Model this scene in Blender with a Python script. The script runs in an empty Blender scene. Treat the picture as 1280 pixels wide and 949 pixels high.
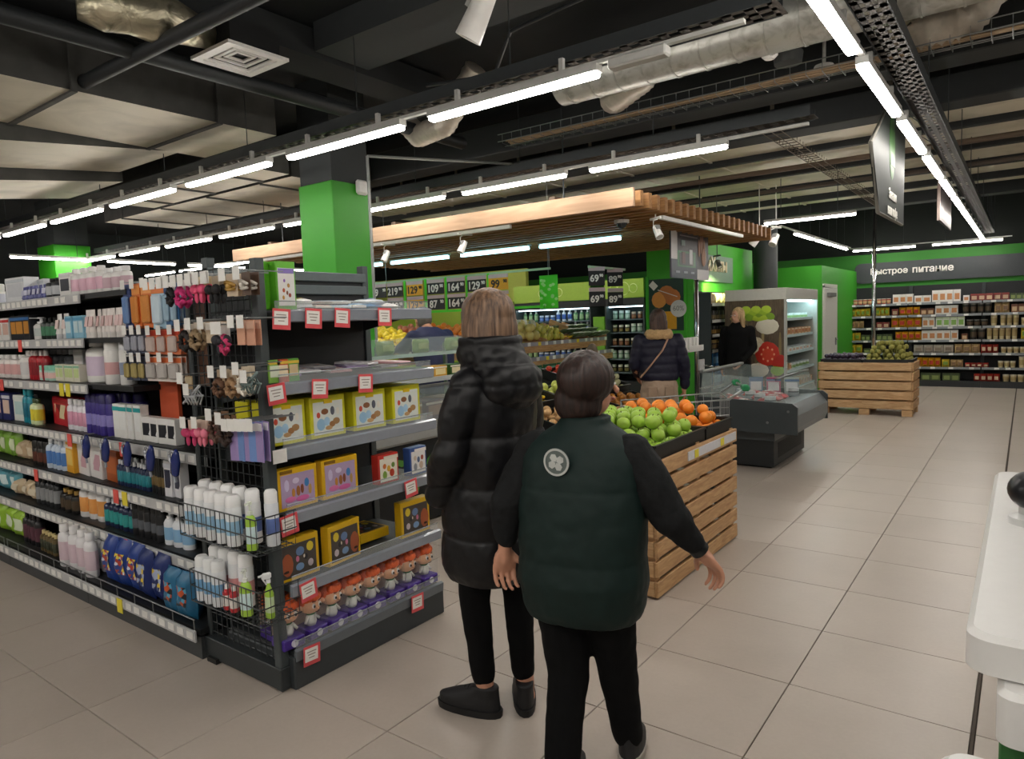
import bpy, bmesh, math, random
from mathutils import Vector, Matrix, Euler
random.seed(7)
SC = bpy.context.scene
COL = SC.collection
# ---------------------------------------------------------------- camera (calibrated from the photograph's vanishing points)
FPX, PPX, PPY, CAMH = 866.0, 640.0, 474.5, 1.6
def _d(px, py):
    return Vector((px-PPX, py-PPY, FPX)).normalized()
VY = _d(1284, 379); _vx = -_d(-530, 441); VX = (_vx - VY*_vx.dot(VY)).normalized(); VZ = VX.cross(VY)
CPOS = Vector((0, 0, CAMH))
cam = bpy.data.cameras.new('camera'); camo = bpy.data.objects.new('camera', cam); COL.objects.link(camo)
cam.sensor_fit = 'HORIZONTAL'; cam.sensor_width = 36; cam.lens = FPX/1280*36; cam.clip_start = .02; cam.clip_end = 100
_R = Matrix(((VX.x, -VX.y, -VX.z), (VY.x, -VY.y, -VY.z), (VZ.x, -VZ.y, -VZ.z)))
camo.matrix_world = Matrix.Translation(CPOS) @ _R.to_4x4()
SC.camera = camo
# ---------------------------------------------------------------- world and exposure
w = bpy.data.worlds.new('world'); SC.world = w; w.use_nodes = True
w.node_tree.nodes['Background'].inputs[0].default_value = (.8, .85, .9, 1)
w.node_tree.nodes['Background'].inputs[1].default_value = .03
SC.view_settings.view_transform = 'Standard'; SC.view_settings.look = 'None'
SC.view_settings.gamma = 1; SC.view_settings.use_curve_mapping = False
SC.view_settings.exposure = 0.5
LAMP = 30.0          # emission of the linear lamps
# ---------------------------------------------------------------- pixel helpers (a pixel gives a direction, a plane gives the distance)
def ray(px, py):
    d = _d(px, py); return Vector((VX.dot(d), VY.dot(d), VZ.dot(d)))
def atz(px, py, z=0.):
    r = ray(px, py); return CPOS + r*((z-CAMH)/r.z)
def atx(px, py, x):
    r = ray(px, py); return CPOS + r*(x/r.x)
def aty(px, py, y):
    r = ray(px, py); return CPOS + r*(y/r.y)
def proj(p):
    q = Vector(p)-CPOS; c = VX*q.x + VY*q.y + VZ*q.z
    return PPX+FPX*c.x/c.z, PPY+FPX*c.y/c.z
def xat(px, Y, z):      # X on the plane Y at height z that shows at column px
    y = 420.
    for _ in range(6):
        p = aty(px, y, Y); y = proj((p.x, Y, z))[1]
    return aty(px, y, Y).x
def yat(px, X, z):
    y = 420.
    for _ in range(6):
        p = atx(px, y, X); y = proj((X, p.y, z))[1]
    return atx(px, y, X).y
# ---------------------------------------------------------------- mesh helpers
class MB:
    def __init__(s): s.v = []; s.f = []; s.m = []
    def add(s, vs, fs, mi=0):
        o = len(s.v); s.v += [tuple(v) for v in vs]
        s.f += [tuple(i+o for i in f) for f in fs]; s.m += [mi]*len(fs); return s
    def box(s, c, d, mi=0, rot=None, bev=0.):
        hx, hy, hz = d[0]/2, d[1]/2, d[2]/2
        b = min(bev, hx*.9, hy*.9, hz*.9)
        if b <= 0:
            vs = [(x, y, z) for x in (-hx, hx) for y in (-hy, hy) for z in (-hz, hz)]
            fs = [(0, 1, 3, 2), (4, 6, 7, 5), (0, 4, 5, 1), (2, 3, 7, 6), (0, 2, 6, 4), (1, 5, 7, 3)]
        else:
            vs = []; ix = {}
            for sx in (-1, 1):
                for sy in (-1, 1):
                    for sz in (-1, 1):
                        ix[sx, sy, sz] = len(vs)
                        vs += [(sx*hx, sy*(hy-b), sz*(hz-b)), (sx*(hx-b), sy*hy, sz*(hz-b)), (sx*(hx-b), sy*(hy-b), sz*hz)]
            fs = []
            q = ((-1, -1), (1, -1), (1, 1), (-1, 1))
            for sg in (-1, 1):
                fs.append(tuple(ix[sg, a, c_] for a, c_ in (q if sg > 0 else q[::-1])))
                fs.append(tuple(ix[a, sg, c_]+1 for a, c_ in (q[::-1] if sg > 0 else q)))
                fs.append(tuple(ix[a, c_, sg]+2 for a, c_ in (q if sg > 0 else q[::-1])))
            def qd(a, b_, c_, d_, out):
                p = [Vector(vs[i]) for i in (a, b_, c_)]
                n = (p[1]-p[0]).cross(p[2]-p[0])
                return (a, b_, c_, d_) if n.dot(Vector(out)) > 0 else (d_, c_, b_, a)
            for u in (-1, 1):
                for t in (-1, 1):
                    A, B = ix[u, t, -1], ix[u, t, 1]; fs.append(qd(A, A+1, B+1, B, (u, t, 0)))
                    A, B = ix[u, -1, t], ix[u, 1, t]; fs.append(qd(A, A+2, B+2, B, (u, 0, t)))
                    A, B = ix[-1, u, t], ix[1, u, t]; fs.append(qd(A+1, A+2, B+2, B+1, (0, u, t)))
                    for k in (-1, 1):
                        A = ix[u, t, k]; fs.append((A, A+1, A+2) if u*t*k > 0 else (A, A+2, A+1))
        C = Vector(c)
        if rot is not None: vs = [C + rot @ Vector(v) for v in vs]
        else: vs = [(v[0]+c[0], v[1]+c[1], v[2]+c[2]) for v in vs]
        return s.add(vs, fs, mi)
    def lathe(s, prof, n=12, c=(0, 0, 0), mi=0, sx=1, sy=1, rot=None):
        vs = []; fs = []
        for r, z in prof:
            for k in range(n):
                a = 2*math.pi*k/n; vs.append(Vector((r*math.cos(a)*sx, r*math.sin(a)*sy, z)))
        for i in range(len(prof)-1):
            for k in range(n):
                fs.append((i*n+k, i*n+(k+1) % n, (i+1)*n+(k+1) % n, (i+1)*n+k))
        fs.append(tuple(range(n))[::-1]); fs.append(tuple((len(prof)-1)*n+k for k in range(n)))
        C = Vector(c)
        return s.add([C + (rot @ v if rot is not None else v) for v in vs], fs, mi)
    def tube(s, pts, r, n=6, mi=0, closed=False):
        P = [Vector(p) for p in pts]; N = len(P); vs = []; fs = []
        for i, p in enumerate(P):
            a = P[i-1] if (i > 0 or closed) else P[i]; b = P[(i+1) % N] if (i < N-1 or closed) else P[i]
            t = (b-a).normalized()
            u = t.cross(Vector((0, 0, 1)) if abs(t.z) < .9 else Vector((1, 0, 0))).normalized(); q = t.cross(u)
            rr = r[i] if isinstance(r, (list, tuple)) else r
            for k in range(n):
                an = 2*math.pi*k/n; vs.append(p + (u*math.cos(an)+q*math.sin(an))*rr)
        for i in range(N if closed else N-1):
            j = (i+1) % N
            for k in range(n): fs.append((i*n+k, i*n+(k+1) % n, j*n+(k+1) % n, j*n+k))
        if not closed: fs.append(tuple(range(n))[::-1]); fs.append(tuple((N-1)*n+k for k in range(n)))
        return s.add(vs, fs, mi)
    def prism(s, poly, a0, a1, ax='y', mi=0):
        # poly: 2D points; ax is the extrusion axis: 'x' -> (y,z), 'y' -> (x,z), 'z' -> (x,y)
        def P(u, v, a): return (a, u, v) if ax == 'x' else ((u, a, v) if ax == 'y' else (u, v, a))
        n = len(poly); vs = [P(u, v, a0) for u, v in poly]+[P(u, v, a1) for u, v in poly]
        fs = [tuple(range(n)), tuple(range(n, 2*n))[::-1]]+[(k, k+n, (k+1) % n+n, (k+1) % n) for k in range(n)]
        return s.add(vs, fs, mi)
    def ball(s, c, r, nu=10, nv=7, mi=0, sc=(1, 1, 1), rot=None):
        pr = [(max(1e-4, math.sin(math.pi*i/nv)*r), -math.cos(math.pi*i/nv)*r) for i in range(nv+1)]
        vs = []; fs = []
        for q, z in pr:
            for k in range(nu):
                a = 2*math.pi*k/nu; vs.append(Vector((q*math.cos(a)*sc[0], q*math.sin(a)*sc[1], z*sc[2])))
        for i in range(nv):
            for k in range(nu): fs.append((i*nu+k, i*nu+(k+1) % nu, (i+1)*nu+(k+1) % nu, (i+1)*nu+k))
        C = Vector(c)
        return s.add([C + (rot @ v if rot is not None else v) for v in vs], fs, mi)
    def mesh(s, mats, smooth=False, fix=True, auto=None):
        me = bpy.data.meshes.new('m'); me.from_pydata(s.v, [], s.f)
        if not isinstance(mats, (list, tuple)): mats = [mats]
        for m in mats: me.materials.append(m)
        me.polygons.foreach_set('material_index', [min(i, len(mats)-1) for i in s.m])
        if fix:
            b = bmesh.new(); b.from_mesh(me); bmesh.ops.recalc_face_normals(b, faces=b.faces); b.to_mesh(me); b.free()
        if smooth:
            me.polygons.foreach_set('use_smooth', [True]*len(me.polygons))
            if auto: me.set_sharp_from_angle(angle=math.radians(auto))
        me.update(); return me
def B(c, d, bev=0.): return MB().box(c, d, bev=bev)
def obj(name, me, parent=None, loc=(0, 0, 0), rz=0., rot=None):
    o = bpy.data.objects.new(name, me)
    if me is not None and me.name.startswith('m'): me.name = name+'_mesh'
    COL.objects.link(o); o.location = loc
    o.rotation_euler = rot if rot is not None else (0, 0, rz)
    if parent is not None: o.parent = parent
    return o
def tag(o, label, cat, group=None, kind=None):
    if label: o['label'] = label
    if cat: o['category'] = cat
    if group: o['group'] = group
    if kind: o['kind'] = kind
    return o
def thing(name, label, cat, loc=(0, 0, 0), rz=0., group=None, rot=None):
    o = obj(name, None, None, loc, rz, rot); o.empty_display_size = .05
    return tag(o, label, cat, group)
def struct(name, me, label=None, parent=None):
    o = obj(name, me, parent)
    if parent is None: o['kind'] = 'structure'
    if label: o['label'] = label
    return o
def copy_tree(o, parent=None):
    c = o.copy(); COL.objects.link(c); c.parent = parent
    for ch in list(o.children): copy_tree(ch, c)
    return c
def place(o, loc, rz=None, label=None, group=None):
    o.location = loc
    if rz is not None: o.rotation_euler = (0, 0, rz)
    if label: o['label'] = label
    if group: o['group'] = group
    return o
_txt = {}
def text_mesh(s, size, m, ext=.002, align='CENTER', bold=0.):
    k = (s, size, m.name, ext, align, bold)
    if k in _txt: return _txt[k]
    cu = bpy.data.curves.new('t', 'FONT'); cu.body = s; cu.size = size; cu.extrude = ext; cu.align_x = align; cu.align_y = 'CENTER'
    cu.resolution_u = 3; cu.offset = bold
    o = bpy.data.objects.new('t', cu); COL.objects.link(o)
    me = bpy.data.meshes.new_from_object(o.evaluated_get(bpy.context.evaluated_depsgraph_get()))
    bpy.data.objects.remove(o); bpy.data.curves.remove(cu)
    me.materials.clear(); me.materials.append(m); _txt[k] = me; return me
R90X = math.pi/2
# ---------------------------------------------------------------- materials
def lin(c):
    if isinstance(c, str):
        c = c.lstrip('#'); c = [int(c[i:i+2], 16)/255 for i in (0, 2, 4)]
    return tuple(x/12.92 if x <= .04045 else ((x+.055)/1.055)**2.4 for x in c)
_m = {}
def M(c, rough=.5, metal=0., var=.06, scale=30., bump=0., coat=0., spec=.5):
    """A plain procedural surface: base colour with a little noise in value and roughness."""
    k = (c, rough, metal, var, scale, bump, coat, spec)
    if k in _m: return _m[k]
    m = bpy.data.materials.new('mat_'+str(c).lstrip('#')); m.use_nodes = True; nt = m.node_tree; b = nt.nodes['Principled BSDF']
    L = lin(c)
    b.inputs['Roughness'].default_value = rough; b.inputs['Metallic'].default_value = metal
    b.inputs['Coat Weight'].default_value = coat; b.inputs['Specular IOR Level'].default_value = spec
    tc = nt.nodes.new('ShaderNodeTexCoord'); nz = nt.nodes.new('ShaderNodeTexNoise'); nz.inputs['Scale'].default_value = scale; nz.inputs['Detail'].default_value = 3
    nt.links.new(tc.outputs['Object'], nz.inputs['Vector'])
    mx = nt.nodes.new('ShaderNodeMix'); mx.data_type = 'RGBA'
    mx.inputs['A'].default_value = (*[x*(1-var*1.5) for x in L], 1); mx.inputs['B'].default_value = (*[min(1, x*(1+var*1.5)) for x in L], 1)
    nt.links.new(nz.outputs['Fac'], mx.inputs['Factor']); nt.links.new(mx.outputs['Result'], b.inputs['Base Color'])
    if bump:
        bp = nt.nodes.new('ShaderNodeBump'); bp.inputs['Strength'].default_value = bump; bp.inputs['Distance'].default_value = .01
        nt.links.new(nz.outputs['Fac'], bp.inputs['Height']); nt.links.new(bp.outputs['Normal'], b.inputs['Normal'])
    _m[k] = m; return m
def glass(name, c='#dfe8e8', alpha=.15, rough=.06):
    k = ('g', name)
    if k in _m: return _m[k]
    m = bpy.data.materials.new(name); m.use_nodes = True; nt = m.node_tree
    b = nt.nodes['Principled BSDF']; b.inputs['Base Color'].default_value = (*lin(c), 1); b.inputs['Roughness'].default_value = rough
    b.inputs['Alpha'].default_value = alpha
    _m[k] = m; return m
def emit(name, c, s):
    k = ('e', name)
    if k in _m: return _m[k]
    m = bpy.data.materials.new(name); m.use_nodes = True; nt = m.node_tree; b = nt.nodes['Principled BSDF']
    b.inputs['Base Color'].default_value = (*lin(c), 1); b.inputs['Emission Color'].default_value = (*lin(c), 1); b.inputs['Emission Strength'].default_value = s
    _m[k] = m; return m
def wood(name, c0, c1, scale=3., axis=(1, 12, 12), rough=.6):
    k = ('w', name)
    if k in _m: return _m[k]
    m = bpy.data.materials.new(name); m.use_nodes = True; nt = m.node_tree; b = nt.nodes['Principled BSDF']
    tc = nt.nodes.new('ShaderNodeTexCoord'); mp = nt.nodes.new('ShaderNodeMapping'); mp.inputs['Scale'].default_value = axis
    oi = nt.nodes.new('ShaderNodeObjectInfo'); va = nt.nodes.new('ShaderNodeVectorMath'); va.operation = 'ADD'
    vm = nt.nodes.new('ShaderNodeVectorMath'); vm.operation = 'SCALE'; vm.inputs[0].default_value = (7, 3, 5)
    nt.links.new(oi.outputs['Random'], vm.inputs['Scale'])
    nz = nt.nodes.new('ShaderNodeTexNoise'); nz.inputs['Scale'].default_value = scale; nz.inputs['Detail'].default_value = 6; nz.inputs['Distortion'].default_value = 1.2
    nt.links.new(tc.outputs['Object'], va.inputs[0]); nt.links.new(vm.outputs[0], va.inputs[1]); nt.links.new(va.outputs[0], mp.inputs[0]); nt.links.new(mp.outputs[0], nz.inputs['Vector'])
    rp = nt.nodes.new('ShaderNodeValToRGB'); rp.color_ramp.elements[0].color = (*lin(c0), 1); rp.color_ramp.elements[1].color = (*lin(c1), 1)
    rp.color_ramp.elements[0].position = .3; rp.color_ramp.elements[1].position = .7
    nt.links.new(nz.outputs['Fac'], rp.inputs[0]); nt.links.new(rp.outputs[0], b.inputs['Base Color']); b.inputs['Roughness'].default_value = rough
    bp = nt.nodes.new('ShaderNodeBump'); bp.inputs['Strength'].default_value = .15; bp.inputs['Distance'].default_value = .004
    nt.links.new(nz.outputs['Fac'], bp.inputs['Height']); nt.links.new(bp.outputs['Normal'], b.inputs['Normal'])
    _m[k] = m; return m
def foil(name, c, rough, metal, sc=6., st=.5, dark='#3a3a3a'):
    k = ('f', name)
    if k in _m: return _m[k]
    m = bpy.data.materials.new(name); m.use_nodes = True; nt = m.node_tree; b = nt.nodes['Principled BSDF']
    tc = nt.nodes.new('ShaderNodeTexCoord'); v = nt.nodes.new('ShaderNodeTexNoise'); v.inputs['Scale'].default_value = sc; v.inputs['Detail'].default_value = 5; v.inputs['Distortion'].default_value = .8
    nt.links.new(tc.outputs['Object'], v.inputs['Vector'])
    rp = nt.nodes.new('ShaderNodeValToRGB'); rp.color_ramp.elements[0].color = (*lin(dark), 1); rp.color_ramp.elements[1].color = (*lin(c), 1)
    rp.color_ramp.elements[0].position = .25; rp.color_ramp.elements[1].position = .55
    nt.links.new(v.outputs['Fac'], rp.inputs[0]); nt.links.new(rp.outputs[0], b.inputs['Base Color'])
    b.inputs['Roughness'].default_value = rough; b.inputs['Metallic'].default_value = metal
    bp = nt.nodes.new('ShaderNodeBump'); bp.inputs['Strength'].default_value = st; bp.inputs['Distance'].default_value = .02
    nt.links.new(v.outputs['Fac'], bp.inputs['Height']); nt.links.new(bp.outputs['Normal'], b.inputs['Normal'])
    _m[k] = m; return m
def art(name, cols, scale=9., rough=.35):
    """Flat print: blotches of several colours, as a picture on packaging."""
    k = ('a', name)
    if k in _m: return _m[k]
    m = bpy.data.materials.new(name); m.use_nodes = True; nt = m.node_tree; b = nt.nodes['Principled BSDF']; b.inputs['Roughness'].default_value = rough
    tc = nt.nodes.new('ShaderNodeTexCoord'); nz = nt.nodes.new('ShaderNodeTexVoronoi'); nz.inputs['Scale'].default_value = scale
    nt.links.new(tc.outputs['Object'], nz.inputs['Vector'])
    sp = nt.nodes.new('ShaderNodeSeparateColor'); nt.links.new(nz.outputs['Color'], sp.inputs[0])
    rp = nt.nodes.new('ShaderNodeValToRGB'); rp.color_ramp.interpolation = 'CONSTANT'; e = rp.color_ramp.elements
    e[0].color = (*lin(cols[0]), 1); e[1].position = 1/len(cols); e[1].color = (*lin(cols[1]), 1)
    for i in range(2, len(cols)): x = e.new(i/len(cols)); x.color = (*lin(cols[i]), 1)
    nt.links.new(sp.outputs[0], rp.inputs[0]); nt.links.new(rp.outputs[0], b.inputs['Base Color'])
    _m[k] = m; return m
BLACK = M('#121314', .5); STRANDS = None
DARKM = M('#34393c', .45, .2); GREYM = M('#5b6061', .4, .4); CHROME = M('#c8cacb', .18, 1., .02)
WHITE = M('#e6e5e2', .4); PLWHITE = M('#eceae6', .3); STEEL = M('#8d9192', .35, .8)
RAIL = glass('rail_plastic', '#9aa0a8', .55, .2); CLEAR = glass('clear_plastic', '#eef4f4', .14, .05); PANE = glass('pane', '#cfe0dc', .16, .03)
GREEN = M('#3a9c22', .55, 0, .03); GREEN2 = M('#2a7a1c', .6, 0, .03); LIME = M('#8fc31f', .5); OLIVE = M('#93ad33', .5)
PINE = wood('pine', '#b58a5c', '#d8b487', 2.5, (2, 14, 14)); PINEX = wood('pine_x', '#b58a5c', '#d8b487', 2.5, (2, 14, 14)); PINEY = wood('pine_y', '#ad8257', '#cfa777', 2.5, (14, 2, 14))
SLATW = wood('slat_wood', '#8a6038', '#b98a58', 2.5, (2, 14, 14))
RED = M('#d8323a', .4); YEL = M('#f0d21e', .4); NAVY = M('#1d2c6e', .4); PURPLE = M('#45298c', .4); ORANGE = M('#ee6a1c', .5)
# ================================================================ the setting
CZ = 3.75
# floor: grout bed, 300 tiles as parts, the rest of the tiles as one part
GROUT = M('#6a6058', .9)
floor = struct('floor', B((-5.5, 7, -.03), (23, 23.4, .04)).mesh(GROUT), 'pale grey-beige porcelain tile floor')
def tile_mat():
    m = bpy.data.materials.new('porcelain_tile'); m.use_nodes = True; nt = m.node_tree; b = nt.nodes['Principled BSDF']
    g = nt.nodes.new('ShaderNodeNewGeometry'); oi = nt.nodes.new('ShaderNodeObjectInfo')
    n1 = nt.nodes.new('ShaderNodeTexNoise'); n1.inputs['Scale'].default_value = 1.3; n1.inputs['Detail'].default_value = 8; n1.inputs['Roughness'].default_value = .65
    n2 = nt.nodes.new('ShaderNodeTexNoise'); n2.inputs['Scale'].default_value = 60; n2.inputs['Detail'].default_value = 3
    nt.links.new(g.outputs['Position'], n1.inputs['Vector']); nt.links.new(g.outputs['Position'], n2.inputs['Vector'])
    ad = nt.nodes.new('ShaderNodeMath'); ad.operation = 'MULTIPLY_ADD'; ad.inputs[1].default_value = .25; nt.links.new(n2.outputs['Fac'], ad.inputs[0]); nt.links.new(n1.outputs['Fac'], ad.inputs[2])
    a2 = nt.nodes.new('ShaderNodeMath'); a2.operation = 'MULTIPLY_ADD'; a2.inputs[1].default_value = .18; nt.links.new(oi.outputs['Random'], a2.inputs[0]); nt.links.new(ad.outputs[0], a2.inputs[2])
    rp = nt.nodes.new('ShaderNodeValToRGB'); rp.color_ramp.elements[0].position = .35; rp.color_ramp.elements[1].position = .95
    rp.color_ramp.elements[0].color = (*lin('#a79c91'), 1); rp.color_ramp.elements[1].color = (*lin('#b9aea3'), 1)
    nt.links.new(a2.outputs[0], rp.inputs[0]); nt.links.new(rp.outputs[0], b.inputs['Base Color'])
    mr = nt.nodes.new('ShaderNodeMapRange'); mr.inputs['To Min'].default_value = .28; mr.inputs['To Max'].default_value = .42
    nt.links.new(n1.outputs['Fac'], mr.inputs['Value']); nt.links.new(mr.outputs[0], b.inputs['Roughness'])
    return m
TILE = tile_mat()
def tile_mb(mb, x, y, wx, wy):
    j = .0022; h = .012; c = .0012
    a, b_, d, e = x+j, x+wx-j, y+j, y+wy-j
    vs = [(a, d, -h), (b_, d, -h), (b_, e, -h), (a, e, -h), (a, d, -c), (b_, d, -c), (b_, e, -c), (a, e, -c), (a+c, d+c, 0), (b_-c, d+c, 0), (b_-c, e-c, 0), (a+c, e-c, 0)]
    fs = [(8, 9, 10, 11)]
    for k in range(4):
        l = (k+1) % 4; fs += [(k, l, 4+l, 4+k), (4+k, 4+l, 8+l, 8+k)]
    return mb.add(vs, fs)
TS = .604; TX0 = -.787; TY0 = 3.586
tiles = []
for i in range(-26, 8):
    for j in range(-9, 25):
        x = TX0+i*TS if i <= 0 else TX0+.668+(i-1)*TS
        wx = TS if i != 0 else .655
        y = TY0+j*TS
        if x < -16 or x+wx > 5.9 or y < -4 or y+TS > 18: continue
        c = Vector((x+wx/2, y+TS/2, 0)); q = c-CPOS; dep = VX.z*q.x+VY.z*q.y+VZ.z*q.z
        vis = False; a = 0
        if dep > .4:
            px, py = proj(c); vis = -150 < px < 1430 and 380 < py < 1150
            # hidden under the big furniture
            if (c.x < -3.2 and c.y > 1.75 and px < 560): vis = False
            a = 1/dep**2.2
        tiles.append((-(a if vis else 0), x, y, wx))
tiles.sort(key=lambda t: t[0])
tmesh = {}
for n, (a, x, y, wx) in enumerate(tiles[:298]):
    k = round(wx, 3)
    if k not in tmesh: tmesh[k] = tile_mb(MB(), 0, 0, wx, TS).mesh(TILE, fix=False)
    obj('tile', tmesh[k], floor, (x, y, 0))
rest = MB()
for a, x, y, wx in tiles[298:]: tile_mb(rest, x, y, wx, TS)
o = obj('tile_field', rest.mesh(TILE, fix=False), floor); o['kind'] = 'stuff'
obj('expansion_joint', B((TX0+.661, 6, -.004), (.011, 22, .01)).mesh(M('#4a4038', .8)), floor)
CEILM = M('#26292b', .9); WALLD = M('#2b2f30', .9)
struct('ceiling', B((-5, 7, CZ+.05), (22, 22, .1)).mesh(CEILM), 'black painted ceiling slab')
BWY = 16.62
struct('wall_back', B((-5, BWY+.1, CZ/2), (22, .2, CZ)).mesh(GREEN2), 'green back wall behind the grocery shelves')
struct('wall_left', B((-16.1, 7, CZ/2), (.2, 22, CZ)).mesh(WALLD), 'dark far wall of the shop')
struct('wall_right', B((6.0, 7, CZ/2), (.2, 22, CZ)).mesh(M('#9a9a94', .8)), 'pale wall beyond the checkouts')
struct('wall_front', B((-5, -4.0, CZ/2), (22, .2, CZ)).mesh(M('#8e8e88', .8)), 'pale wall of the shop front')
# upper dark band of the back wall
struct('trim_1', B((-5, BWY-.01, 3.25), (22, .03, 1.0)).mesh(M('#1f2321', .9)), 'dark band above the green wall')
# green block with the cafe sign (faces -Y and +X)
GX = -4.05; GY = 10.1
struct('wall_cafe', B((GX-.38, GY+1.4, 1.36), (.76, 2.8, 2.72)).mesh(M('#46b02c', .55, 0, .03)), 'bright green wall block behind the cafe shelf')
# green wall block carrying the white door
DX = xat(1027, 13.4, 1.5)
struct('wall_door', B((DX-1.2, 13.4+1.6, 1.2), (2.4, 3.2, 2.4)).mesh(GREEN), 'dark green wall block with a white door')
dy0, dy1 = yat(1029, DX, 1.2), yat(1043, DX, 1.2)
door = struct('door_1', B((DX+.02, (dy0+dy1)/2, 1.0), (.04, dy1-dy0, 2.0), .004).mesh(M('#cfcfc8', .5)), 'white service door in the green wall')
mb = MB().box((DX+.05, dy1-.12, 1.0), (.02, .03, .14)).box((DX+.08, dy1-.18, 1.04), (.02, .14, .02))
obj('door_handle', mb.mesh(STEEL), door)
obj('door_closer', B((DX+.07, dy0+.35, 1.88), (.06, .5, .07), .005).mesh(M('#6d6f6c', .5)), door)
fr = MB()
for y in (dy0-.04, dy1+.04): fr.box((DX+.01, y, 1.02), (.05, .07, 2.04))
fr.box((DX+.01, (dy0+dy1)/2, 2.04), (.05, dy1-dy0+.15, .07)); obj('door_frame', fr.mesh(M('#d6d6cf', .5)), door)
# dark round column beside the green wall
cx = xat(957, 12.6, 2.2)
struct('column_1', MB().lathe([(.2, 0), (.2, CZ)], 20, (cx, 12.6, 0)).mesh(M('#2c3031', .7), True, auto=40), 'dark round column by the green wall')
# square columns: green clad below, dark above
def sqcol(n, x0, x1, y0, y1, zg):
    c = struct('column_%d' % n, B(((x0+x1)/2, (y0+y1)/2, (zg+CZ)/2), (x1-x0, y1-y0, CZ-zg)).mesh(M('#35393a', .8)), 'square column, dark above and green clad below')
    obj('cladding', B(((x0+x1)/2, (y0+y1)/2, zg/2), (x1-x0+.03, y1-y0+.03, zg), .006).mesh(M('#359a1c', .5, 0, .02)), c)
    return c
c2 = sqcol(2, -5.27, -4.84, 4.0, 4.41, 2.86)
obj('access_point', B((-4.80, 4.3, 2.83), (.05, .13, .13), .02).mesh(WHITE), c2)
c3x = xat(65, 4.6, 2.5)
sqcol(3, c3x-.42, c3x+.2, 4.6, 5.1, aty(65, 306, 4.6).z)
# ================================================================ ceiling services and lamps
LED = emit('led_diffuser', '#fff9f1', LAMP); LEDC = emit('led_cool', '#a6e6f2', LAMP*.14)
TRAYM = M('#3d4143', .5, .5); PROF = M('#c9c9c5', .4)
LL = 1.13
def lamp_meshes(ax):
    a = (lambda l, x_, z_: (l, x_, z_)) if ax == 'x' else (lambda l, x_, z_: (x_, l, z_))
    hz = MB().box((0, 0, .02), a(LL, .06, .035)).mesh(PROF)
    df = MB().box((0, 0, -.01), a(LL-.01, .054, .026), bev=.009).mesh(LED)
    return hz, df, B((0, 0, .08), (.024, .024, .07)).mesh(PROF), [a(t, 0, 0) for t in (-.35, .35)], MB().tube([(0, 0, .04), (0, 0, CZ-2.8)], .005, 5).mesh(TRAYM)
LM = {ax: lamp_meshes(ax) for ax in 'xy'}
def lamp(ax, x, y, z, label, group, hang=True):
    t = thing('linear_lamp', label, 'lamp', (x, y, z), 0, group)
    obj('housing', LM[ax][0], t); obj('diffuser', LM[ax][1], t)
    for p in LM[ax][3]: obj('hanger', LM[ax][2] if hang else LM[ax][4], t, p)
    return t
ORDL = 'first second third fourth fifth sixth seventh eighth ninth tenth eleventh twelfth thirteenth'.split()
def tray(ax, c, a0, a1, off, label, w=.14, z=2.91):
    """Perforated dark cable tray above a row of lamps, with thin wire hangers to the slab."""
    t = thing('cable_tray', label, 'cable tray', (0, 0, 0))
    l = a1-a0; m = (a0+a1)/2
    P = (lambda u, v, z_: (u, c+off+v, z_)) if ax == 'x' else (lambda u, v, z_: (c+off+v, u, z_))
    D = (lambda u, v, z_: (u, v, z_)) if ax == 'x' else (lambda u, v, z_: (v, u, z_))
    b = MB()
    # bottom made as ladder so the holes are real
    n = int(l/.1)
    for s in (-w/2+.02, 0, w/2-.02): b.box(P(m, s, z), D(l, .03, .004))
    for k in range(n+1): b.box(P(a0+k*l/n, 0, z), D(.045, w, .004))
    obj('tray_bottom', b.mesh(M('#38332e', .6)), t)
    for s in (-w/2, w/2): obj('tray_side', MB().box(P(m, s, z+.03), D(l, .006, .07)).mesh(TRAYM), t)
    k = a0+.5
    while k < a1:
        obj('hanger_wire', MB().tube([P(k, w/2, z+.03), P(k, w/2, CZ)], .004, 5).mesh(TRAYM), t); k += 1.3
    return t
tray('x', 3.1, -12, -.9, .12, 'perforated dark cable tray above the lamp row over the toiletries shelving', .18)
tray('x', 5.03, -12, -1.2, .1, 'dark cable tray above the lamp row in front of the slatted canopy')
tray('y', -.68, -2, 15.6, .1, 'dark cable tray along the lamp row over the main aisle')
for i in range(8):
    lamp('x', -1.71-1.355*i-LL/2, 3.1, 2.8, ORDL[i]+' tube lamp from the end piece in the row above the toiletries shelving', 'tube lamps above the toiletries shelving')
for i in range(8):
    lamp('x', -1.75-1.36*i-LL/2, 5.03, 2.8, ORDL[i]+' tube lamp in front of the slatted canopy, counting from the main aisle', 'tube lamps in front of the canopy')
for i in range(13):
    y = 3.88+1.345*(i-4)
    lamp('y', -.68, y+LL/2, 2.8, ORDL[12-i]+' tube lamp over the main aisle, counting from the green back wall', 'tube lamps over the main aisle')
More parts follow.
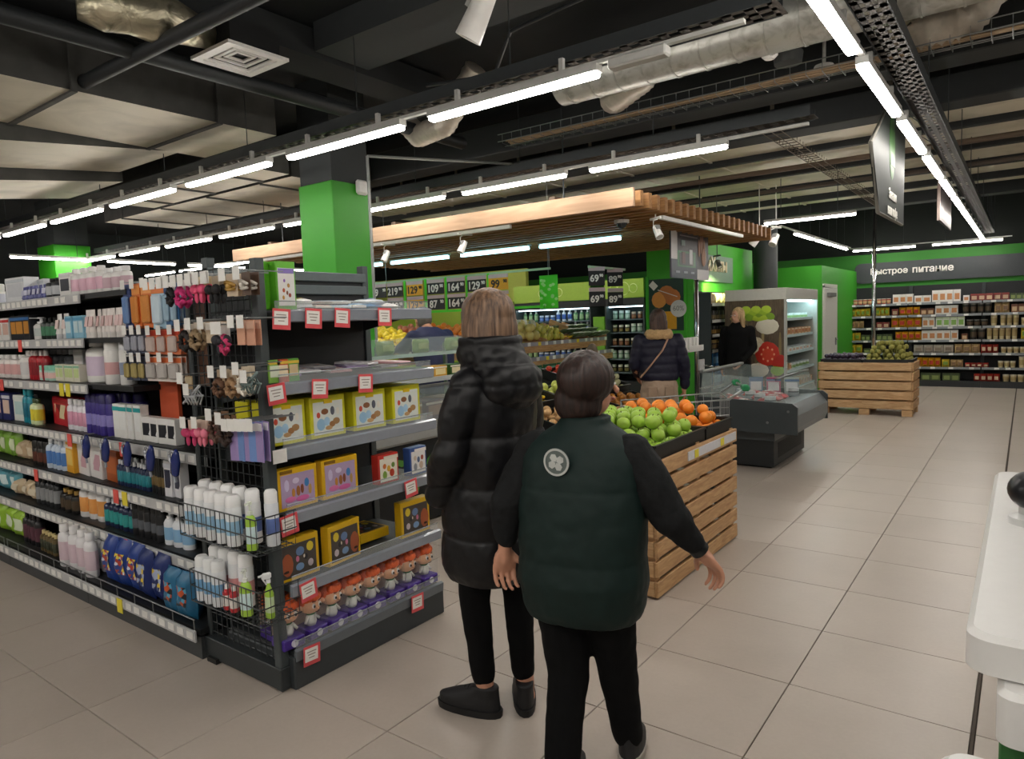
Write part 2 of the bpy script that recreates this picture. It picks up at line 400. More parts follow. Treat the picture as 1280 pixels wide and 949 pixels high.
# continuous profiles between the lamps
for nm, c, d, lb in (('lamp_rail', (-6.6, 3.1, 2.845), (11.2, .03, .018), 'pale rail joining the tube lamps above the toiletries shelving'), ('lamp_rail', (-6.7, 5.03, 2.845), (11, .03, .018), 'pale rail joining the tube lamps in front of the canopy'), ('lamp_rail', (-.68, 6.8, 2.845), (.03, 17.4, .018), 'pale rail joining the tube lamps over the main aisle')):
    tag(obj(nm, B((0, 0, 0), d).mesh(PROF), None, c), lb, 'rail')
tag(obj('lamp_end_cap', B((0, 0, 0), (.3, .07, .05), .008).mesh(PROF), None, (-1.5, 3.1, 2.815)), 'grey end piece of the lamp row above the toiletries shelving', 'lamp part')
lamp('x', -2.32, 9.72, 2.8, 'single tube lamp beyond the end of the slatted canopy', None, False)
lamp('x', -2.36, 15.9, 2.8, 'tube lamp before the green wall, left of the dark sign', 'tube lamps before the green wall', False)['label'] = 'tube lamp across the aisle end above the crate of plums and kiwis'
lamp('x', -.95, 15.9, 2.8, 'tube lamp across the aisle end before the dark sign', None, False)
for i in range(3):
    lamp('y', -2.92, 11.6+1.34*i+.4, 2.8, ORDL[2-i]+' tube lamp from the back wall in the row by the green door wall', 'tube lamps by the green door wall', False)
tag(obj('lamp_rail', B((0, 0, 0), (2.9, .03, .018)).mesh(PROF), None, (-1.7, 15.9, 2.845)), 'pale rail joining the tube lamps before the green wall', 'rail')
tag(obj('lamp_rail', B((0, 0, 0), (.03, 5, .018)).mesh(PROF), None, (-2.92, 13.1, 2.845)), 'pale rail joining the tube lamps by the green door wall', 'rail')
# rows at the far left, seen above the shelving
for k in range(4): lamp('y', -12.1, 4.0+1.36*k+.5, 2.8, ORDL[k]+' tube lamp in the far row beyond the small green column', 'tube lamps in the far row', False)
for k in range(3): lamp('x', -14.2+1.36*k, 7.2, 2.8, ORDL[k]+' distant tube lamp from the far wall behind the toiletries shelving', 'distant tube lamps behind the shelving', False)
for k in range(4): lamp('x', -9.2+1.36*k, 10.6, 2.8, ORDL[k]+' distant tube lamp from the far wall over the produce department', 'distant tube lamps over the produce', False)
# rows behind the photographer, over the checkouts, unseen and added to brighten the front
for k in range(9):
    lamp('y', 2.0, -3.0+1.36*k+.5, 2.8, ORDL[k]+' added fill tube lamp from the shop front over the checkouts', 'added fill tube lamps over the checkouts', False)
for k in range(8):
    lamp('x', -9.6+1.36*k, -.83, 2.8, ORDL[7-k]+' added fill tube lamp from the checkouts over the front aisle', 'added fill tube lamps over the front aisle', False)
    lamp('x', -9.6+1.36*k, -2.75, 2.8, ORDL[7-k]+' added fill tube lamp from the checkouts along the shop front', 'added fill tube lamps along the shop front', False)
# ---- ducts
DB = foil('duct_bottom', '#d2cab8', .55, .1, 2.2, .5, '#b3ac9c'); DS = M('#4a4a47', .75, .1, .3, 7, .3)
def duct(name, label, x0, x1, y0, y1, z0, z1, ax='y', taper=None, mb_=None, ribs=5):
    t = thing(name, label, 'air duct', (0, 0, 0))
    if taper is None: pl = [(y0, z0), (y1, z0), (y1, z1), (y0, z1)] if ax == 'y' else [(x0, z0), (x1, z0), (x1, z1), (x0, z1)]
    else: pl = [(y0, z0), (y1-taper, z0), (y1, z0+.16), (y1, z1), (y0, z1)]
    b = MB()
    if ax == 'y': b.prism(pl, x0, x1, 'x')
    else: b.prism(pl, y0, y1, 'y')
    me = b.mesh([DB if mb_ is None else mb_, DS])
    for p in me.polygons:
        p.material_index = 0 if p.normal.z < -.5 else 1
    obj('casing', me, t)
    for k in range(ribs):
        if ax == 'y':
            y = y0+(k+.5)*(y1-y0-(taper or 0))/ribs; r = B(((x0+x1)/2, y, (z0+z1)/2), (x1-x0+.05, .035, z1-z0+.03))
        else:
            x = x0+(k+.5)*(x1-x0)/ribs; r = B((x, (y0+y1)/2, (z0+z1)/2), (.035, y1-y0+.02, z1-z0+.03))
        obj('flange', r.mesh(DS if mb_ is None else mb_), t)
    return t
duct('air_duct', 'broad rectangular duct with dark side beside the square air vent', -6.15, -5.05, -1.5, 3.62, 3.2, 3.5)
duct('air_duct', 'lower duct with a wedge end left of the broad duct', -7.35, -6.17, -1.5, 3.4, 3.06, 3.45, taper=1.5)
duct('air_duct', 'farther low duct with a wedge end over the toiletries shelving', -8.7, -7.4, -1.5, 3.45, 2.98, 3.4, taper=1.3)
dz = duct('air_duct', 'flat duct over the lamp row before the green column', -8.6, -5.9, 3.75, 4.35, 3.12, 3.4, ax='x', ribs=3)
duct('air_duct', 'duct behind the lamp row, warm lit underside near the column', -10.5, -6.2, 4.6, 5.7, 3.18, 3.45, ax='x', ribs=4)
for x_ in (-8.2, -6.3): obj('hanger_rod', MB().tube([(x_, 4.05, 3.38), (x_, 4.05, CZ)], .008, 5).mesh(TRAYM), dz)
FO = foil('foil_wrap', '#e0d8c4', .5, .15, 2.5, .5, '#bdb5a3')
for k, (y0, y1) in enumerate(((7.0, 8.05), (8.2, 9.2), (9.35, 10.3), (10.45, 11.4), (11.6, 12.35))):
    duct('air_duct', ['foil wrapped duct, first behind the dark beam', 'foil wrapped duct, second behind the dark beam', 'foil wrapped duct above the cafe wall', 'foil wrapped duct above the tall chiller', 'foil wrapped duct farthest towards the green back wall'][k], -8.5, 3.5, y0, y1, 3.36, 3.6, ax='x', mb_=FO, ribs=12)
for k, (y, z, h) in enumerate(((5.9, 3.3, .3), (6.75, 3.2, .22), (8.12, 3.3, .1), (9.28, 3.3, .1), (10.38, 3.28, .12), (11.5, 3.28, .12), (12.9, 3.25, .3))):
    tag(obj('ceiling_beam', B((0, 0, 0), (13.5, .09 if h < .2 else .3, h), .01).mesh(M('#2a2d2e', .7)), None, (-3, y, z+h/2)), ['dark ceiling beam behind the spiral duct', 'deep dark beam in front of the foil ducts', 'thin dark bar between the first two foil ducts', 'thin dark bar before the cafe wall ducts', 'dark bar above the tall chiller', 'dark bar before the farthest foil duct', 'deep dark beam before the green back wall'][k], 'beam')
tag(obj('ceiling_beam', B((0, 0, 0), (5.0, .5, .2)).mesh(M('#3a3e40', .8)), None, (-1.6, 3.55, 3.65)), 'broad grey beam above the big white spotlight', 'beam')
tag(obj('ceiling_beam', B((0, 0, 0), (.35, 7, .2)).mesh(M('#26292a', .8)), None, (-4.3, 1.2, 3.62)), 'dark beam above the square air vent', 'beam')
# pipes
PIPEM = M('#303335', .55, .3)
def pipe(label, pts, r, cat='pipe', m=None, name='pipe'): return tag(obj(name, MB().tube(pts, r, 10).mesh(m or PIPEM, True, auto=50)), label, cat)
pipe('long dark pipe crossing the broad duct towards the column', [(-4.36, -2, 3.3), (-4.36, 5.2, 3.3)], .055)
pipe('dark pipe crossing under the broad duct', [(-9, 2.1, 3.27), (-2.2, 2.2, 3.27)], .045)
pipe('rusty sprinkler pipe under the foil ducts', [(-6, 8.7, 3.28), (3, 8.7, 3.28)], .03, m=M('#6a5a4c', .7))
pipe('thin brown pipe above the cafe sign', [(-6, 9.9, 3.24), (3, 9.9, 3.24)], .025, m=M('#5a5048', .7))
pipe('thin grey conduit bending above the lamp row', [(-3.6, 3.9, 3.35), (-3.0, 3.95, 3.3), (-2.6, 3.6, 3.38), (-1.7, 3.5, 3.4)], .012)
# spiral duct: tube with raised seams
t = thing('spiral_duct', 'shiny galvanised spiral duct above the lamp row', 'air duct')
GALV = foil('galvanised', '#c4c4bd', .38, .6, 14., .08, '#9a988e')
obj('casing', MB().tube([(-2.8, 4.5, 3.34), (1.6, 4.5, 3.34)], .165, 24).mesh(GALV, True, auto=50), t)
for k in range(22):
    x = -2.7+k*.2
    obj('seam', MB().tube([(x-.006, 4.5, 3.34), (x+.006, 4.5, 3.34)], .171, 24).mesh(GALV, True, auto=50), t) if k == 0 else None
    if k == 0: sm = [o for o in t.children if o.name.startswith('seam')][0].data
    else: obj('seam', sm, t, (.2*k, 0, 0))
def flex(label, pts, r):
    P = [Vector(p) for p in pts]; Q = []; rr = []
    n = 40
    for i in range(n+1):
        u = i/n*(len(P)-1); k = min(int(u), len(P)-2); f = u-k; f = f*f*(3-2*f)
        Q.append(P[k].lerp(P[k+1], f)); rr.append(r*(1 if i % 2 else .9))
    return tag(obj('flexible_duct', MB().tube(Q, rr, 14).mesh(M('#b9b0a2', .45, .5, .2, 20, .3), True)), label, 'air duct')
p = atz(540, 178, 3.15); flex('crinkled flexible duct hanging behind the lamp row', [(p.x-.6, p.y+.2, 3.55), (p.x-.2, p.y+.05, 3.25), (p.x+.2, p.y-.05, 3.25), (p.x+.6, p.y-.1, 3.6)], .1)
p = atz(775, 125, 3.2); flex('crinkled flexible duct end beside the spiral duct', [(p.x-.35, p.y+.5, 3.6), (p.x-.1, p.y+.1, 3.25), (p.x+.2, p.y-.05, 3.3), (p.x+.35, p.y-.1, 3.45)], .11)
p = atz(1165, 40, 3.25); flex('wide crinkled flexible duct above the main aisle lamps', [(p.x-.25, p.y-.05, 3.6), (p.x-.1, p.y, 3.3), (p.x+.15, p.y, 3.3), (p.x+.4, p.y, 3.6)], .15)
fa, fb_, fc, fd = [atz(a, b, 3.4) for a, b in ((95, 2), (160, 14), (215, 26), (268, 48))]; tag(obj('foil_wrap', MB().tube([fa, fa.lerp(fb_, .5), fb_, fb_.lerp(fc, .5), fc, fd], [.09, .13, .12, .14, .12, .07], 14).mesh(foil('crinkled_foil', '#cfc7ad', .3, .8, 9., 1., '#5c5644'), True)), 'crinkled shiny foil wrapped duct near the square vent', 'air duct')
# wire cable tray
t = thing('wire_tray', 'wire mesh cable tray with beige cables behind the spiral duct', 'cable tray')
mb = MB()
for s, z in ((0, 3.16), (.1, 3.14), (.2, 3.16), (0, 3.22), (.2, 3.22)): mb.tube([(-3.75, 4.95+s, z), (1.5, 4.95+s, z)], .004, 4)
for k in range(53):
    x = -3.7+k*.1; mb.tube([(x, 4.95, 3.22), (x, 4.95, 3.14), (x, 5.15, 3.14), (x, 5.15, 3.22)], .003, 4)
obj('wire_basket', mb.mesh(STEEL), t)
mb = MB()
for s in range(4): mb.tube([(-3.7+k*.4, 5.0+s*.025+.015*math.sin(k*1.7+s), 3.165+.006*math.cos(k+s)) for k in range(14)], .009, 6)
obj('cable', mb.mesh(M('#9c8468', .7)), t)
t2 = thing('wire_tray', 'wire mesh cable tray running under the foil ducts towards the back', 'cable tray')
mb = MB(); q0, q1 = atz(965, 175, 3.2), atz(1060, 260, 3.2)
for s in (0, .08, .16): mb.tube([(q0.x+s, q0.y-.3, 3.2), (q0.x+s, 13.5, 3.2)], .005, 4)
for k in range(60): mb.tube([(q0.x, q0.y-.3+k*.11, 3.24), (q0.x, q0.y-.3+k*.11, 3.2), (q0.x+.16, q0.y-.3+k*.11, 3.2), (q0.x+.16, q0.y-.3+k*.11, 3.24)], .004, 4)
obj('wire_basket', mb.mesh(M('#6a6054', .6, .5)), t2)
# square air vent
t = thing('air_vent', 'square white ceiling vent with stepped louvres', 'vent', (-4.02, 2.65, 3.3)); 
fr = MB(); S_ = .21
for a, b_ in (((0, -S_+.025), (2*S_, .05)), ((0, S_-.025), (2*S_, .05)), ((-S_+.025, 0), (.05, 2*S_-.1)), ((S_-.025, 0), (.05, 2*S_-.1))): fr.box((a[0], a[1], 0), (b_[0], b_[1], .02))
obj('vent_frame', fr.mesh(PLWHITE), t)
obj('vent_box', B((0, 0, .1), (.34, .34, .14)).mesh(BLACK), t)
for k in range(3):
    s = .15-.045*k; l = MB()
    zz = .004+.006*k
    l.box((0, -s, zz), (2*s+.022, .022, .012)); l.box((0, s, zz), (2*s+.022, .022, .012)); l.box((-s, 0, zz), (.022, 2*s-.022, .012)); l.box((s, 0, zz), (.022, 2*s-.022, .012))
    obj('louvre', l.mesh(PLWHITE), t)
# spotlights
def spot(label, loc, rz, tilt, s=1., m=None, group=None, stem=0.):
    m = m or PLWHITE
    t = thing('track_spotlight', label, 'spotlight', loc, rz, group)
    rt = Euler((0, tilt, 0)).to_matrix()
    hd = MB().lathe([(.035*s, .1*s), (.045*s, .1*s), (.06*s, -.1*s), (.052*s, -.1*s), (.05*s, -.09*s)], 18, (0, 0, 0), rot=rt)
    obj('lamp_head', hd.mesh(m, True, auto=40), t)
    fins = MB()
    for k in range(6): fins.box(rt @ Vector((-.046*s, (k-2.5)*.012*s, .05*s)), (.03*s, .005*s, .07*s), rot=rt)
    obj('cooling_fin', fins.mesh(M('#9d9d9a', .5)), t)
    obj('lens', MB().lathe([(.049*s, -.094*s), (.049*s, -.088*s)], 16, rot=rt).mesh(M('#d8d8d0', .2)), t)
    obj('bracket', MB().tube([(0, 0, .02*s), (.0, .07*s, .05*s), (0, .07*s, .16*s), (0, 0, .18*s)], .01*s, 6).mesh(m), t)
    obj('adapter', B((.05*s, 0, .2*s), (.26*s, .035*s, .035*s), .006*s).mesh(m), t)
    if stem: obj('stem', MB().tube([(.05*s, 0, .2*s), (.05*s, 0, stem)], .007, 6).mesh(m), t)
    return t
p = atz(597, 20, 2.85)
sp = spot('big white spotlight hanging above the lamp row', (p.x, p.y, 2.85), math.radians(10), .55, .95)
tag(obj('spotlight_track', B((0, 0, 0), (.9, .035, .035), .004).mesh(PLWHITE), None, (p.x+.05, p.y+.02, 3.12)), 'white track holding the big spotlight', 'track')
# small ceiling devices
p = atz(1030, 93, 3.2); t = thing('dome_camera', 'white dome security camera above the main aisle', 'camera', (p.x, p.y, 3.2))
obj('camera_base', MB().lathe([(.06, .06), (.065, .05), (.065, .0)], 18).mesh(PLWHITE, True, auto=40), t); obj('dome', MB().ball((0, 0, 0), .05, 14, 8).mesh(M('#1c1d20', .1), True), t)
obj('camera_mount', MB().tube([(0, 0, .06), (0, 0, CZ-3.2)], .012, 8).mesh(PROF), t)
p = atz(962, 70, 3.2); t = thing('smoke_detector', 'white smoke detector near the spiral duct', 'detector', (p.x, p.y, 3.2))
obj('detector_body', MB().lathe([(.03, -.02), (.05, 0), (.05, .02), (.03, .03)], 16).mesh(PLWHITE, True, auto=40), t); obj('detector_stem', MB().tube([(0, 0, .02), (0, 0, CZ-3.2)], .01, 6).mesh(PROF), t)
p = atz(985, 80, 3.3); tag(obj('ceiling_speaker', MB().lathe([(.02, -.06), (.09, -.05), (.1, .02), (.06, .07)], 16, (p.x, p.y, 3.35)).mesh(M('#5a5c5b', .7), True, auto=40)), 'grey drum shaped ceiling fitting beside the dome camera', 'fitting')
# thin pipe frame beside the green column
pf = MB(); a = Vector((-4.62, 4.2, 0)); zt = 2.98
a = aty(459, 195, 4.15); pf.tube([(a.x, 4.15, .0), (a.x, 4.15, a.z)], .014, 6); b_ = atz(640, 205, a.z); pf.tube([(a.x, 4.15, a.z), (b_.x, b_.y, a.z)], .012, 6)
tag(obj('pipe_arch', pf.mesh(M('#8f9390', .5, .5))), 'thin grey metal frame beside the green column', 'frame')
# ---- slatted wooden canopy
CN = thing('slatted_canopy', 'wooden slatted canopy hung over the produce island', 'canopy')
cy0, cy1, cx1, cx0, cz = 5.25, 9.02, -2.6, -8.4, 2.5
obj('front_beam', B(((cx0+cx1)/2, cy0, cz+.075), (cx1-cx0, .03, .15), .003).mesh(wood('beam_wood', '#a08064', '#b8977a', 2., (1, 10, 10))), CN)
sl = B((0, 0, 0), (cx1-cx0-.02, .06, .13), .003).mesh(SLATW)
n = 23
for k in range(1, n): obj('slat', sl, CN, ((cx0+cx1)/2, cy0+k*(cy1-cy0)/n, cz+.085))
for x in (-3.4, -5.4, -7.6): obj('crossbar', B((x, (cy0+cy1)/2, cz+.165), (.06, cy1-cy0, .03)).mesh(M('#4a3a2a', .7)), CN)
for x in (-3.4, -7.6):
    for y in (cy0+.2, cy1-.3): obj('suspension_rod', MB().tube([(x, y, cz+.17), (x, y, CZ)], .008, 6).mesh(TRAYM), CN)
tr = MB().box((-6.0, cy0+.05, cz-.02), (4.2, .035, .035)); obj('spotlight_track', tr.mesh(PLWHITE), CN)
obj('spotlight_track', B((cx1-.06, 7.0, cz-.02), (.035, 2.2, .035)).mesh(PLWHITE), CN)
obj('rear_beam', B(((cx0+cx1)/2, cy1, cz+.075), (cx1-cx0, .03, .15)).mesh(SLATW), CN)
cl = B((0, 0, 0), (1.06, .05, .04), .008).mesh(LEDC); ch = B((0, 0, .03), (1.08, .07, .02)).mesh(PROF)
for k, (x0_, x1_) in enumerate(((-4.66, -3.54), (-5.9, -4.74), (-7.2, -6.0), (-8.4, -7.3))):
    t = thing('strip_light', ORDL[k]+' cool white strip light under the slatted canopy from the main aisle', 'lamp', ((x0_+x1_)/2, 6.86, cz-.045), 0, 'strip lights under the canopy'); obj('diffuser', cl, t); obj('housing', ch, t, (0, 0, .008))
for px, py, lb in ((578, 300, 'small white spotlight on the canopy front track'), (482, 312, 'small white spotlight at the canopy track near the green column')):
    p = aty(px, py, cy0+.05); spot(lb, (p.x, cy0+.05, cz-.157), 1.2, .5, .62)
for px, py, lb in ((822, 285, 'small white spotlight beside the poster stand'), (898, 300, 'dark spotlight aimed at the cafe sign')):
    p = atx(px, py, cx1-.06) if px < 850 else Vector((xat(898, 10.3, 2.5), 10.3, 0)); spot(lb, (p.x, p.y, cz-.157), 2.6, .6, .62, M('#5c5f60', .4) if px > 850 else None, None, CZ-cz+.157 if px > 850 else .16)
for k, px in enumerate((945, 968)):
    p = atz(px, 300, 2.6); spot(['white spotlight on the short arm just past the canopy corner', 'white spotlight on the short arm nearer the tall chiller'][k], (p.x, p.y, 2.6), .3+k, .7, .9, None, 'spotlights past the canopy corner', CZ-2.6)
p = aty(777, 272, 5.9); t = thing('dome_camera', 'white dome camera under the canopy corner', 'camera', (p.x, 5.9, cz-.03))
obj('camera_base', MB().lathe([(.07, .03), (.07, 0)], 16).mesh(PLWHITE), t); obj('dome', MB().ball((0, 0, 0), .05, 12, 8).mesh(M('#3b3d40', .15), True), t)
# ================================================================ product builders: base at z=0, front towards -Y
_pc = {}
def cached(f):
    def g(*a):
        k = (f.__name__,)+a
        if k not in _pc: _pc[k] = f(*a)
        return _pc[k]
    return g
def mm(c, rough=.35): return c if not isinstance(c, str) else M(c, rough, 0, .04, 25)
def band(r, z0, z1, sx=1., sy=1., n=14):
    return MB().lathe([(r*.97, z0), (r, z0+.001), (r, z1-.001), (r*.97, z1)], n, sx=sx, sy=sy)
@cached
def bottle(w, h, body, cap, lab, flat):
    r = w/2*.94; sy = .62 if flat else 1.
    b = MB().lathe([(r*.9, 0), (r, .006), (r, h*.68), (r*.86, h*.76), (r*.42, h*.81), (r*.4, h*.84)], 14, sy=sy)
    c = MB().lathe([(r*.46, h*.82), (r*.48, h*.83), (r*.46, h*.985), (r*.4, h)], 12)
    return [('body', b.mesh(mm(body), True, auto=40)), ('cap', c.mesh(mm(cap), True, auto=40)), ('label', band(r*1.012, h*.16, h*.6, sy=sy).mesh(mm(lab), True, auto=40))]
@cached
def can(w, h, body, cap, lab):
    r = w/2*.94
    b = MB().lathe([(r*.94, 0), (r, .005), (r, h*.74), (r*.9, h*.78)], 14)
    c = MB().lathe([(r*.93, h*.77), (r*.93, h*.95), (r*.7, h)], 14)
    return [('body', b.mesh(mm(body), True, auto=40)), ('cap', c.mesh(mm(cap), True, auto=40)), ('label', band(r*1.012, h*.22, h*.5).mesh(mm(lab), True, auto=40))]
@cached
def carton(w, d, h, body, lab, stripe):
    b = MB().box((0, 0, h/2), (w*.96, d, h), bev=.002)
    p = MB().box((0, -d/2-.0004, h*.5), (w*.74, .0016, h*.5))
    s = MB().box((0, -d/2-.0004, h*.86), (w*.96, .0016, h*.12))
    return [('body', b.mesh(mm(body))), ('picture', p.mesh(mm(lab))), ('stripe', s.mesh(mm(stripe)))]
@cached
def tube(w, h, body, cap, lab):
    r = w/2*.92; n = 14; pr = []; vs = []; fs = []
    c = MB().lathe([(r*.8, 0), (r*.82, .004), (r*.8, h*.2)], n, sy=.8)
    b = MB(); K = 6
    for i in range(K+1):
        f = i/K; z = h*.19+f*(h*.81)
        for k in range(n):
            a = 2*math.pi*k/n; vs.append((r*(.85+.15*f)*math.cos(a), r*.75*(1-f*.93)*math.sin(a), z))
    for i in range(K):
        for k in range(n): fs.append((i*n+k, i*n+(k+1) % n, (i+1)*n+(k+1) % n, (i+1)*n+k))
    fs.append(tuple((K)*n+k for k in range(n))); b.add(vs, fs)
    l = MB().box((0, -r*.52, h*.58), (w*.6, .004, h*.36), rot=Euler((-.16, 0, 0)).to_matrix())
    return [('body', b.mesh(mm(body), True, auto=60)), ('cap', c.mesh(mm(cap), True, auto=40)), ('label', l.mesh(mm(lab)))]
@cached
def jar(w, h, body, lid, lab):
    r = w/2*.95
    b = MB().lathe([(r*.92, 0), (r, .004), (r, h*.66), (r*.9, h*.7)], 14); c = MB().lathe([(r*.97, h*.69), (r*.98, h*.97), (r*.92, h)], 14)
    return [('body', b.mesh(mm(body), True, auto=40)), ('lid', c.mesh(mm(lid), True, auto=40)), ('label', band(r*1.012, h*.15, h*.55).mesh(mm(lab), True, auto=40))]
@cached
def pump(w, h, body, head, lab):
    r = w/2*.92
    b = MB().lathe([(r*.95, 0), (r, .005), (r, h*.6), (r*.7, h*.7), (r*.35, h*.73)], 14, sy=.75)
    c = MB().lathe([(r*.4, h*.72), (r*.42, h*.8), (r*.16, h*.81), (r*.16, h*.93), (r*.4, h*.94), (r*.35, h)], 10); c.box((0, -r*.5, h*.965), (r*.4, r*1.1, h*.04))
    return [('body', b.mesh(mm(body), True, auto=40)), ('pump_head', c.mesh(mm(head), True, auto=40)), ('label', band(r*1.012, h*.14, h*.5, sy=.75).mesh(mm(lab), True, auto=40))]
@cached
def trigger(w, h, body, head, lab):
    r = w/2*.92
    b = MB().lathe([(r*.95, 0), (r, .006), (r, h*.5), (r*.45, h*.66), (r*.3, h*.74)], 14, sy=.65)
    c = MB().lathe([(r*.34, h*.73), (r*.34, h*.8)], 10); c.box((0, -r*.25, h*.88), (r*.5, r*1.5, h*.14), bev=.006); c.lathe([(r*.2, 0), (r*.16, r*.5)], 8, (0, -r*.95, h*.9), rot=Euler((R90X, 0, 0)).to_matrix()); c.box((0, -r*.55, h*.76), (r*.2, r*.2, h*.14), rot=Euler((.5, 0, 0)).to_matrix())
    return [('body', b.mesh(mm(body), True, auto=40)), ('spray_head', c.mesh(mm(head), True, auto=40)), ('label', band(r*1.012, h*.12, h*.46, sy=.65).mesh(mm(lab), True, auto=40))]
@cached
def pouch(w, d, h, body, lab, seed):
    rnd = random.Random(seed); b = MB(); n, m = 7, 7; vs = []; fs = []
    for s in (-1, 1):
        for j in range(m+1):
            for i in range(n+1):
                u, v = i/n*2-1, j/m*2-1
                t = max(0, (1-u**4))*max(0, (1-abs(v)**3)); bulge = d/2*t**.5*(1+.18*math.sin(5*u+seed)*math.cos(4*v+seed*2))
                vs.append((w/2*u*(1-.05*v*v), s*bulge, h*(v+1)/2))
    q = (n+1)*(m+1)
    for s in (0, 1):
        for j in range(m):
            for i in range(n):
                a = s*q+j*(n+1)+i; f = (a, a+1, a+n+2, a+n+1); fs.append(f if s == 0 else f[::-1])
    b.add(vs, fs)
    me = b.mesh(mm(body), True)
    l = MB(); vs = []; fs = []
    for j in range(5):
        for i in range(5):
            u, v = (i/4*2-1)*.62, (j/4*2-1)*.42+.05
            t = max(0, (1-u**4))*max(0, (1-abs(v)**3)); bulge = d/2*t**.5*(1+.18*math.sin(5*u+seed)*math.cos(4*v+seed*2))
            vs.append((w/2*u*(1-.05*v*v), -bulge-.003, h*(v+1)/2))
    for j in range(4):
        for i in range(4): a = j*5+i; fs.append((a, a+1, a+6, a+5))
    l.add(vs, fs)
    return [('bag', me), ('print', l.mesh(mm(lab), True))]
def inst(name, label, cat, group, parts, loc, rz=0., rot=None):
    if len(parts) == 1: return tag(obj(name, parts[0][1], None, loc, rz, rot), label, cat, group)
    t = thing(name, label, cat, loc, rz, group, rot)
    for n, me in parts: obj(n, me, t)
    return t
J = random.Random(3)
# ================================================================ the toiletries shelving (front faces -Y)
SY = 1.79; BY = 2.27
LT = [1.845, 1.583, 1.308, .993, .708, .428, .15]
ORD = ['top', 'second', 'third', 'fourth', 'fifth', 'sixth', 'bottom']
SHM = M('#202224', .5, .2); TAGW = M('#e9e8e4', .5); TAGP = M('#8a8f98', .5)
tagm = B((0, 0, 0), (.058, .003, .034)).mesh([TAGW])
tprint = MB().box((0, -.002, .006), (.044, .001, .006)).box((-.008, -.002, -.008), (.026, .001, .01)).mesh(TAGP)
def price_tag(parent, x, y, z, tilt=0.): return obj('price_tag', tagm, parent, (x, y, z), 0, (tilt, 0, 0))
def bay(label, x0, x1, full, short=None, tags=True):
    t = thing('shelving_unit', label, 'shelving', ((x0+x1)/2, BY, 0)); ox, oy = (x0+x1)/2, BY
    W = x1-x0
    obj('back_panel', B((0, .012, .98), (W-.03, .02, 1.9)).mesh(SHM), t)
    for s in (-1, 1): obj('upright', B((s*(W/2-.02), .0, .98), (.035, .05, 1.94)).mesh(DARKM), t)
    obj('base_plinth', B((0, (1.69-BY)/2-.0, .055), (W-.004, BY-1.69, .11)).mesh(M('#3a3d3f', .5)), t)
    for i, z in enumerate(LT):
        a0, a1 = (x0, x1) if (short is None or i > 2) else short
        w = a1-a0; cx = (a0+a1)/2-ox; fy = (1.67 if i == 6 else SY)-oy
        s = obj('shelf', B((cx, fy/2+.01, z-.015), (w-.006, -fy-.02, .03)).mesh(SHM), t)
        if short is not None and i <= 2: continue
        r = obj('price_rail', MB().box((cx, fy-.004, z-.028), (w-.01, .008, .056), rot=Euler((.0, 0, 0)).to_matrix()).mesh(M('#b9babb', .35)), s)
        n = int(w/.085)
        if tags:
            for k in range(n):
                if J.random() < .12: continue
                price_tag(s, cx-w/2+.05+k*(w-.1)/(n-1), fy-.010, z-.027)
        if i in (6,):
            g = MB().tube([(cx-w/2+.02, fy+.004, z+.05), (cx+w/2-.02, fy+.004, z+.05)], .004, 5)
            for k in range(7): g.tube([(cx-w/2+.03+k*(w-.06)/6, fy+.004, z-.005), (cx-w/2+.03+k*(w-.06)/6, fy+.004, z+.05)], .003, 5)
            obj('wire_guard', g.mesh(STEEL), s)
    return t
XB = -4.47
bay1 = bay('shelving bay next to the wire mesh panel with hanging goods', XB, -3.2, True, (XB, -3.95))
bay2 = bay('second toiletries shelving bay from the wire mesh panel', XB-1.25, XB, True)
bay3 = bay('third toiletries shelving bay from the wire mesh panel', XB-2.5, XB-1.25, True)
bay('fourth toiletries shelving bay from the wire mesh panel', XB-3.75, XB-2.5, True)
# coloured promotion tags on the rails
def promo(parent, px, y, z, c, w=.06, h=.08):
    X = xat(px, y, z); pl = parent.location
    return obj('promo_tag', B((X-pl.x, y-.014-pl.y, z-pl.z), (w, .003, h)).mesh(c), parent)
PY = M('#e6d53a', .5); PR = M('#e2574f', .5)
for b_, px, lv, c in ((bay2, 28, 1, PR), (bay2, 80, 2, PY), (bay2, 88, 2, PY), (bay2, 5, 2, PR), (bay2, 90, 3, PR), (bay1, 156, 3, PR), (bay2, 48, 4, PR), (bay1, 148, 4, PR), (bay1, 159, 4, PY), (bay1, 160, 5, PR), (bay1, 153, 6, PY)):
    promo(b_, px, SY if lv < 6 else 1.67, LT[lv]-.04, c)
NTH = 'first second third fourth fifth sixth seventh eighth ninth tenth eleventh twelfth thirteenth fourteenth'.split()
def nth(k, label, anchor):
    lb = NTH[k]+' '+label; n = len(lb.split()); a = len(anchor.split())
    return lb+(', counting from ' if n+a+2 <= 16 else ' from ')+anchor if n+a+1 <= 16 else lb
def row(lv, px0, px1, n, f, name, label, cat, Y=1.85, dup=1, hm=None):
    z = LT[lv] if isinstance(lv, int) else lv
    X0, X1 = xat(px0, Y, z+.06), xat(px1, Y, z+.06); w = (X1-X0)/n
    parts = f(round(w, 3))
    for d in range(dup):
        for k in range(n):
            lb = label if n == 1 else nth(n-1-k, label, 'the mesh panel')
            if d: lb = ('rear '+lb).replace(', counting', '').replace(' toiletries', '')
            inst(name, lb, cat, label if n*dup > 1 else None, parts, (X0+(k+.5)*w, Y+J.uniform(0, .015)+d*(w+.02)+w*.3, z), J.uniform(-.12, .12))
W_ = '#e8e7e4'
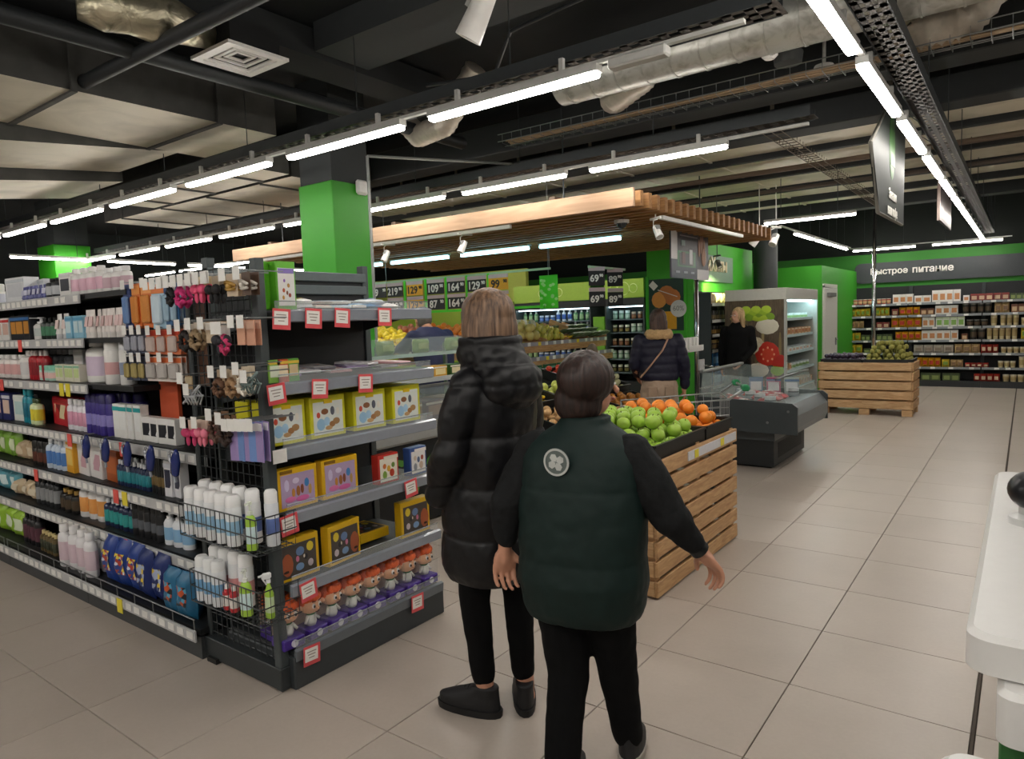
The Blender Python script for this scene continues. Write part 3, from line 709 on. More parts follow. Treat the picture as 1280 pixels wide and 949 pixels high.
# --- top shelf
row(0, -42, -20, 2, lambda w: jar(w, .17, W_, '#dcdcd8', '#c7cbd8'), 'cream_tub', 'big white tub with grey lid on the top toiletries shelf', 'tub')
row(0, 0, 20, 1, lambda w: carton(w, .1, .18, '#e4e6ea', '#d5d8de', '#c9d0d8'), 'cream_carton', 'large pale carton at the top shelf by the purple tubes', 'carton')
row(0, 22, 54, 6, lambda w: tube(w, .1, '#4a4f92', '#3b3f7c', '#cfd0e6'), 'cream_tube', 'purple blue cream tube on the top toiletries shelf', 'tube')
row(0, 20, 54, 4, lambda w: carton(w, .05, .16, '#d5d8da', '#e6e8ea', '#b9c0c4'), 'cream_carton', 'pale tall carton behind the purple tubes on the top shelf', 'carton', 1.97)
row(0, 56, 72, 2, lambda w: bottle(w, .13, '#2e3136', '#15171a', '#b9bdc2', False), 'lotion_bottle', 'dark lotion bottle on the top toiletries shelf', 'bottle')
row(0, 72, 84, 1, lambda w: carton(w, .07, .15, W_, '#2b2f3a', '#d8d8d8'), 'cream_carton', 'white carton with a dark picture on the top shelf', 'carton')
row(0, 85, 123, 4, lambda w: bottle(w, .165, W_, '#f0eeee', '#e3b6c8', True), 'lotion_bottle', 'white lotion bottle with pink label on the top toiletries shelf', 'bottle', dup=2)
row(0, 124, 154, 3, lambda w: bottle(w, .14, W_, '#efefef', '#c9a9b4', True), 'soap_bottle', 'white oval soap bottle at the right end of the top shelf', 'bottle')
# --- second
row(1, -6, 9, 2, lambda w: carton(w, .06, .16, W_, '#d8b4a6', '#cc3333'), 'hair_dye_box', 'white hair dye box with a red stripe on the second shelf', 'box')
row(1, 11, 36, 3, lambda w: carton(w, .07, .17, '#22242a', '#c98b3a', '#3d6ea8'), 'hair_dye_box', 'black hair dye box with amber picture on the second shelf', 'box')
row(1, 37, 47, 1, lambda w: pump(w, .15, W_, '#f2f2f2', '#c9d2cf'), 'pump_bottle', 'white pump bottle on the second toiletries shelf', 'bottle')
row(1, 51, 67, 3, lambda w: bottle(w, .14, '#1e2a25', '#0f1513', '#3f7f5b', False), 'aftershave_bottle', 'dark green bottle on the second toiletries shelf', 'bottle')
row(1, 67, 81, 2, lambda w: tube(w, .16, W_, '#cfcfd2', '#e7d3ce'), 'cream_tube', 'white cream tube beside the light blue cartons', 'tube')
row(1, 82, 104, 3, lambda w: carton(w, .06, .14, '#8fc4dc', '#d5ebf2', '#5a9fc4'), 'cream_carton', 'light blue cream carton on the second toiletries shelf', 'carton')
row(1, 104, 153, 8, lambda w: tube(w, .17, '#e6ded9', '#e2dcd8', '#d9b6b4'), 'cream_tube', 'pale pink cream tube standing in the row on the second shelf', 'tube')
# --- third
row(2, -8, 25, 4, lambda w: bottle(w, .17, '#ece6e2', '#f3f1ef', '#e2b2b0', True), 'shampoo_bottle', 'white shampoo bottle with rose label on the third shelf', 'bottle')
row(2, 25, 35, 1, lambda w: bottle(w, .2, W_, '#f2f0ee', '#d8d8d8', False), 'shampoo_bottle', 'tall all white bottle next to the red bottles', 'bottle')
row(2, 35, 55, 4, lambda w: bottle(w, .2, '#b3232c', '#d9d3d0', '#8f1a24', False), 'shampoo_bottle', 'red bottle with white tip on the third toiletries shelf', 'bottle')
row(2, 50, 90, 5, lambda w: bottle(w, .2, '#4a4e54', '#c9ced2', '#6a6f75', False), 'serum_bottle', 'grey glass bottle behind the small jars on the third shelf', 'bottle', 2.0)
row(2, 47, 66, 3, lambda w: jar(w, .1, '#bfe4d6', '#7fcab0', '#f0c9c4'), 'cream_jar', 'mint green cream jar on the third toiletries shelf', 'jar')
row(2, 66, 97, 5, lambda w: carton(w, .05, .11, '#e9e6d2', '#cfdf9a', '#8cc7a8'), 'soap_carton', 'cream and green soap carton on the third shelf', 'carton')
row(2, 90, 100, 1, lambda w: carton(w, .05, .2, '#dfe0de', '#eceae8', '#cfcfcf'), 'cotton_pack', 'grey white cotton pack behind the tall white bottle', 'pack', 1.97)
row(2, 100, 121, 1, lambda w: bottle(w, .27, W_, '#ecebea', '#d7c6dc', True), 'hair_bottle', 'very tall white bottle with mauve print on the third shelf', 'bottle')
row(2, 131, 142, 1, lambda w: can(w, .26, W_, '#f2f2f0', '#d8a8a8'), 'spray_can', 'white hair spray can with red ring on the third shelf', 'can')
row(2, 147, 157, 1, lambda w: can(w, .26, W_, '#dfe1e4', '#8d97ae'), 'spray_can', 'white hair spray can with blue ring on the third shelf', 'can')
# --- fourth
row(3, -6, 11, 2, lambda w: carton(w, .08, .2, '#2a2f66', '#e0c4b4', '#d8d8e2'), 'diaper_box', 'navy box with a pale picture on the fourth shelf', 'box')
row(3, 11, 25, 1, lambda w: carton(w, .08, .19, '#e6ebe6', '#bcd8d8', '#dfe6e0'), 'wipes_pack', 'white wipes pack on the fourth toiletries shelf', 'pack')
row(3, 25, 37, 2, lambda w: bottle(w, .24, '#1f8fa3', '#2fb0c0', '#0f6f86', True), 'shampoo_bottle', 'teal shampoo bottle on the fourth shelf', 'bottle')
row(3, 37, 47, 2, lambda w: bottle(w, .18, '#dce9b8', '#3c4e2a', '#e0d23c', False), 'shampoo_bottle', 'yellow green shampoo bottle beside the red gift box', 'bottle')
row(3, 47, 78, 1, lambda w: carton(w, .12, .19, '#c62633', art('red_gift_print', ['#c62633', '#e8d7b0', '#7d1622', '#c62633']), '#a81c28'), 'gift_box', 'red soap gift box on the fourth toiletries shelf', 'box')
row(3, 80, 106, 4, lambda w: bottle(w, .2, '#eceaf0', '#f3f1f3', '#dc9fb8', True), 'shampoo_bottle', 'white and pink bottle beside the purple cans', 'bottle')
row(3, 106, 138, 5, lambda w: can(w, .25, '#3d2f86', '#2a2160', '#8e86c8'), 'spray_can', 'purple deodorant can on the fourth toiletries shelf', 'can', dup=2)
row(3, 138, 176, 4, lambda w: can(w, .25, '#332b78', '#241d55', '#6a62b0'), 'spray_can', 'dark violet deodorant can behind the white razor boxes', 'can', 2.0)
row(3, 141, 174, 4, lambda w: carton(w, .05, .2, W_, '#eceeed', '#2fa5a8'), 'razor_box', 'white razor box with teal stripe on the fourth shelf', 'box')
row(3, 174, 216, 4, lambda w: carton(w, .05, .14, W_, art('dark_dot_print', ['#20222a', '#eceeee', '#20222a']), '#eceaea'), 'cream_carton', 'white carton with dark round picture on the fourth shelf', 'carton')
# --- fifth
row(4, -14, 20, 3, lambda w: pouch(w, .1, .2, '#7fae3c', '#d8e4c0', 3), 'napkin_pack', 'green napkin pack on the fifth toiletries shelf', 'pack')
row(4, 14, 40, 2, lambda w: pouch(w, .1, .14, '#c0a888', '#d9c8ac', 5), 'sponge_pack', 'beige sponge pack on the fifth toiletries shelf', 'pack')
row(4, 40, 58, 3, lambda w: jar(w, .17, '#25221f', '#1a1816', '#5b2f22'), 'hair_wax_jar', 'dark jar on the fifth toiletries shelf', 'jar')
row(4, 58, 81, 4, lambda w: bottle(w, .2, '#cfdcec', '#eef2f6', '#4f7fc0', False), 'mouthwash_bottle', 'pale blue mouthwash bottle on the fifth shelf', 'bottle')
row(4, 81, 92, 1, lambda w: carton(w, .07, .2, '#e8a826', '#f3cf6a', '#e8e2d2'), 'pad_pack', 'amber yellow pack on the fifth toiletries shelf', 'pack')
row(4, 92, 126, 2, lambda w: carton(w, .1, .2, '#e9e6e4', art('pale_print', ['#e9e6e4', '#d3a6b4', '#e9e6e4', '#b8aeb8']), '#f0eeec'), 'pad_pack', 'white pack with rosy line print on the fifth shelf', 'pack')
row(4, 127, 145, 1, lambda w: carton(w, .08, .2, '#a4501f', '#c0642a', '#7f3a18'), 'hair_dye_box', 'orange brown box on the fifth shelf of the first bay', 'box')
row(4, 145, 186, 9, lambda w: bottle(w, .15, '#1d2a4d', '#e2e4e8', '#2c8894', False), 'roll_on_bottle', 'navy and teal roll-on bottle with white cap on the fifth shelf', 'bottle', dup=2)
row(4, 187, 206, 4, lambda w: can(w, .2, '#17181a', '#0f1011', '#77623a'), 'spray_can', 'slim black deodorant can on the fifth shelf', 'can')
row(4, 206, 224, 2, lambda w: carton(w, .05, .2, '#e6e6ea', art('dark_dot_print2', ['#1f2742', '#e6e6ea', '#1f2742'], 7), '#cfd2dc'), 'cream_carton', 'white carton with navy round picture on the fifth shelf', 'carton')
# --- sixth
row(5, -16, 18, 3, lambda w: pouch(w, .1, .17, '#5aa0b0', '#cfe3e6', 7), 'wipes_pack', 'blue wipes pack on the sixth toiletries shelf', 'pack')
row(5, 12, 45, 3, lambda w: pouch(w, .1, .12, '#cdb795', '#e4d8c0', 8), 'cotton_pack', 'beige cotton pack on the sixth toiletries shelf', 'pack')
row(5, 45, 70, 5, lambda w: bottle(w, .2, '#26282b', '#0f1011', '#8a8d90', False), 'shampoo_bottle', 'slim charcoal bottle on the sixth toiletries shelf', 'bottle')
row(5, 73, 94, 3, lambda w: bottle(w, .15, '#1c1a1a', '#b7924a', '#4a3c2a', False), 'perfume_bottle', 'dark perfume bottle with gold cap on the sixth shelf', 'bottle')
row(5, 95, 126, 3, lambda w: bottle(w, .22, '#e9e7e6', '#eceae9', '#e6a055', True), 'shampoo_bottle', 'white bottle with orange label on the sixth shelf', 'bottle')
row(5, 129, 165, 6, lambda w: bottle(w, .17, '#1c2747', '#dfe2e6', '#2f9a97', False), 'roll_on_bottle', 'navy bottle with turquoise label on the sixth shelf', 'bottle', dup=2)
row(5, 165, 202, 5, lambda w: can(w, .2, '#1a1b1e', '#111214', '#5a5f66'), 'spray_can', 'black deodorant can on the sixth toiletries shelf', 'can')
row(5, 202, 234, 3, lambda w: pump(w, .2, '#e8ebf0', '#f2f3f5', '#8ab8dc'), 'pump_bottle', 'white and light blue pump bottle on the sixth shelf', 'bottle')
# --- bottom
row(6, -20, 28, 4, lambda w: pouch(w, .12, .2, '#9bc53a', '#e3efcf', 11), 'napkin_pack', 'lime green napkin pack on the bottom toiletries shelf', 'pack', 1.78)
row(6, -20, 28, 3, lambda w: pouch(w, .12, .2, '#7cc0d8', '#e8f2f4', 12), 'napkin_pack', 'sky blue napkin pack behind the lime ones on the bottom shelf', 'pack', 1.98)
row(6, 28, 48, 4, lambda w: bottle(w, .22, '#1a1a1c', '#101012', '#5a3440', False), 'shampoo_bottle', 'black shampoo bottle on the bottom toiletries shelf', 'bottle', 1.78)
row(6, 48, 69, 5, lambda w: bottle(w, .14, '#6a5a3a', '#d4c28a', '#3c4030', False), 'oil_bottle', 'small amber oil bottle on the bottom toiletries shelf', 'bottle', 1.76)
row(6, 70, 112, 4, lambda w: bottle(w, .27, '#e9e8ea', '#f1f0f1', '#d8c2cc', True), 'shower_bottle', 'large white shower gel bottle on the bottom shelf', 'bottle', 1.7, 2)
row(6, 113, 131, 2, lambda w: pump(w, .26, '#e6e7ea', '#f1f1f1', '#c5d3e2'), 'pump_bottle', 'white pump bottle beside the blue bags', 'bottle', 1.8)
row(6, 126, 172, 3, lambda w: pouch(w, .1, .28, '#24418f', art('bag_print', ['#24418f', '#f0d84a', '#dfe4ee', '#24418f', '#b53a2a'], 45), 14), 'diaper_bag', 'glossy blue diaper bag with yellow and white print', 'bag', 1.72, 2)
row(6, 168, 204, 2, lambda w: pouch(w, .1, .27, '#1c2f6e', art('bag_print2', ['#1c2f6e', '#e6c933', '#1c2f6e', '#aab6d2'], 45), 15), 'diaper_bag', 'darker navy diaper bag with yellow print', 'bag', 1.72, 2)
row(6, 203, 236, 2, lambda w: pouch(w, .1, .24, '#2a6f96', art('bag_print3', ['#2a6f96', '#20242c', '#c9562c', '#58a8c8'], 40), 17), 'wipes_bag', 'turquoise and dark wipes bag at the end of the bottom shelf', 'bag', 1.7, 2)
# --- hanging goods of the first bay
hookm = MB().tube([(0, 0, 0), (0, -.2, 0), (0, -.21, .012)], .0028, 5).mesh(STEEL)
htag = B((0, 0, 0), (.045, .002, .05)).mesh(TAGW)
def hook(parent, x, y, z):
    h = obj('hook', hookm, parent, (x-parent.location.x, y-parent.location.y, z)); obj('price_tag', htag, h, (0, -.213, -.014)); return h
obj('hook_backboard', B((-3.58-bay1.location.x, 1.99-BY, 1.56), (.74, .02, .5)).mesh(M('#8a6a58', .6)), bay1)
obj('orange_panel', B((xat(216, 1.98, 1.2)-bay1.location.x, 1.97-BY, 1.19), (.2, .02, .3)).mesh(M('#c2502a', .6)), bay1)['label'] = 'orange cardboard panel'
@cached
def blister(w, h, card, good, hdr):
    b = MB().box((0, 0, -h/2), (w, .003, h)); g = MB().box((0, -.012, -h*.58), (w*.7, .022, h*.62), bev=.008); k = MB().box((0, -.003, -h*.14), (w*.96, .003, h*.2))
    return [('card', b.mesh(mm(card))), ('blister', g.mesh(mm(good, .2))), ('header', k.mesh(mm(hdr)))]
def hang(px0, px1, y, n, Y, f, name, label, cat, host, rows=2):
    zz = aty((px0+px1)/2, y, Y).z
    X0, X1 = xat(px0, Y, zz), xat(px1, Y, zz); w = (X1-X0)/n; parts = f(round(w*.93, 3))
    for k in range(n):
        x = X0+(k+.5)*w
        if host is not None: hook(host, x, Y+.19, zz+.012)
        for d in range(rows):
            lb = nth(n-1-k, label, 'the mesh panel') if n > 1 else label
            inst(name, lb if d == 0 else 'rear '+lb, cat, label if n*rows > 1 else None, parts, (x, Y+d*.035, zz), J.uniform(-.1, .1))
hang(153, 163, 356, 1, 1.82, lambda w: blister(w, .24, '#3a4f86', '#6f8fc0', '#2b3c70'), 'toothbrush_pack', 'blue toothbrush pack at the left of the top hook row', 'pack', bay1)
hang(163, 189, 354, 2, 1.82, lambda w: blister(w, .24, '#e07a36', '#d98f4a', '#f0a050'), 'toothbrush_pack', 'orange toothbrush pack in the top hook row', 'pack', bay1)
hang(189, 204, 353, 1, 1.82, lambda w: blister(w, .24, '#a9cde0', '#cfe2ee', '#e07a36'), 'toothbrush_pack', 'pale blue toothbrush pack in the top hook row', 'pack', bay1)
hang(204, 222, 353, 2, 1.82, lambda w: blister(w, .22, '#3f6f9f', '#a7c3d6', '#274a78'), 'toothbrush_pack', 'steel blue toothbrush pack next to the hair ties', 'pack', bay1)
hang(156, 183, 412, 3, 1.82, lambda w: blister(w, .13, '#5a5f70', '#a9acb8', '#3a3f50'), 'razor_blister', 'grey razor blister in the second hook row', 'pack', bay1)
hang(183, 224, 412, 3, 1.82, lambda w: blister(w, .13, '#e0845a', '#c9b8b0', '#c94a34'), 'razor_blister', 'coral razor blister in the second hook row', 'pack', bay1)
hang(156, 183, 446, 3, 1.82, lambda w: blister(w, .13, '#4e5568', '#b0a06a', '#3a3f50'), 'razor_blister', 'dark grey razor blister in the third hook row', 'pack', bay1)
hang(183, 226, 446, 3, 1.82, lambda w: blister(w, .13, '#d9d2cc', '#b9b4b0', '#d8713f'), 'razor_blister', 'pale razor blister in the third hook row', 'pack', bay1)
# navy shaver packs with a silver ring on the fourth rail
sh_b = MB().lathe([(.01, -.145), (.032, -.13), (.036, -.06), (.022, -.015), (.008, 0)], 12, (.03, 0, 0), sy=.5, rot=Euler((0, .25, 0)).to_matrix()).mesh(M('#22306e', .25), True)
sh_r = MB(); sh_r.tube([(.034*math.cos(a), -.004, -.045+.034*math.sin(a)) for a in [2*math.pi*k/16 for k in range(16)]], .008, 6, closed=True); sh_r = sh_r.mesh(M('#c9ccd2', .25, .6), True)
sh_s = MB().box((-.005, 0, -.12), (.014, .008, .1), rot=Euler((0, -.2, 0)).to_matrix()).mesh(M('#9aa0ac', .3))
for q_, px in enumerate((217, 186, 157, 130, 106)):
    z = LT[3]+.03; Y = 1.72
    t = thing('razor_pack', nth(q_, 'navy razor pack with a silver ring on the fourth rail', 'the mesh panel'), 'pack', (xat(px, Y, z-.04), Y, z), 0, 'navy razor packs on the fourth rail')
    obj('pack', sh_b, t); obj('ring', sh_r, t); obj('razor_handle', sh_s, t); obj('strip', B((0, .025, .0), (.006, .06, .004)).mesh(STEEL), t)
# ================================================================ wire mesh side panel with hair accessories and baskets
MX0, MX1, MY = -3.2, -2.62, 1.74
mp = thing('mesh_display_panel', 'dark wire mesh side panel hung with hair accessories', 'display panel', ((MX0+MX1)/2, MY, 0)); mox = (MX0+MX1)/2
g = MB()
for k in range(13): x = MX0+.02+k*(MX1-MX0-.04)/12-mox; g.tube([(x, 0, .12), (x, 0, 1.88)], .0028, 4)
for k in range(37): z = .13+k*.0485; g.tube([(MX0+.01-mox, .004, z), (MX1-.01-mox, .004, z)], .0028, 4)
obj('wire_grid', g.mesh(M('#3a3e40', .45, .5)), mp)
obj('post', B((MX1-mox, 0, .95), (.045, .045, 1.9), .004).mesh(M('#4b5254', .45, .3)), mp)
obj('post', B((MX0-mox, .01, .95), (.03, .03, 1.88), .004).mesh(M('#3a4042', .45, .3)), mp)
obj('base_rail', B((-.0, -.0, .06), (MX1-MX0+.06, .06, .1), .004).mesh(M('#33383a', .5, .2)), mp)
obj('foot', B((-.22, -.01, .012), (.08, .07, .024)).mesh(BLACK), mp)
# hair accessories
@cached
def scrunchie(card, c, r):
    a = MB().box((0, 0, -.03), (.045, .002, .06)); b = MB(); n = 22
    b.tube([((r+.006*math.sin(k*2.9))*math.cos(2*math.pi*k/n), -.014+.005*math.cos(k*2.1), -.075+(r*1.05+.005*math.cos(k*3.7))*math.sin(2*math.pi*k/n)) for k in range(n)], [.011+.004*math.sin(k*4.1) for k in range(n)], 7, closed=True)
    return [('card', a.mesh(mm(card))), ('hair_tie', b.mesh(mm(c, .7), True))]
@cached
def bow(card, c):
    a = MB().box((0, 0, -.035), (.06, .002, .07)); b = MB()
    for s in (-1, 1):
        b.ball((s*.03, -.015, -.055), .028, 8, 6, sc=(1, .55, .75)); b.ball((s*.02, -.012, -.09), .02, 8, 6, sc=(.6, .4, 1.2))
    b.ball((0, -.02, -.058), .013, 8, 6)
    return [('card', a.mesh(mm(card))), ('bow', b.mesh(mm(c, .7), True))]
@cached
def clip(card, c):
    a = MB().box((0, 0, -.045), (.07, .002, .09)); b = MB()
    b.tube([(-.03, -.01, -.04), (-.01, -.022, -.032), (.015, -.02, -.038), (.032, -.01, -.05)], .007, 6); b.tube([(-.028, -.01, -.06), (0, -.02, -.066), (.03, -.01, -.062)], .006, 6); b.ball((0, -.016, -.05), .014, 8, 6)
    return [('card', a.mesh(mm(card))), ('clip', b.mesh(mm(c, .25), True))]
@cached
def claw(c):
    b = MB()
    for s in (-1, 1):
        for k in range(4): b.tube([(-.03+k*.02, -.01, -.01), (-.03+k*.02, -.01+s*.022, -.04), (-.03+k*.02, -.01+s*.006, -.075)], .004, 5)
        b.tube([(-.035, -.01+s*.02, -.038), (.035, -.01+s*.02, -.038)], .006, 6)
    b.tube([(-.06, -.02, -.07), (.06, -.02, .01)], .006, 6)
    return [('jaw', b.mesh(mm(c, .25), True))]
@cached
def cards(card, hd, h):
    return [('card', MB().box((0, 0, -h/2), (.055, .003, h)).mesh(mm(card))), ('header', MB().box((0, -.002, -.02), (.05, .003, .03)).mesh(mm(hd)))]
def acc(px, y, parts, name, label, cat, rows=1, Y=1.58, rz=0.):
    p = aty(px, y, Y)
    hook(mp, p.x, Y+.17, p.z+.008)
    for d in range(rows): inst(name, label if d == 0 else ('second ' if d == 1 else 'third ')+label+' from the hook tip', cat, label if rows > 1 else None, parts, (p.x+J.uniform(-.004, .004), Y+d*.03, p.z), rz+J.uniform(-.15, .15))
for k in range(9): hook(mp, MX0+.05+k*.06, MY, 1.83)
acc(216, 350, scrunchie('#d8d4d2', '#17161a', .026), 'hair_tie', 'black hair tie behind the fuchsia one on the mesh panel', 'hair tie')
acc(228, 350, scrunchie('#e6dfe0', '#d8347e', .03), 'hair_tie', 'fuchsia hair tie on a white card on the mesh panel', 'hair tie', 2)
acc(251, 345, bow('#e8d8b0', '#e4547c'), 'hair_bow', 'pink hair bow on the top row of the mesh panel', 'hair bow', 2)
acc(269, 345, bow('#c8b8a0', '#141316'), 'hair_bow', 'black velvet hair bow on the mesh panel', 'hair bow', 2)
acc(289, 342, clip('#cdb9a0', '#b78f45'), 'hair_clip', 'gold hair clip on a brown card', 'hair clip', 2)
acc(307, 340, clip('#5a4436', '#c9c2b8'), 'hair_clip', 'pearl hair clip on a dark brown card', 'hair clip', 2)
acc(233, 405, scrunchie('#cfc4b4', '#2a2422', .03), 'hair_tie', 'dark brown hair tie bundle in the second row', 'hair tie', 3)
acc(246, 403, scrunchie('#cfc4b4', '#9a8262', .028), 'hair_tie', 'beige hair tie bundle in the second row', 'hair tie', 2)
acc(262, 402, cards('#b8a48a', '#e8e2da', .09), 'hair_band_card', 'beige hair band card in the second row', 'card', 3)
acc(284, 408, scrunchie('#dcd4d0', '#d03a6e', .026), 'hair_tie', 'raspberry hair tie beside a black one in the second row', 'hair tie')
acc(279, 408, bow('#e6e0dc', '#2a2a30'), 'hair_bow', 'charcoal hair bow in the second row of the mesh panel', 'hair bow')
acc(300, 400, cards('#d8a488', '#e6c0a8', .1), 'hairpin_card', 'salmon hairpin card in the second row', 'card', 2)
acc(312, 400, cards('#cf9a80', '#e0b8a0', .1), 'hairpin_card', 'dull pink hairpin card at the post', 'card', 2)
acc(236, 470, cards('#b59a74', '#d8c8a8', .07), 'hair_band_card', 'tan card above the silver claw clip', 'card')
acc(244, 484, claw('#b4b8bc'), 'claw_clip', 'silver claw clip hanging in the third row', 'hair clip')
acc(275, 462, scrunchie('#c8b498', '#6a4a34', .026), 'hair_tie', 'brown scrunchie in the third row of the mesh panel', 'hair tie', 2)
acc(291, 462, scrunchie('#c8b498', '#a5825e', .026), 'hair_tie', 'tan scrunchie in the third row of the mesh panel', 'hair tie', 2)
acc(306, 458, scrunchie('#cdbfa8', '#e6ded0', .028), 'hair_tie', 'white pearl hair tie in the third row', 'hair tie', 2)
acc(316, 468, claw('#6a7a78'), 'claw_clip', 'grey claw clip next to the white pearl hair tie', 'hair clip')
acc(240, 525, bow('#e6d0c0', '#c43a6a'), 'hair_bow', 'crimson hair bow in the fourth row', 'hair bow', 2)
acc(254, 525, bow('#d8c0b0', '#e07a90'), 'hair_bow', 'rose hair bow in the fourth row', 'hair bow', 2)
acc(272, 515, scrunchie('#8a6a52', '#5a4034', .04), 'hair_tie', 'long brown braided hair tie in the fourth row', 'hair tie', 2)
acc(284, 520, scrunchie('#8a6a52', '#3a2a24', .036), 'hair_tie', 'espresso brown hair tie in the fourth row', 'hair tie', 2)
for k, px in enumerate((292, 300, 308, 316, 323)):
    acc(px, 528, cards('#6f8fc8' if k % 2 else '#9a86b8', '#e4e2e4', .16), 'comb_pack', NTH[4-k]+(' blue' if k % 2 else ' lilac')+' comb pack from the post', 'pack', 2)
# two wire baskets with air fresheners and soap
def basket(label, pxl, pxr, ytop, ybot, yo):
    Yf = MY-.2; zt = aty((pxl+pxr)/2, ytop, Yf).z; zb = aty((pxl+pxr)/2, ybot, Yf).z; h = zt-zb
    X0, X1 = xat(pxl, Yf, zb), xat(pxr, Yf, zb)
    t = thing('wire_basket', label, 'basket', ((X0+X1)/2, MY-.1, zb)); w = X1-X0; m = M('#3c4042', .4, .5)
    b = MB()
    for z in (0, h*.5, h): b.tube([(-w/2, .09, z), (-w/2, -.1, z), (w/2, -.1, z), (w/2, .09, z)], .003, 5)
    n = 16
    for k in range(n+1): x = -w/2+k*w/n; b.tube([(x, -.1, h), (x, -.1, 0), (x, .09, 0)], .0022, 4)
    for k in range(5): y = -.1+k*.045; b.tube([(-w/2, y, h), (-w/2, y, 0), (w/2, y, 0), (w/2, y, h)], .0022, 4)
    obj('wire_frame', b.mesh(m), t)
    return X0, X1, zb, Yf
bx0, bx1, bz, bY = basket('upper wire basket of white aerosol cans on the mesh panel', 226, 322, 640, 682, 0)
def inb(n, y, f, name, label, cat, a=0., b=1., X=(bx0, bx1), z=bz, z2=.004):
    w = (X[1]-X[0]-.02)*(b-a)/n; parts = f(round(min(w, .07), 3))
    for k in range(n): inst(name, nth(n-1-k, label, 'the post') if n > 1 else label, cat, label if n > 1 else None, parts, (X[0]+.01+(X[1]-X[0]-.02)*a+(k+.5)*w, y, z+z2), J.uniform(-.6, .6))
inb(5, bY+.035, lambda w: can(w, .215, '#e6e8ea', '#f0f0f0', '#9cc4de'), 'air_freshener_can', 'white aerosol can with light blue label in the upper basket', 'can', 0, .72)
inb(5, bY+.1, lambda w: can(w, .23, '#e8e9ea', '#f2f2f2', '#5a6fa8'), 'air_freshener_can', 'white aerosol can with blue label at the back of the upper basket', 'can', 0, .8)
inb(1, bY+.035, lambda w: pump(.055, .2, '#a8d04a', '#e8efe0', '#d8eef0'), 'soap_bottle', 'green soap pump bottle in the upper basket', 'bottle', .74, .98)
inb(1, bY+.12, lambda w: can(.06, .235, '#e2e6ec', '#f0f0f0', '#5f74b0'), 'air_freshener_can', 'white aerosol can behind the green soap in the upper basket', 'can', .8, 1)
cx0_, cx1_, cz_, cY = basket('lower wire basket of white cans and green soap on the mesh panel', 240, 328, 728, 768, 0)
X2 = (cx0_, cx1_)
inb(4, cY+.1, lambda w: can(w, .23, '#e6e8ea', '#f0f0f0', '#d89a9a'), 'air_freshener_can', 'white aerosol can with red rings in the lower basket', 'can', 0, .6, X2, cz_)
inb(3, cY+.035, lambda w: can(w, .2, '#e4e8ec', '#eef0f0', '#7fb2d8'), 'air_freshener_can', 'white aerosol can with sky blue label in the lower basket', 'can', 0, .38, X2, cz_)
inb(2, cY+.03, lambda w: bottle(.04, .11, '#c8323a', '#f0eeec', '#e8e4e0', False), 'sanitizer_bottle', 'small red and white bottle in the lower basket', 'bottle', .4, .6, X2, cz_)
inb(1, cY+.035, lambda w: pump(.055, .2, '#a8d04a', '#eef2ea', '#d8eef0'), 'soap_bottle', 'green soap pump bottle at the front of the lower basket', 'bottle', .62, .8, X2, cz_)
inb(1, cY+.08, lambda w: trigger(.06, .2, '#a4cc48', '#eceff0', '#cfe4b8'), 'soap_bottle', 'green bottle with white trigger head in the lower basket', 'bottle', .8, 1, X2, cz_)
# ================================================================ toy end shelving (front faces +X)
TXF, TXB, TY0_, TY1_ = -2.56, -3.08, 1.77, 2.73
TZ = [1.67, 1.355, 1.075, .785, .465, .17]
TSH = M('#3f4447', .45, .3); tox, toy = TXB, (TY0_+TY1_)/2
TU = thing('shelving_unit', 'toy shelving end unit with clear price rails and red price cards', 'shelving', (tox, toy, 0))
Wt = TY1_-TY0_
obj('back_panel', B((-.0, 0, .95), (.02, Wt, 1.8)).mesh(M('#1f2123', .6)), TU)
obj('upright', B((.0, Wt/2-.0, .97), (.05, .04, 1.94), .003).mesh(M('#4b5254', .45, .3)), TU)
obj('upright', B((.0, -Wt/2+.02, .97), (.05, .04, 1.94), .003).mesh(M('#4b5254', .45, .3)), TU)
for z in (1.87, 1.80): obj('crossbar', B((.01, 0, z), (.04, Wt, .05), .004).mesh(M('#5d6668', .45, .3)), TU)
tb = obj('base', B(((TXF-TXB)/2, 0, .075), (TXF-TXB, Wt+.02, .15), .006).mesh(TSH), TU)
obj('kick_plate', B((TXF-TXB-.02, 0, .02), (.03, Wt, .04)).mesh(BLACK), TU)
cardf = MB().box((0, 0, 0), (.003, .088, .088)).mesh(M('#e0555a', .35)); cardp = MB().box((.002, -.004, .004), (.003, .068, .058)).mesh(M('#efece6', .5)); cardt = MB()
for k in range(3): cardt.box((.004, -.004, .018-.013*k), (.001, .05-.01*k, .004))
cardt = cardt.mesh(M('#9a9088', .6))
SHELF = []
for i, z in enumerate(TZ):
    d = TXF-TXB-.02
    s = obj('shelf', B((d/2+.01, 0, z-.012), (d, Wt-.01, .024)).mesh(TSH), TU); SHELF.append(s)
    r = MB().prism([(d+.008, z-.045), (d+.026, z-.04), (d+.03, z+.006), (d+.012, z+.012)], -Wt/2, Wt/2, 'y')
    obj('price_rail', r.mesh(M('#9298a2', .16, .1) if i < 5 else M('#686e74', .3)), s)
    fz = .035
    obj('clear_guard', B((d+.012, 0, z+.01+fz/2), (.003, Wt-.02, fz)).mesh(CLEAR), s)
    obj('guard_wire', MB().tube([(d+.012, -Wt/2+.01, z+.012+fz), (d+.012, Wt/2-.01, z+.012+fz)], .0025, 5).mesh(STEEL), s)
    if i < 5:
        for y in (-Wt/2+.03, Wt/2-.03): obj('bracket', MB().prism([(.02, z-.03), (d*.8, z-.028), (.02, z-.1)], y-.004, y+.004, 'y').mesh(TSH), s)
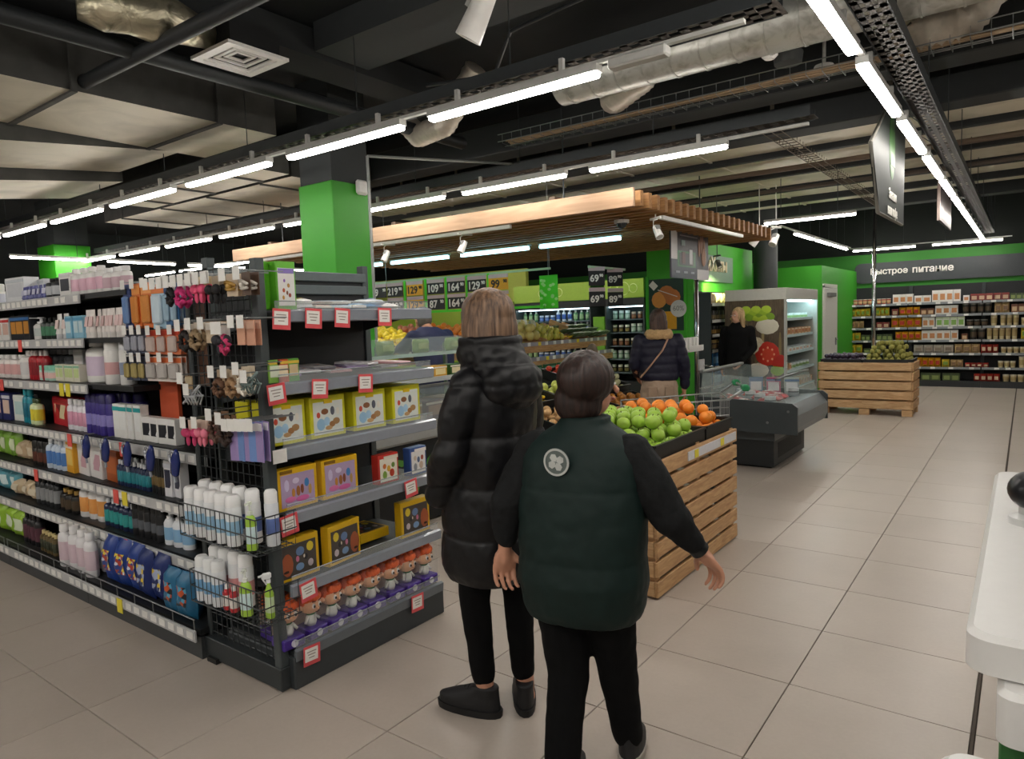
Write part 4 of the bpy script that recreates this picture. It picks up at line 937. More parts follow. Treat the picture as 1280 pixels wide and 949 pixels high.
for lv, pxs in ((0, (352, 392, 428, 481)), (1, (346, 400, 457)), (3, (362, 514)), (4, (386,)), (5, (390, 522))):
    for px in pxs:
        X = TXF+.02; z = TZ[lv]-.03; y = yat(px, X, z)
        c = obj('price_card', cardf, SHELF[lv], (X-tox, y-toy, z), 0, (J.uniform(-.1, .1), 0, 0)); c['label'] = 'red framed price card'
        obj('paper', cardp, SHELF[lv], (X-tox, y-toy, z), 0, c.rotation_euler); obj('print', cardt, SHELF[lv], (X-tox, y-toy, z), 0, c.rotation_euler)
px = 351; y = yat(px, TXF+.02, TZ[2]-.02); obj('price_tag', cardp, SHELF[2], (TXF+.018-tox, y-toy, TZ[2]-.02))
RZ = math.pi/2
def tpos(px, lv, dx=.03): X = TXF-dx; return X, yat(px, X, TZ[lv]+.05)
def game(w, h, d, frame, pics, logo=None, name=''):
    """Flat game box: coloured carton, picture panel, small picture pieces, title strip and side print."""
    key = ('game', w, h, d, frame, name)
    if key in _pc: return _pc[key]
    ps = [('box', MB().box((0, 0, h/2), (w, d, h), bev=.003).mesh(mm(frame, .3)))]
    base, blobs = pics
    if base: ps.append(('picture', MB().box((0, -d/2-.0005, h*.47), (w*.84, .002, h*.78), bev=.0005).mesh(mm(base))))
    by = {}
    for (u, v, a, b_, c) in blobs: by.setdefault(c, MB()).ball((u*w, -d/2-.001, v*h), 1, 10, 6, sc=(a*w, .0012, b_*h))
    for c, mb in by.items(): ps.append(('print', mb.mesh(mm(c), True)))
    if logo: ps.append(('title', MB().box((logo[0]*w, -d/2-.002, logo[1]*h), (logo[2]*w, .003, logo[3]*h), bev=.001).mesh(mm(logo[4]))))
    _pc[key] = ps; return ps
zoo = ('#dfe4de', [(-.22, .32, .14, .16, '#9cc4e0'), (-.05, .38, .1, .12, '#a8cce4'), (.1, .3, .1, .08, '#a8784a'), (.22, .36, .12, .09, '#b0875a'), (-.1, .62, .12, .08, '#8a5a3a'), (.12, .62, .07, .12, '#5a5e6a'), (-.28, .55, .06, .08, '#c9503a'), (.27, .6, .06, .1, '#e8e4d8'), (.0, .22, .12, .06, '#c8a070')])
for k, (a, b_) in enumerate(((336, 383), (384, 439), (440, 488), (489, 530))):
    z = TZ[2]; X = TXF-.05; y0, y1 = yat(a, X, z+.08), yat(b_, X, z+.08)
    inst('puzzle_box', nth(k, 'big yellow green picture box on the third toy shelf', 'the mesh panel'), 'box', 'big yellow picture boxes on the third toy shelf', game(.205, .195, .1, '#d9d42c', zoo, (0, .86, .24, .1, '#e6c51e'), 'zoo'), (X-.06, (y0+y1)/2, z+.012), RZ+J.uniform(-.04, .04))
    inst('puzzle_box', nth(k, 'yellow picture box standing behind the front ones', 'the mesh panel'), 'box', 'yellow boxes behind the front ones', game(.205, .195, .1, '#d9d42c', zoo, (0, .86, .24, .1, '#e6c51e'), 'zoo'), (X-.19, (y0+y1)/2, z+.012), RZ+J.uniform(-.04, .04))
party = ('#b9a2c4', [(-.2, .25, .16, .08, '#e07ab0'), (.1, .22, .2, .08, '#d86aa8'), (.22, .58, .07, .12, '#4a8ac8'), (.0, .42, .06, .14, '#a86a34'), (-.12, .4, .05, .12, '#c8873a'), (.1, .45, .05, .13, '#8a4a2a'), (-.28, .6, .07, .16, '#d8cce8'), (-.05, .68, .1, .08, '#e0d4ec'), (.3, .4, .05, .14, '#c8a060')])
for k, px in enumerate((369, 422)):
    X, y = tpos(px, 3, .07); inst('game_box', nth(k, 'yellow board game box with pink party picture', 'the mesh panel'), 'box', 'pink picture game boxes on the fourth toy shelf', game(.215, .185, .05, '#e8b81c', party, (-.28, .93, .3, .08, '#8a6414'), 'party'), (X, y, TZ[3]+.012), RZ+J.uniform(-.05, .08), )
animals = ('#e8e2d2', [(-.2, .3, .12, .16, '#8ab04a'), (.15, .34, .14, .15, '#c8452e'), (0, .5, .1, .12, '#e0b040'), (-.2, .6, .1, .1, '#d87a3a'), (.22, .6, .1, .1, '#6a8a3a')])
X, y = tpos(482, 3, .06); inst('game_box', 'red topped card game box with animal pictures', 'box', None, game(.14, .15, .05, '#c8382e', animals, (.12, .88, .7, .12, '#e8e0d0'), 'anim'), (X, y, TZ[3]+.012), RZ)
anim2 = ('#e6e4e2', [(-.2, .3, .12, .16, '#8a8e96'), (.15, .34, .14, .15, '#c8b09a'), (0, .55, .1, .12, '#5a6a8a'), (-.2, .62, .1, .1, '#d0c0b0'), (.22, .6, .1, .1, '#a04a3a')])
X, y = tpos(519, 3, .06); inst('game_box', 'blue topped card game box with animal pictures', 'box', None, game(.13, .15, .05, '#3a5a9c', anim2, (.12, .88, .7, .12, '#e8e4e0'), 'anim2'), (X, y, TZ[3]+.012), RZ+.05)
detect = ('#4a443f', [(-.3, .4, .16, .3, '#a85a3a'), (-.32, .25, .1, .06, '#2a1a14'), (.02, .65, .12, .12, '#6a86b0'), (.27, .7, .1, .13, '#e0c83a'), (.0, .28, .12, .1, '#7a9ac0'), (.27, .3, .08, .1, '#c8bcc0'), (-.05, .48, .05, .08, '#d07a9a'), (.16, .48, .06, .08, '#2a2a30'), (.12, .5, .03, .05, '#e0d4c0')])
detect2 = (detect[0], [(-u, v, a, b_, c) for u, v, a, b_, c in detect[1]])
for px, pc, nm, lb in ((371, detect, 'd1', 'yellow framed game box with dark picture beside the mesh panel'), (427, detect2, 'd2', 'yellow framed game box with a brown dog picture, second from the mesh panel'), (516, detect2, 'd2', 'yellow framed game box with dark picture at the shelf end')):
    X, y = tpos(px, 4, .07); inst('game_box', lb, 'box', None, game(.215, .19, .05, '#e2b51e', pc, None, nm), (X, y, TZ[4]+.012), RZ+(.12 if px == 427 else 0), None)
X, y = tpos(472, 4, .14)
inst('game_box', 'yellow game box lying flat between the standing ones', 'box', None, game(.2, .2, .05, '#e2b51e', detect, None, 'dflat'), (X-.02, y, TZ[4]+.04), 0, Euler((-R90X, 0, RZ)))
# top shelf: green gift cartons and flat packs
gift = game(.1, .21, .07, '#63b52e', ('#e6e4e0', [(-.15, .4, .08, .05, '#c05a3a'), (.1, .5, .08, .05, '#b8863a'), (-.1, .6, .06, .04, '#8a5ab0'), (.15, .3, .08, .05, '#a8452e'), (-.18, .25, .07, .05, '#c8923a'), (.02, .35, .06, .05, '#7a4a2a')]), (0, .8, .8, .1, '#8a78c0'), 'gift')
X, y = tpos(353, 0, .08); inst('gift_carton', 'green gift carton with white picture label standing on the top toy shelf', 'carton', None, gift, (X, y, TZ[0]+.012), RZ)
X, y = tpos(334, 0, .1); inst('gift_carton', 'plain green carton leaning by the mesh panel on the top toy shelf', 'carton', None, [gift[0]], (X-.03, y+.01, TZ[0]+.012), RZ+.3)
cols = [('#e8e6e2', '#d8a05a'), ('#dfe6ea', '#6a9cc8'), ('#e8e0d8', '#c86a4a'), ('#cfe0ea', '#3f86c0'), ('#e6e6e6', '#d8c04a'), ('#5a9cd0', '#dfeaf0'), ('#e8e4e0', '#7aa8d0')]
for k in range(7):
    px = 378+k*22; X, y = tpos(px, 0, .12)
    n = 2 if k in (1, 3, 5) else 1
    for j in range(n):
        a, b_ = cols[(k+j*3) % 7]
        inst('sticker_book', ['white and amber booklet lying on the top toy shelf', 'pale blue booklet lying on the top toy shelf', 'white and brick red booklet lying on the top toy shelf', 'ice blue booklet lying on the top toy shelf', 'white and mustard booklet lying on the top toy shelf', 'sky blue soft pack lying on the top toy shelf', 'white booklet with blue cover print on the top toy shelf'][(k+j*3) % 7].replace('top toy shelf', 'top toy shelf, '+NTH[k]+(' upper' if j else ''))+' one', 'booklet', 'booklets on the top toy shelf', pouch(.13, .035, .18, a, b_, 20+k) if k in (1, 5, 6) else game(.13, .18, .014, a, (b_, [(0, .5, .2, .1, '#e0d8d0')]), None, 'bk%d%d' % (k, j)), (X-.1, y, TZ[0]+.03+j*.022), 0, Euler((-R90X+.04, 0, RZ+J.uniform(-.3, .3))))
# second shelf: small cartons and flat blister packs
for k, (px, c, s) in enumerate(((340, '#7fae4a', '#d8e0c8'), (351, '#c8552e', '#e8d8b8'), (364, '#5aa03a', '#d0b890'))):
    X, y = tpos(px, 1, .05); inst('card_game', ['green card game carton on the second toy shelf', 'red card game carton on the second toy shelf', 'leaf green card game carton with beige picture on the second toy shelf'][k], 'carton', None, carton(.06, .04, .1, c, s, '#e0c04a'), (X, y, TZ[1]+.012), RZ)
for k in range(8):
    px = 380+k*20; X, y = tpos(px, 1, .14)
    inst('sticker_pack', ['lilac sticker pack lying on the second toy shelf', 'white sticker pack lying on the second toy shelf', 'clear grey sticker pack lying on the second toy shelf', 'rosy sticker pack lying on the second toy shelf'][k % 4]+', '+NTH[k]+' from the mesh panel', 'pack', 'sticker packs on the second toy shelf', game(.12, .2, .012, ['#a893c0', '#d8d4d8', '#8f8c92', '#c89aa0'][k % 4], (['#c8bcd8', '#e6e4e6', '#b8b4b0', '#e0c4c4'][k % 4], [(-.1, .4, .15, .1, '#7a6a8a'), (.15, .6, .12, .1, '#b8806a')]), None, 'st%d' % (k % 4)), (X-.08, y, TZ[1]+.02+.012*(k % 3)), 0, Euler((-R90X+.05, 0, RZ+J.uniform(-.4, .4))))
# bottom shelf: boxed dolls with orange hair
def doll_parts():
    SK = M('#e6b48e', .5); HR = M('#f2600c', .6, 0, .1, 60, .3)
    base = MB().box((0, 0, .02), (.088, .088, .04), bev=.004).mesh(PURPLE)
    dot = MB().lathe([(.014, 0), (.014, .002)], 16, (0, -.0445, .02), rot=Euler((R90X, 0, 0)).to_matrix()).mesh(M('#d9d6e4', .4))
    body = MB().lathe([(.018, .04), (.022, .055), (.016, .08), (.01, .088)], 12); 
    for s in (-1, 1): body.tube([(s*.016, 0, .078), (s*.034, -.008, .055)], [.008, .006], 6)
    shirt = body.mesh(M('#d6d8d2', .6), True)
    scarf = MB().lathe([(.016, .082), (.02, .087), (.014, .092)], 12).mesh(M('#2c7a4a', .6), True)
    head = MB().ball((0, 0, .118), .036, 16, 10, sc=(1.06, .95, .92))
    for s in (-1, 1): head.ball((s*.039, 0, .114), .009, 8, 6)
    head.ball((0, -.036, .11), .0055, 8, 6)
    def big(mb): mb.v = [(x*1.14, y*1.14, .122+(z-.118)*1.14) for x, y, z in mb.v]; return mb
    head = big(head).mesh(SK, True)
    hair = MB().ball((0, .008, .126), .038, 14, 8, sc=(1.08, 1., 1.02))
    rnd = random.Random(5)
    for k in range(11):
        a = -2.4+k*.18 if k < 9 else rnd.uniform(0, 6); hair.ball((.027*math.cos(a+.2), .026*math.sin(a+.2)+.003, .143+.004*(k % 2)), .0125, 8, 6, sc=(1, 1, 1.1))
    hair.ball((.006, -.012, .16), .014, 8, 6); hair.ball((-.014, .004, .16), .015, 8, 6); hair.ball((.018, .012, .158), .015, 8, 6); hair = big(hair).mesh(HR, True)
    ew = MB(); eb = MB(); br = MB()
    for s in (-1, 1):
        ew.ball((s*.0125, -.0315, .119), .008, 10, 8, sc=(.85, .5, 1.1)); eb.ball((s*.012, -.0352, .118), .0042, 8, 6, sc=(1, .5, 1.2)); br.tube([(s*.006, -.034, .133), (s*.018, -.031, .134)], .0014, 5)
    br.tube([(-.008, -.034, .1), (0, -.0352, .098), (.008, -.034, .1)], .0012, 5)
    big(ew); big(eb); big(br)
    sh = MB(); 
    for (a, b_) in (((-.044, -.044), (.044, -.044)), ((.044, -.044), (.044, .044)), ((.044, .044), (-.044, .044)), ((-.044, .044), (-.044, -.044))):
        sh.add([(a[0], a[1], .04), (b_[0], b_[1], .04), (b_[0], b_[1], .18), (a[0], a[1], .18)], [(0, 1, 2, 3)])
    sh.add([(-.044, -.044, .18), (.044, -.044, .18), (.044, .044, .18), (-.044, .044, .18)], [(0, 1, 2, 3)])
    back = MB().box((0, .0425, .105), (.086, .002, .13)).mesh(M('#c9b2a6', .5))
    return [('box_base', base), ('base_badge', dot), ('shirt', shirt), ('scarf', scarf), ('head', head), ('hair', hair), ('eye', ew.mesh(PLWHITE, True)), ('pupil', eb.mesh(BLACK, True)), ('brow', br.mesh(M('#5a2a14', .6), True)), ('back_card', back), ('clear_cover', sh.mesh(glass('doll_cover', '#f4f6f6', .05, .05), fix=False))]
DP = doll_parts()
for k, px in enumerate((362, 391, 417, 442, 466, 490, 511, 532)):
    X, y = tpos(px, 5, .06)
    o = inst('boxed_doll', nth(k, 'orange haired doll in a clear box on purple base', 'the mesh panel'), 'doll', 'orange haired boxed dolls on the bottom toy shelf', DP, (X-.01, y, TZ[5]+.0125), RZ+J.uniform(-.12, .12)); o.scale = (1.22, 1.22, 1.22)
    o = inst('boxed_doll', nth(k, 'orange haired boxed doll in the rear row', 'the mesh panel'), 'doll', 'rear row of boxed dolls', DP, (X-.15, y+.03, TZ[5]+.0125), RZ+J.uniform(-.12, .12)); o.scale = (1.22, 1.22, 1.22)
# ================================================================ produce
FR = random.Random(11)
def fruit(c, r, sq=1., stem=None, rough=.35, bump=0.):
    k = ('fruit', c, r, sq, stem)
    if k in _pc: return _pc[k]
    b = MB(); n, m = 12, 8; vs = []; fs = []
    for i in range(m+1):
        t = math.pi*i/m
        for q in range(n):
            a = 2*math.pi*q/n; rr = r*math.sin(t)*(1+.03*math.cos(3*a)); z = -r*sq*math.cos(t)
            if stem is not None and i > m-2: z -= r*.12*(1 if i == m else .3)
            vs.append((rr*math.cos(a), rr*math.sin(a), z))
    for i in range(m):
        for q in range(n): fs.append((i*n+q, i*n+(q+1) % n, (i+1)*n+(q+1) % n, (i+1)*n+q))
    b.add(vs, fs); ps = [('skin', b.mesh(M(c, rough, 0, .12, 18, bump), True))]
    if stem: ps.append(('stem', MB().tube([(0, 0, r*sq*.82), (r*.08, 0, r*sq*1.15)], r*.05, 5).mesh(M(stem, .8))))
    _pc[k] = ps; return ps
def banana():
    k = ('banana',)
    if k in _pc: return _pc[k]
    b = MB()
    for j in range(4):
        o = (j-1.5)*.03
        b.tube([(o*.4, -.09, .03), (o, -.05, .012+.004*j), (o*1.2, 0, .005+.004*j), (o*1.2, .05, .012), (o, .085, .03)], [.007, .016, .018, .016, .006], 7)
    _pc[k] = [('fruit', b.mesh(M('#e6c52a', .45, 0, .1, 15), True)), ('stalk', MB().tube([(0, -.085, .03), (0, -.11, .045)], .009, 6).mesh(M('#a8a03a', .7)))]; return _pc[k]
def pile(name, label, cat, parts, x0, x1, y0, y1, z, r, layers=2, mound=.0, keep=1., slope=0., count=None):
    """Single fruits heaped in layers inside a tray; slope lifts the heap towards -X."""
    for l in range(layers):
        ins = l*r*.85; X0, X1, Y0, Y1 = x0+r+ins, x1-r-ins, y0+r+ins, y1-r-ins
        if X1 < X0 or Y1 < Y0: break
        nx = max(1, int((X1-X0)/(2.05*r))+1); ny = max(1, int((Y1-Y0)/(2.05*r))+1)
        for i in range(nx):
            for j in range(ny):
                if FR.random() > keep: continue
                if l < layers-1 and 1 <= i < nx-2 and 1 <= j < ny-1 and nx > 3 and ny > 3: continue      # buried in the heap
                if l and FR.random() < .18: continue
                x = X0+(X1-X0)*((i+.5*(j % 2)-.25)/(nx-1) if nx > 1 else .5)+FR.uniform(-.3, .3)*r; y = Y0+(Y1-Y0)*(j/(ny-1) if ny > 1 else .5)+FR.uniform(-.3, .3)*r
                x = min(max(x, x0+r*1.1), x1-r*1.1); y = min(max(y, y0+r*1.1), y1-r*1.1); zz = z+r+l*r*1.5+slope*(x1-x)+FR.uniform(-.12, .25)*r*(l > 0)
                o = inst(name, label, cat, label, parts, (x, y, zz), 0, Euler((FR.uniform(-.5, .5), FR.uniform(-.5, .5), FR.uniform(0, 6)))); k_ = FR.uniform(.88, 1.06); o.scale = (k_, k_, k_*FR.uniform(.94, 1.05))
TRAYB = M('#141516', .45)
def tray_box(label, x0, x1, y0, y1, z, h=.09, m=None, slope=0., name='produce_tray', cat='tray'):
    """Open tray with rim; slope lifts its -X side."""
    t = .012; mb = MB(); m = m or TRAYB
    W, D = x1-x0, y1-y0
    rt = Euler((0, math.atan(slope), 0)).to_matrix(); c = Vector(((x0+x1)/2, (y0+y1)/2, z+slope*W/2))
    for cc, d in (((0, 0, t/2), (W, D, t)), ((-W/2+t/2, 0, h/2), (t, D, h)), ((W/2-t/2, 0, h/2), (t, D, h)), ((0, -D/2+t/2, h/2), (W-2*t, t, h)), ((0, D/2-t/2, h/2), (W-2*t, t, h))): mb.box(cc, d)
    mb.box((-W/2, 0, h), (.02, D+.01, .012)); mb.box((W/2, 0, h), (.02, D+.01, .012)); mb.box((0, -D/2, h), (W+.01, .02, .012)); mb.box((0, D/2, h), (W+.01, .02, .012))
    o = tag(obj(name, mb.mesh(m), None, c, 0, Euler((0, math.atan(slope), 0))), label, cat); return o
def slat_crate(label, x0, x1, y0, y1, h, n, legs=.0):
    t = thing('slatted_crate', label, 'crate', ((x0+x1)/2, (y0+y1)/2, 0)); W, D = x1-x0, y1-y0
    sh = (h-legs)/n; sm = {}
    a = B((0, 0, 0), (.022, D, sh-.024), .003).mesh(PINEY); b_ = B((0, 0, 0), (W-.05, .022, sh-.024), .003).mesh(PINEX)
    for k in range(n):
        z = legs+(k+.5)*sh
        for s in (-1, 1):
            obj('slat', a, t, (s*(W/2-.011), 0, z)); obj('slat', b_, t, (0, s*(D/2-.011), z))
    p = B((0, 0, (h)/2), (.05, .05, h-.01)).mesh(PINE)
    for sx in (-1, 1):
        for sy in (-1, 1): obj('corner_post', p, t, (sx*(W/2-.048), sy*(D/2-.048), 0))
        obj('corner_post', p, t, (sx*(W/2-.048), 0, 0))
    obj('deck', B((0, 0, h-.05), (W-.1, D-.1, .02)).mesh(PINEX), t)
    if legs:
        for sx in (-1, 0, 1):
            for sy in (-1, 1): obj('pallet_foot', B((sx*(W/2-.08), sy*(D/2-.06), legs/2), (.14, .1, legs)).mesh(PINE), t)
    return t
# near crate: apples and oranges
c1 = slat_crate('large slatted wooden crate with trays of green apples and oranges', -2.42, -1.63, 3.5, 4.83, .8, 7)
st = obj('price_strip', B((.4, .2, .745), (.006, .85, .055)).mesh(M('#d5d5da', .3)), c1); obj('price_tag', B((.404, -.1, .745), (.004, .06, .05)).mesh(PY), c1); obj('price_tag', B((.404, .35, .745), (.004, .06, .05)).mesh(PY), c1)
tray_box('black plastic tray of green apples on the large crate', -2.38, -1.66, 3.55, 4.3, .765, .1); tray_box('black plastic tray of oranges on the large crate', -2.38, -1.66, 4.33, 4.8, .765, .1)
pile('green_apple', 'green apple in the black tray on the large slatted crate', 'apple', fruit('#9cc044', .047, .92, '#5a4a2a'), -2.36, -1.68, 3.57, 4.28, .775, .047, 3)
pile('orange', 'orange in the black tray on the large slatted crate', 'orange', fruit('#ee8a22', .044, .95, None, .5, .1), -2.36, -1.68, 4.35, 4.78, .775, .044, 3)
# far crate: plums and kiwis
q = aty(1147, 453, 11.5); fz = q.z
c2_ = slat_crate('slatted crate of plums and kiwis at the end of the aisle', -2.6, -1.3, 11.5, 12.2, fz, 5, .09)
tray_box('black tray of dark plums on the far crate', -2.57, -2.0, 11.53, 12.17, fz-.03, .06); tray_box('black tray of kiwis on the far crate', -1.97, -1.33, 11.53, 12.17, fz-.03, .06)
pile('plum', 'dark purple plum in the tray on the far crate', 'plum', fruit('#3a2a3c', .035), -2.55, -2.02, 11.55, 12.15, fz-.02, .037, 2)
pile('kiwi', 'greenish brown kiwi heaped on the far crate', 'kiwi', fruit('#8f8a42', .036, 1.2, None, .8, .2), -1.95, -1.35, 11.55, 12.15, fz-.02, .04, 5)
# ---- rear produce stand (faces +X)
AX, AY0, AY1, AZ = -5.5, 5.35, 10.0, 1.27
sa = thing('produce_stand', 'long tiered wooden produce stand in front of the price boards', 'stand', (AX-.5, (AY0+AY1)/2, 0)); ly = AY1-AY0; ox = AX-.5; oy = (AY0+AY1)/2
obj('cabinet', B((0, 0, .4), (.9, ly, .8)).mesh(M('#2a2d2e', .6)), sa)
for z, x in ((AZ, .5), (AZ-.2, .62)):
    obj('front_board', B((x-.02, 0, z-.06), (.025, ly, .13), .003).mesh(PINEY), sa)
    r = obj('price_rail', B((x+.0, 0, z-.005), (.02, ly, .055)).mesh(M('#9c9aa4', .35)), sa)
    for k in range(22):
        obj('price_tag', B((x+.012, -ly/2+.15+k*ly/22+FR.uniform(-.03, .03), z-.005), (.003, .07, .05)).mesh(PY if k % 5 == 2 else TAGW), sa)
obj('deck', MB().prism([(.5, AZ-.02), (-.35, AZ+.2), (-.35, AZ+.17), (.5, AZ-.05)], -ly/2, ly/2, 'y').mesh(PINEY), sa)
obj('lower_deck', B((.2, 0, AZ-.27), (.8, ly, .02)).mesh(PINEY), sa)
for k in range(9): obj('divider', MB().prism([(.5, AZ-.02), (.5, AZ+.05), (-.35, AZ+.28), (-.35, AZ+.2)], -ly/2+k*ly/8-.008, -ly/2+k*ly/8+.008, 'y').mesh(PINEY), sa)
obj('leg', B((.55, -ly/2+.05, .5), (.05, .05, 1.0)).mesh(BLACK), sa); obj('leg', B((.55, ly/2-.05, .5), (.05, .05, 1.0)).mesh(BLACK), sa)
secw = ly/8
kinds = [('lemon', 'yellow lemon on the rear produce stand', fruit('#e8cf34', .036, 1.2), .036), ('peach', 'pink peach on the rear produce stand', fruit('#d88a6a', .04), .04), ('orange', 'loose orange on the rear produce stand', fruit('#ee8a22', .043, .95), .043), ('persimmon', 'deep orange persimmon on the rear produce stand', fruit('#e06a1c', .043, .85), .043), ('pomelo', 'pale yellow pomelo on the rear produce stand', fruit('#dcc878', .065, 1.05), .066), ('pear', 'yellow green pear on the rear produce stand', fruit('#c8bf52', .042, 1.25), .042)]
for k, (n_, lb, ps, r) in enumerate(kinds):
    y0 = AY0+k*secw; pile(n_, lb, n_, ps, AX-.72, AX-.03, y0+.03, y0+secw-.03, AZ+.02, r, 2, slope=.26)
y0 = AY0+5.0*secw
for i in range(3):
    for j in range(3): inst('banana_bunch', 'yellow banana bunch on the rear produce stand', 'banana', 'bananas on the rear produce stand', banana(), (AX-.12-i*.2, y0+.62+j*.1, AZ+.04+i*.06), FR.uniform(-.4, .4)+1.5)
for i in range(3):
    for j in range(5): inst('cucumber_bag', 'clear bag of dark cucumbers at the end of the rear produce stand', 'bag', 'cucumber bags on the rear stand', pouch(.2, .07, .26, '#5f7a58', '#a8b8b0', 41), (AX-.15-i*.2, AY0+6.5*secw+j*.19, AZ+.05+i*.055), 0, Euler((R90X-.25, 0, R90X+FR.uniform(-.3, .3))))
for k in range(7): inst('salad_bag', 'white net bag of garlic on the rear produce stand', 'bag', 'white net bags on the rear stand', pouch(.16, .1, .2, '#d8d8c0', '#e8e4d8', 42), (AX-.3-FR.random()*.25, AY0+4.1*secw+k*.11, AZ+.14), FR.uniform(1, 2))
for k in range(5): inst('vegetable_tray', nth(k, 'green plastic vegetable box under the rear produce stand', 'the man in navy'), 'box', 'green boxes under the rear stand', carton(.3, .3, .12, '#2f6a4a', '#6aa08a', '#1f4a38'), (AX+.0, AY0+2.4+k*.36, .86), R90X)
tag(obj('wooden_crate', B((0, 0, 0), (.34, .05, .16), .005).mesh(PINEX), None, (AX-.35, AY0+5.9*secw+.32, AZ+.2), 0, Euler((0, .35, 0))), 'wooden board leaning on the rear produce stand by the bananas', 'board')
# ---- front low bins (face +X)
sb = thing('produce_stand', 'low stepped stand of black produce bins beside the woman in beige trousers', 'stand', (-3.9, 6.2, 0))
obj('base', B((0, 0, .25), (1.0, 2.3, .5)).mesh(M('#1b1c1d', .6)), sb)
for x, z, h in ((-.3, .5, .36), (.05, .5, .22), (.38, .5, .06)): obj('step', B((x, 0, z+h/2), (.34, 2.28, h)).mesh(M('#202122', .6)), sb)
obj('front_board', B((.53, .55, .62), (.025, 1.2, .12), .003).mesh(PINEY), sb); obj('front_board', B((.53, .55, .42), (.025, 1.2, .12), .003).mesh(PINEY), sb); obj('front_board', B((.53, -.6, .3), (.025, 1.05, .12), .003).mesh(PINEY), sb)
def binrow(x, z, y0, y1, label, name, cat, parts, r, lay=2, flb=None):
    tray_box(label, x-.17, x+.17, y0, y1, z, .1, None, .25)
    if parts is not None: pile(name, flb, cat, parts, x-.15, x+.15, y0+.02, y1-.02, z+.02, r, lay, slope=.25)
binrow(-4.2, .865, 5.1, 5.75, 'black bin of cauliflower on the low stand', 'cauliflower', 'cauliflower', fruit('#c9c98a', .07, .8, None, .9, .6), .07, 2, 'pale cauliflower head in the upper low bin')
binrow(-4.2, .865, 6.4, 7.2, 'black bin of tomatoes on the low stand', 'tomato', 'tomato', fruit('#d8452a', .038, .85), .039, 2, 'red tomato in the low black bin')
binrow(-3.85, .725, 5.1, 5.75, 'black bin of bananas on the low stand', 'x', 'x', None, .04)
for i in range(2):
    for j in range(4): inst('banana_bunch', 'yellow banana bunch in the low black bin', 'banana', 'bananas in the low bin', banana(), (-3.8-i*.1, 5.2+j*.15, .77+i*.04), FR.uniform(-.4, .4)+1.4)
binrow(-3.85, .725, 6.4, 7.2, 'black bin of garlic on the low stand', 'garlic_bulb', 'garlic', fruit('#d2cfa4', .036, .9, '#b8b07a'), .037, 3, 'pale garlic bulb in the low black bin')
binrow(-3.5, .565, 5.1, 5.75, 'black bin of potatoes on the low stand', 'potato', 'potato', fruit('#c09a6a', .042, .75, None, .8), .043, 2, 'light brown potato in the low black bin')
binrow(-3.5, .565, 6.4, 7.2, 'black bin of onions on the low stand', 'onion', 'onion', fruit('#c8853a', .038, .95), .039, 2, 'golden onion in the low black bin')
binrow(-3.85, .725, 5.78, 6.37, 'black bin of green pears on the low stand', 'pear', 'pear', fruit('#b8bf5a', .04, 1.2), .04, 2, 'green pear in the low black bin')
# ---- chilled island behind the toy shelving (front faces +X)
IX, IY0, IY1 = -3.86, 3.25, 5.0
isl = thing('chilled_island', 'open chilled island with clear shelves behind the toy shelving', 'chiller', (IX-.36, (IY0+IY1)/2, 0)); ly = IY1-IY0
obj('plinth', B((0, 0, .36), (.7, ly, .7)).mesh(M('#16191a', .6)), isl)
for k in range(10):
    lf = MB()
    y = -ly/2+.12+k*.17; z = .25+.3*FR.random(); a = FR.uniform(0, 3)
    lf.add([(.353, y+.07*math.cos(a)*u-.028*math.sin(a)*v, z+.07*math.sin(a)*u+.028*math.cos(a)*v) for u, v in ((-1, 0), (-.4, .9), (.3, .8), (1, 0), (.3, -.8), (-.4, -.9))], [(0, 1, 2, 3, 4, 5)])
    obj('leaf_print', lf.mesh(M('#4f8a35', .6)), isl)
obj('bumper', B((.37, 0, .73), (.06, ly, .11), .02).mesh(M('#9a9c9a', .4)), isl)
obj('deck', B((0, 0, .79), (.72, ly, .02)).mesh(M('#8d8f8e', .4)), isl)
obj('glass_front', B((.355, 0, .95), (.008, ly, .28)).mesh(PANE), isl); obj('top_rail', B((.355, 0, 1.1), (.02, ly, .02)).mesh(STEEL), isl)
obj('glass_shelf', B((-.05, 0, 1.13), (.5, ly, .012)).mesh(PANE), isl); obj('shelf_edge', B((.2, 0, 1.13), (.015, ly, .04)).mesh(M('#b4bab8', .3)), isl)
obj('glass_shelf', B((-.1, 0, 1.34), (.4, ly, .012)).mesh(PANE), isl); obj('shelf_edge', B((.1, 0, 1.34), (.012, ly, .03)).mesh(M('#a8c0b8', .3)), isl)
obj('glass_front', B((.11, 0, 1.42), (.006, ly, .13)).mesh(PANE), isl)
for y in (-ly/2, 0, ly/2): obj('support', B((-.3, y, 1.1), (.03, .03, .62)).mesh(STEEL), isl)
for k in range(6):
    y = IY0+.15+k*.28
    inst('produce_pack', ['brown mushroom pack on the island deck', 'purple cabbage pack on the island deck'][k % 2]+', '+NTH[k]+' from the toy shelving', 'pack', 'packs on the island deck', carton(.24, .3, .16, ['#7d6248', '#553a4a'][k % 2], ['#9a7a58', '#8a6a5a'][k % 2], '#b8b0a4'), (IX-.25, y, .80), R90X)
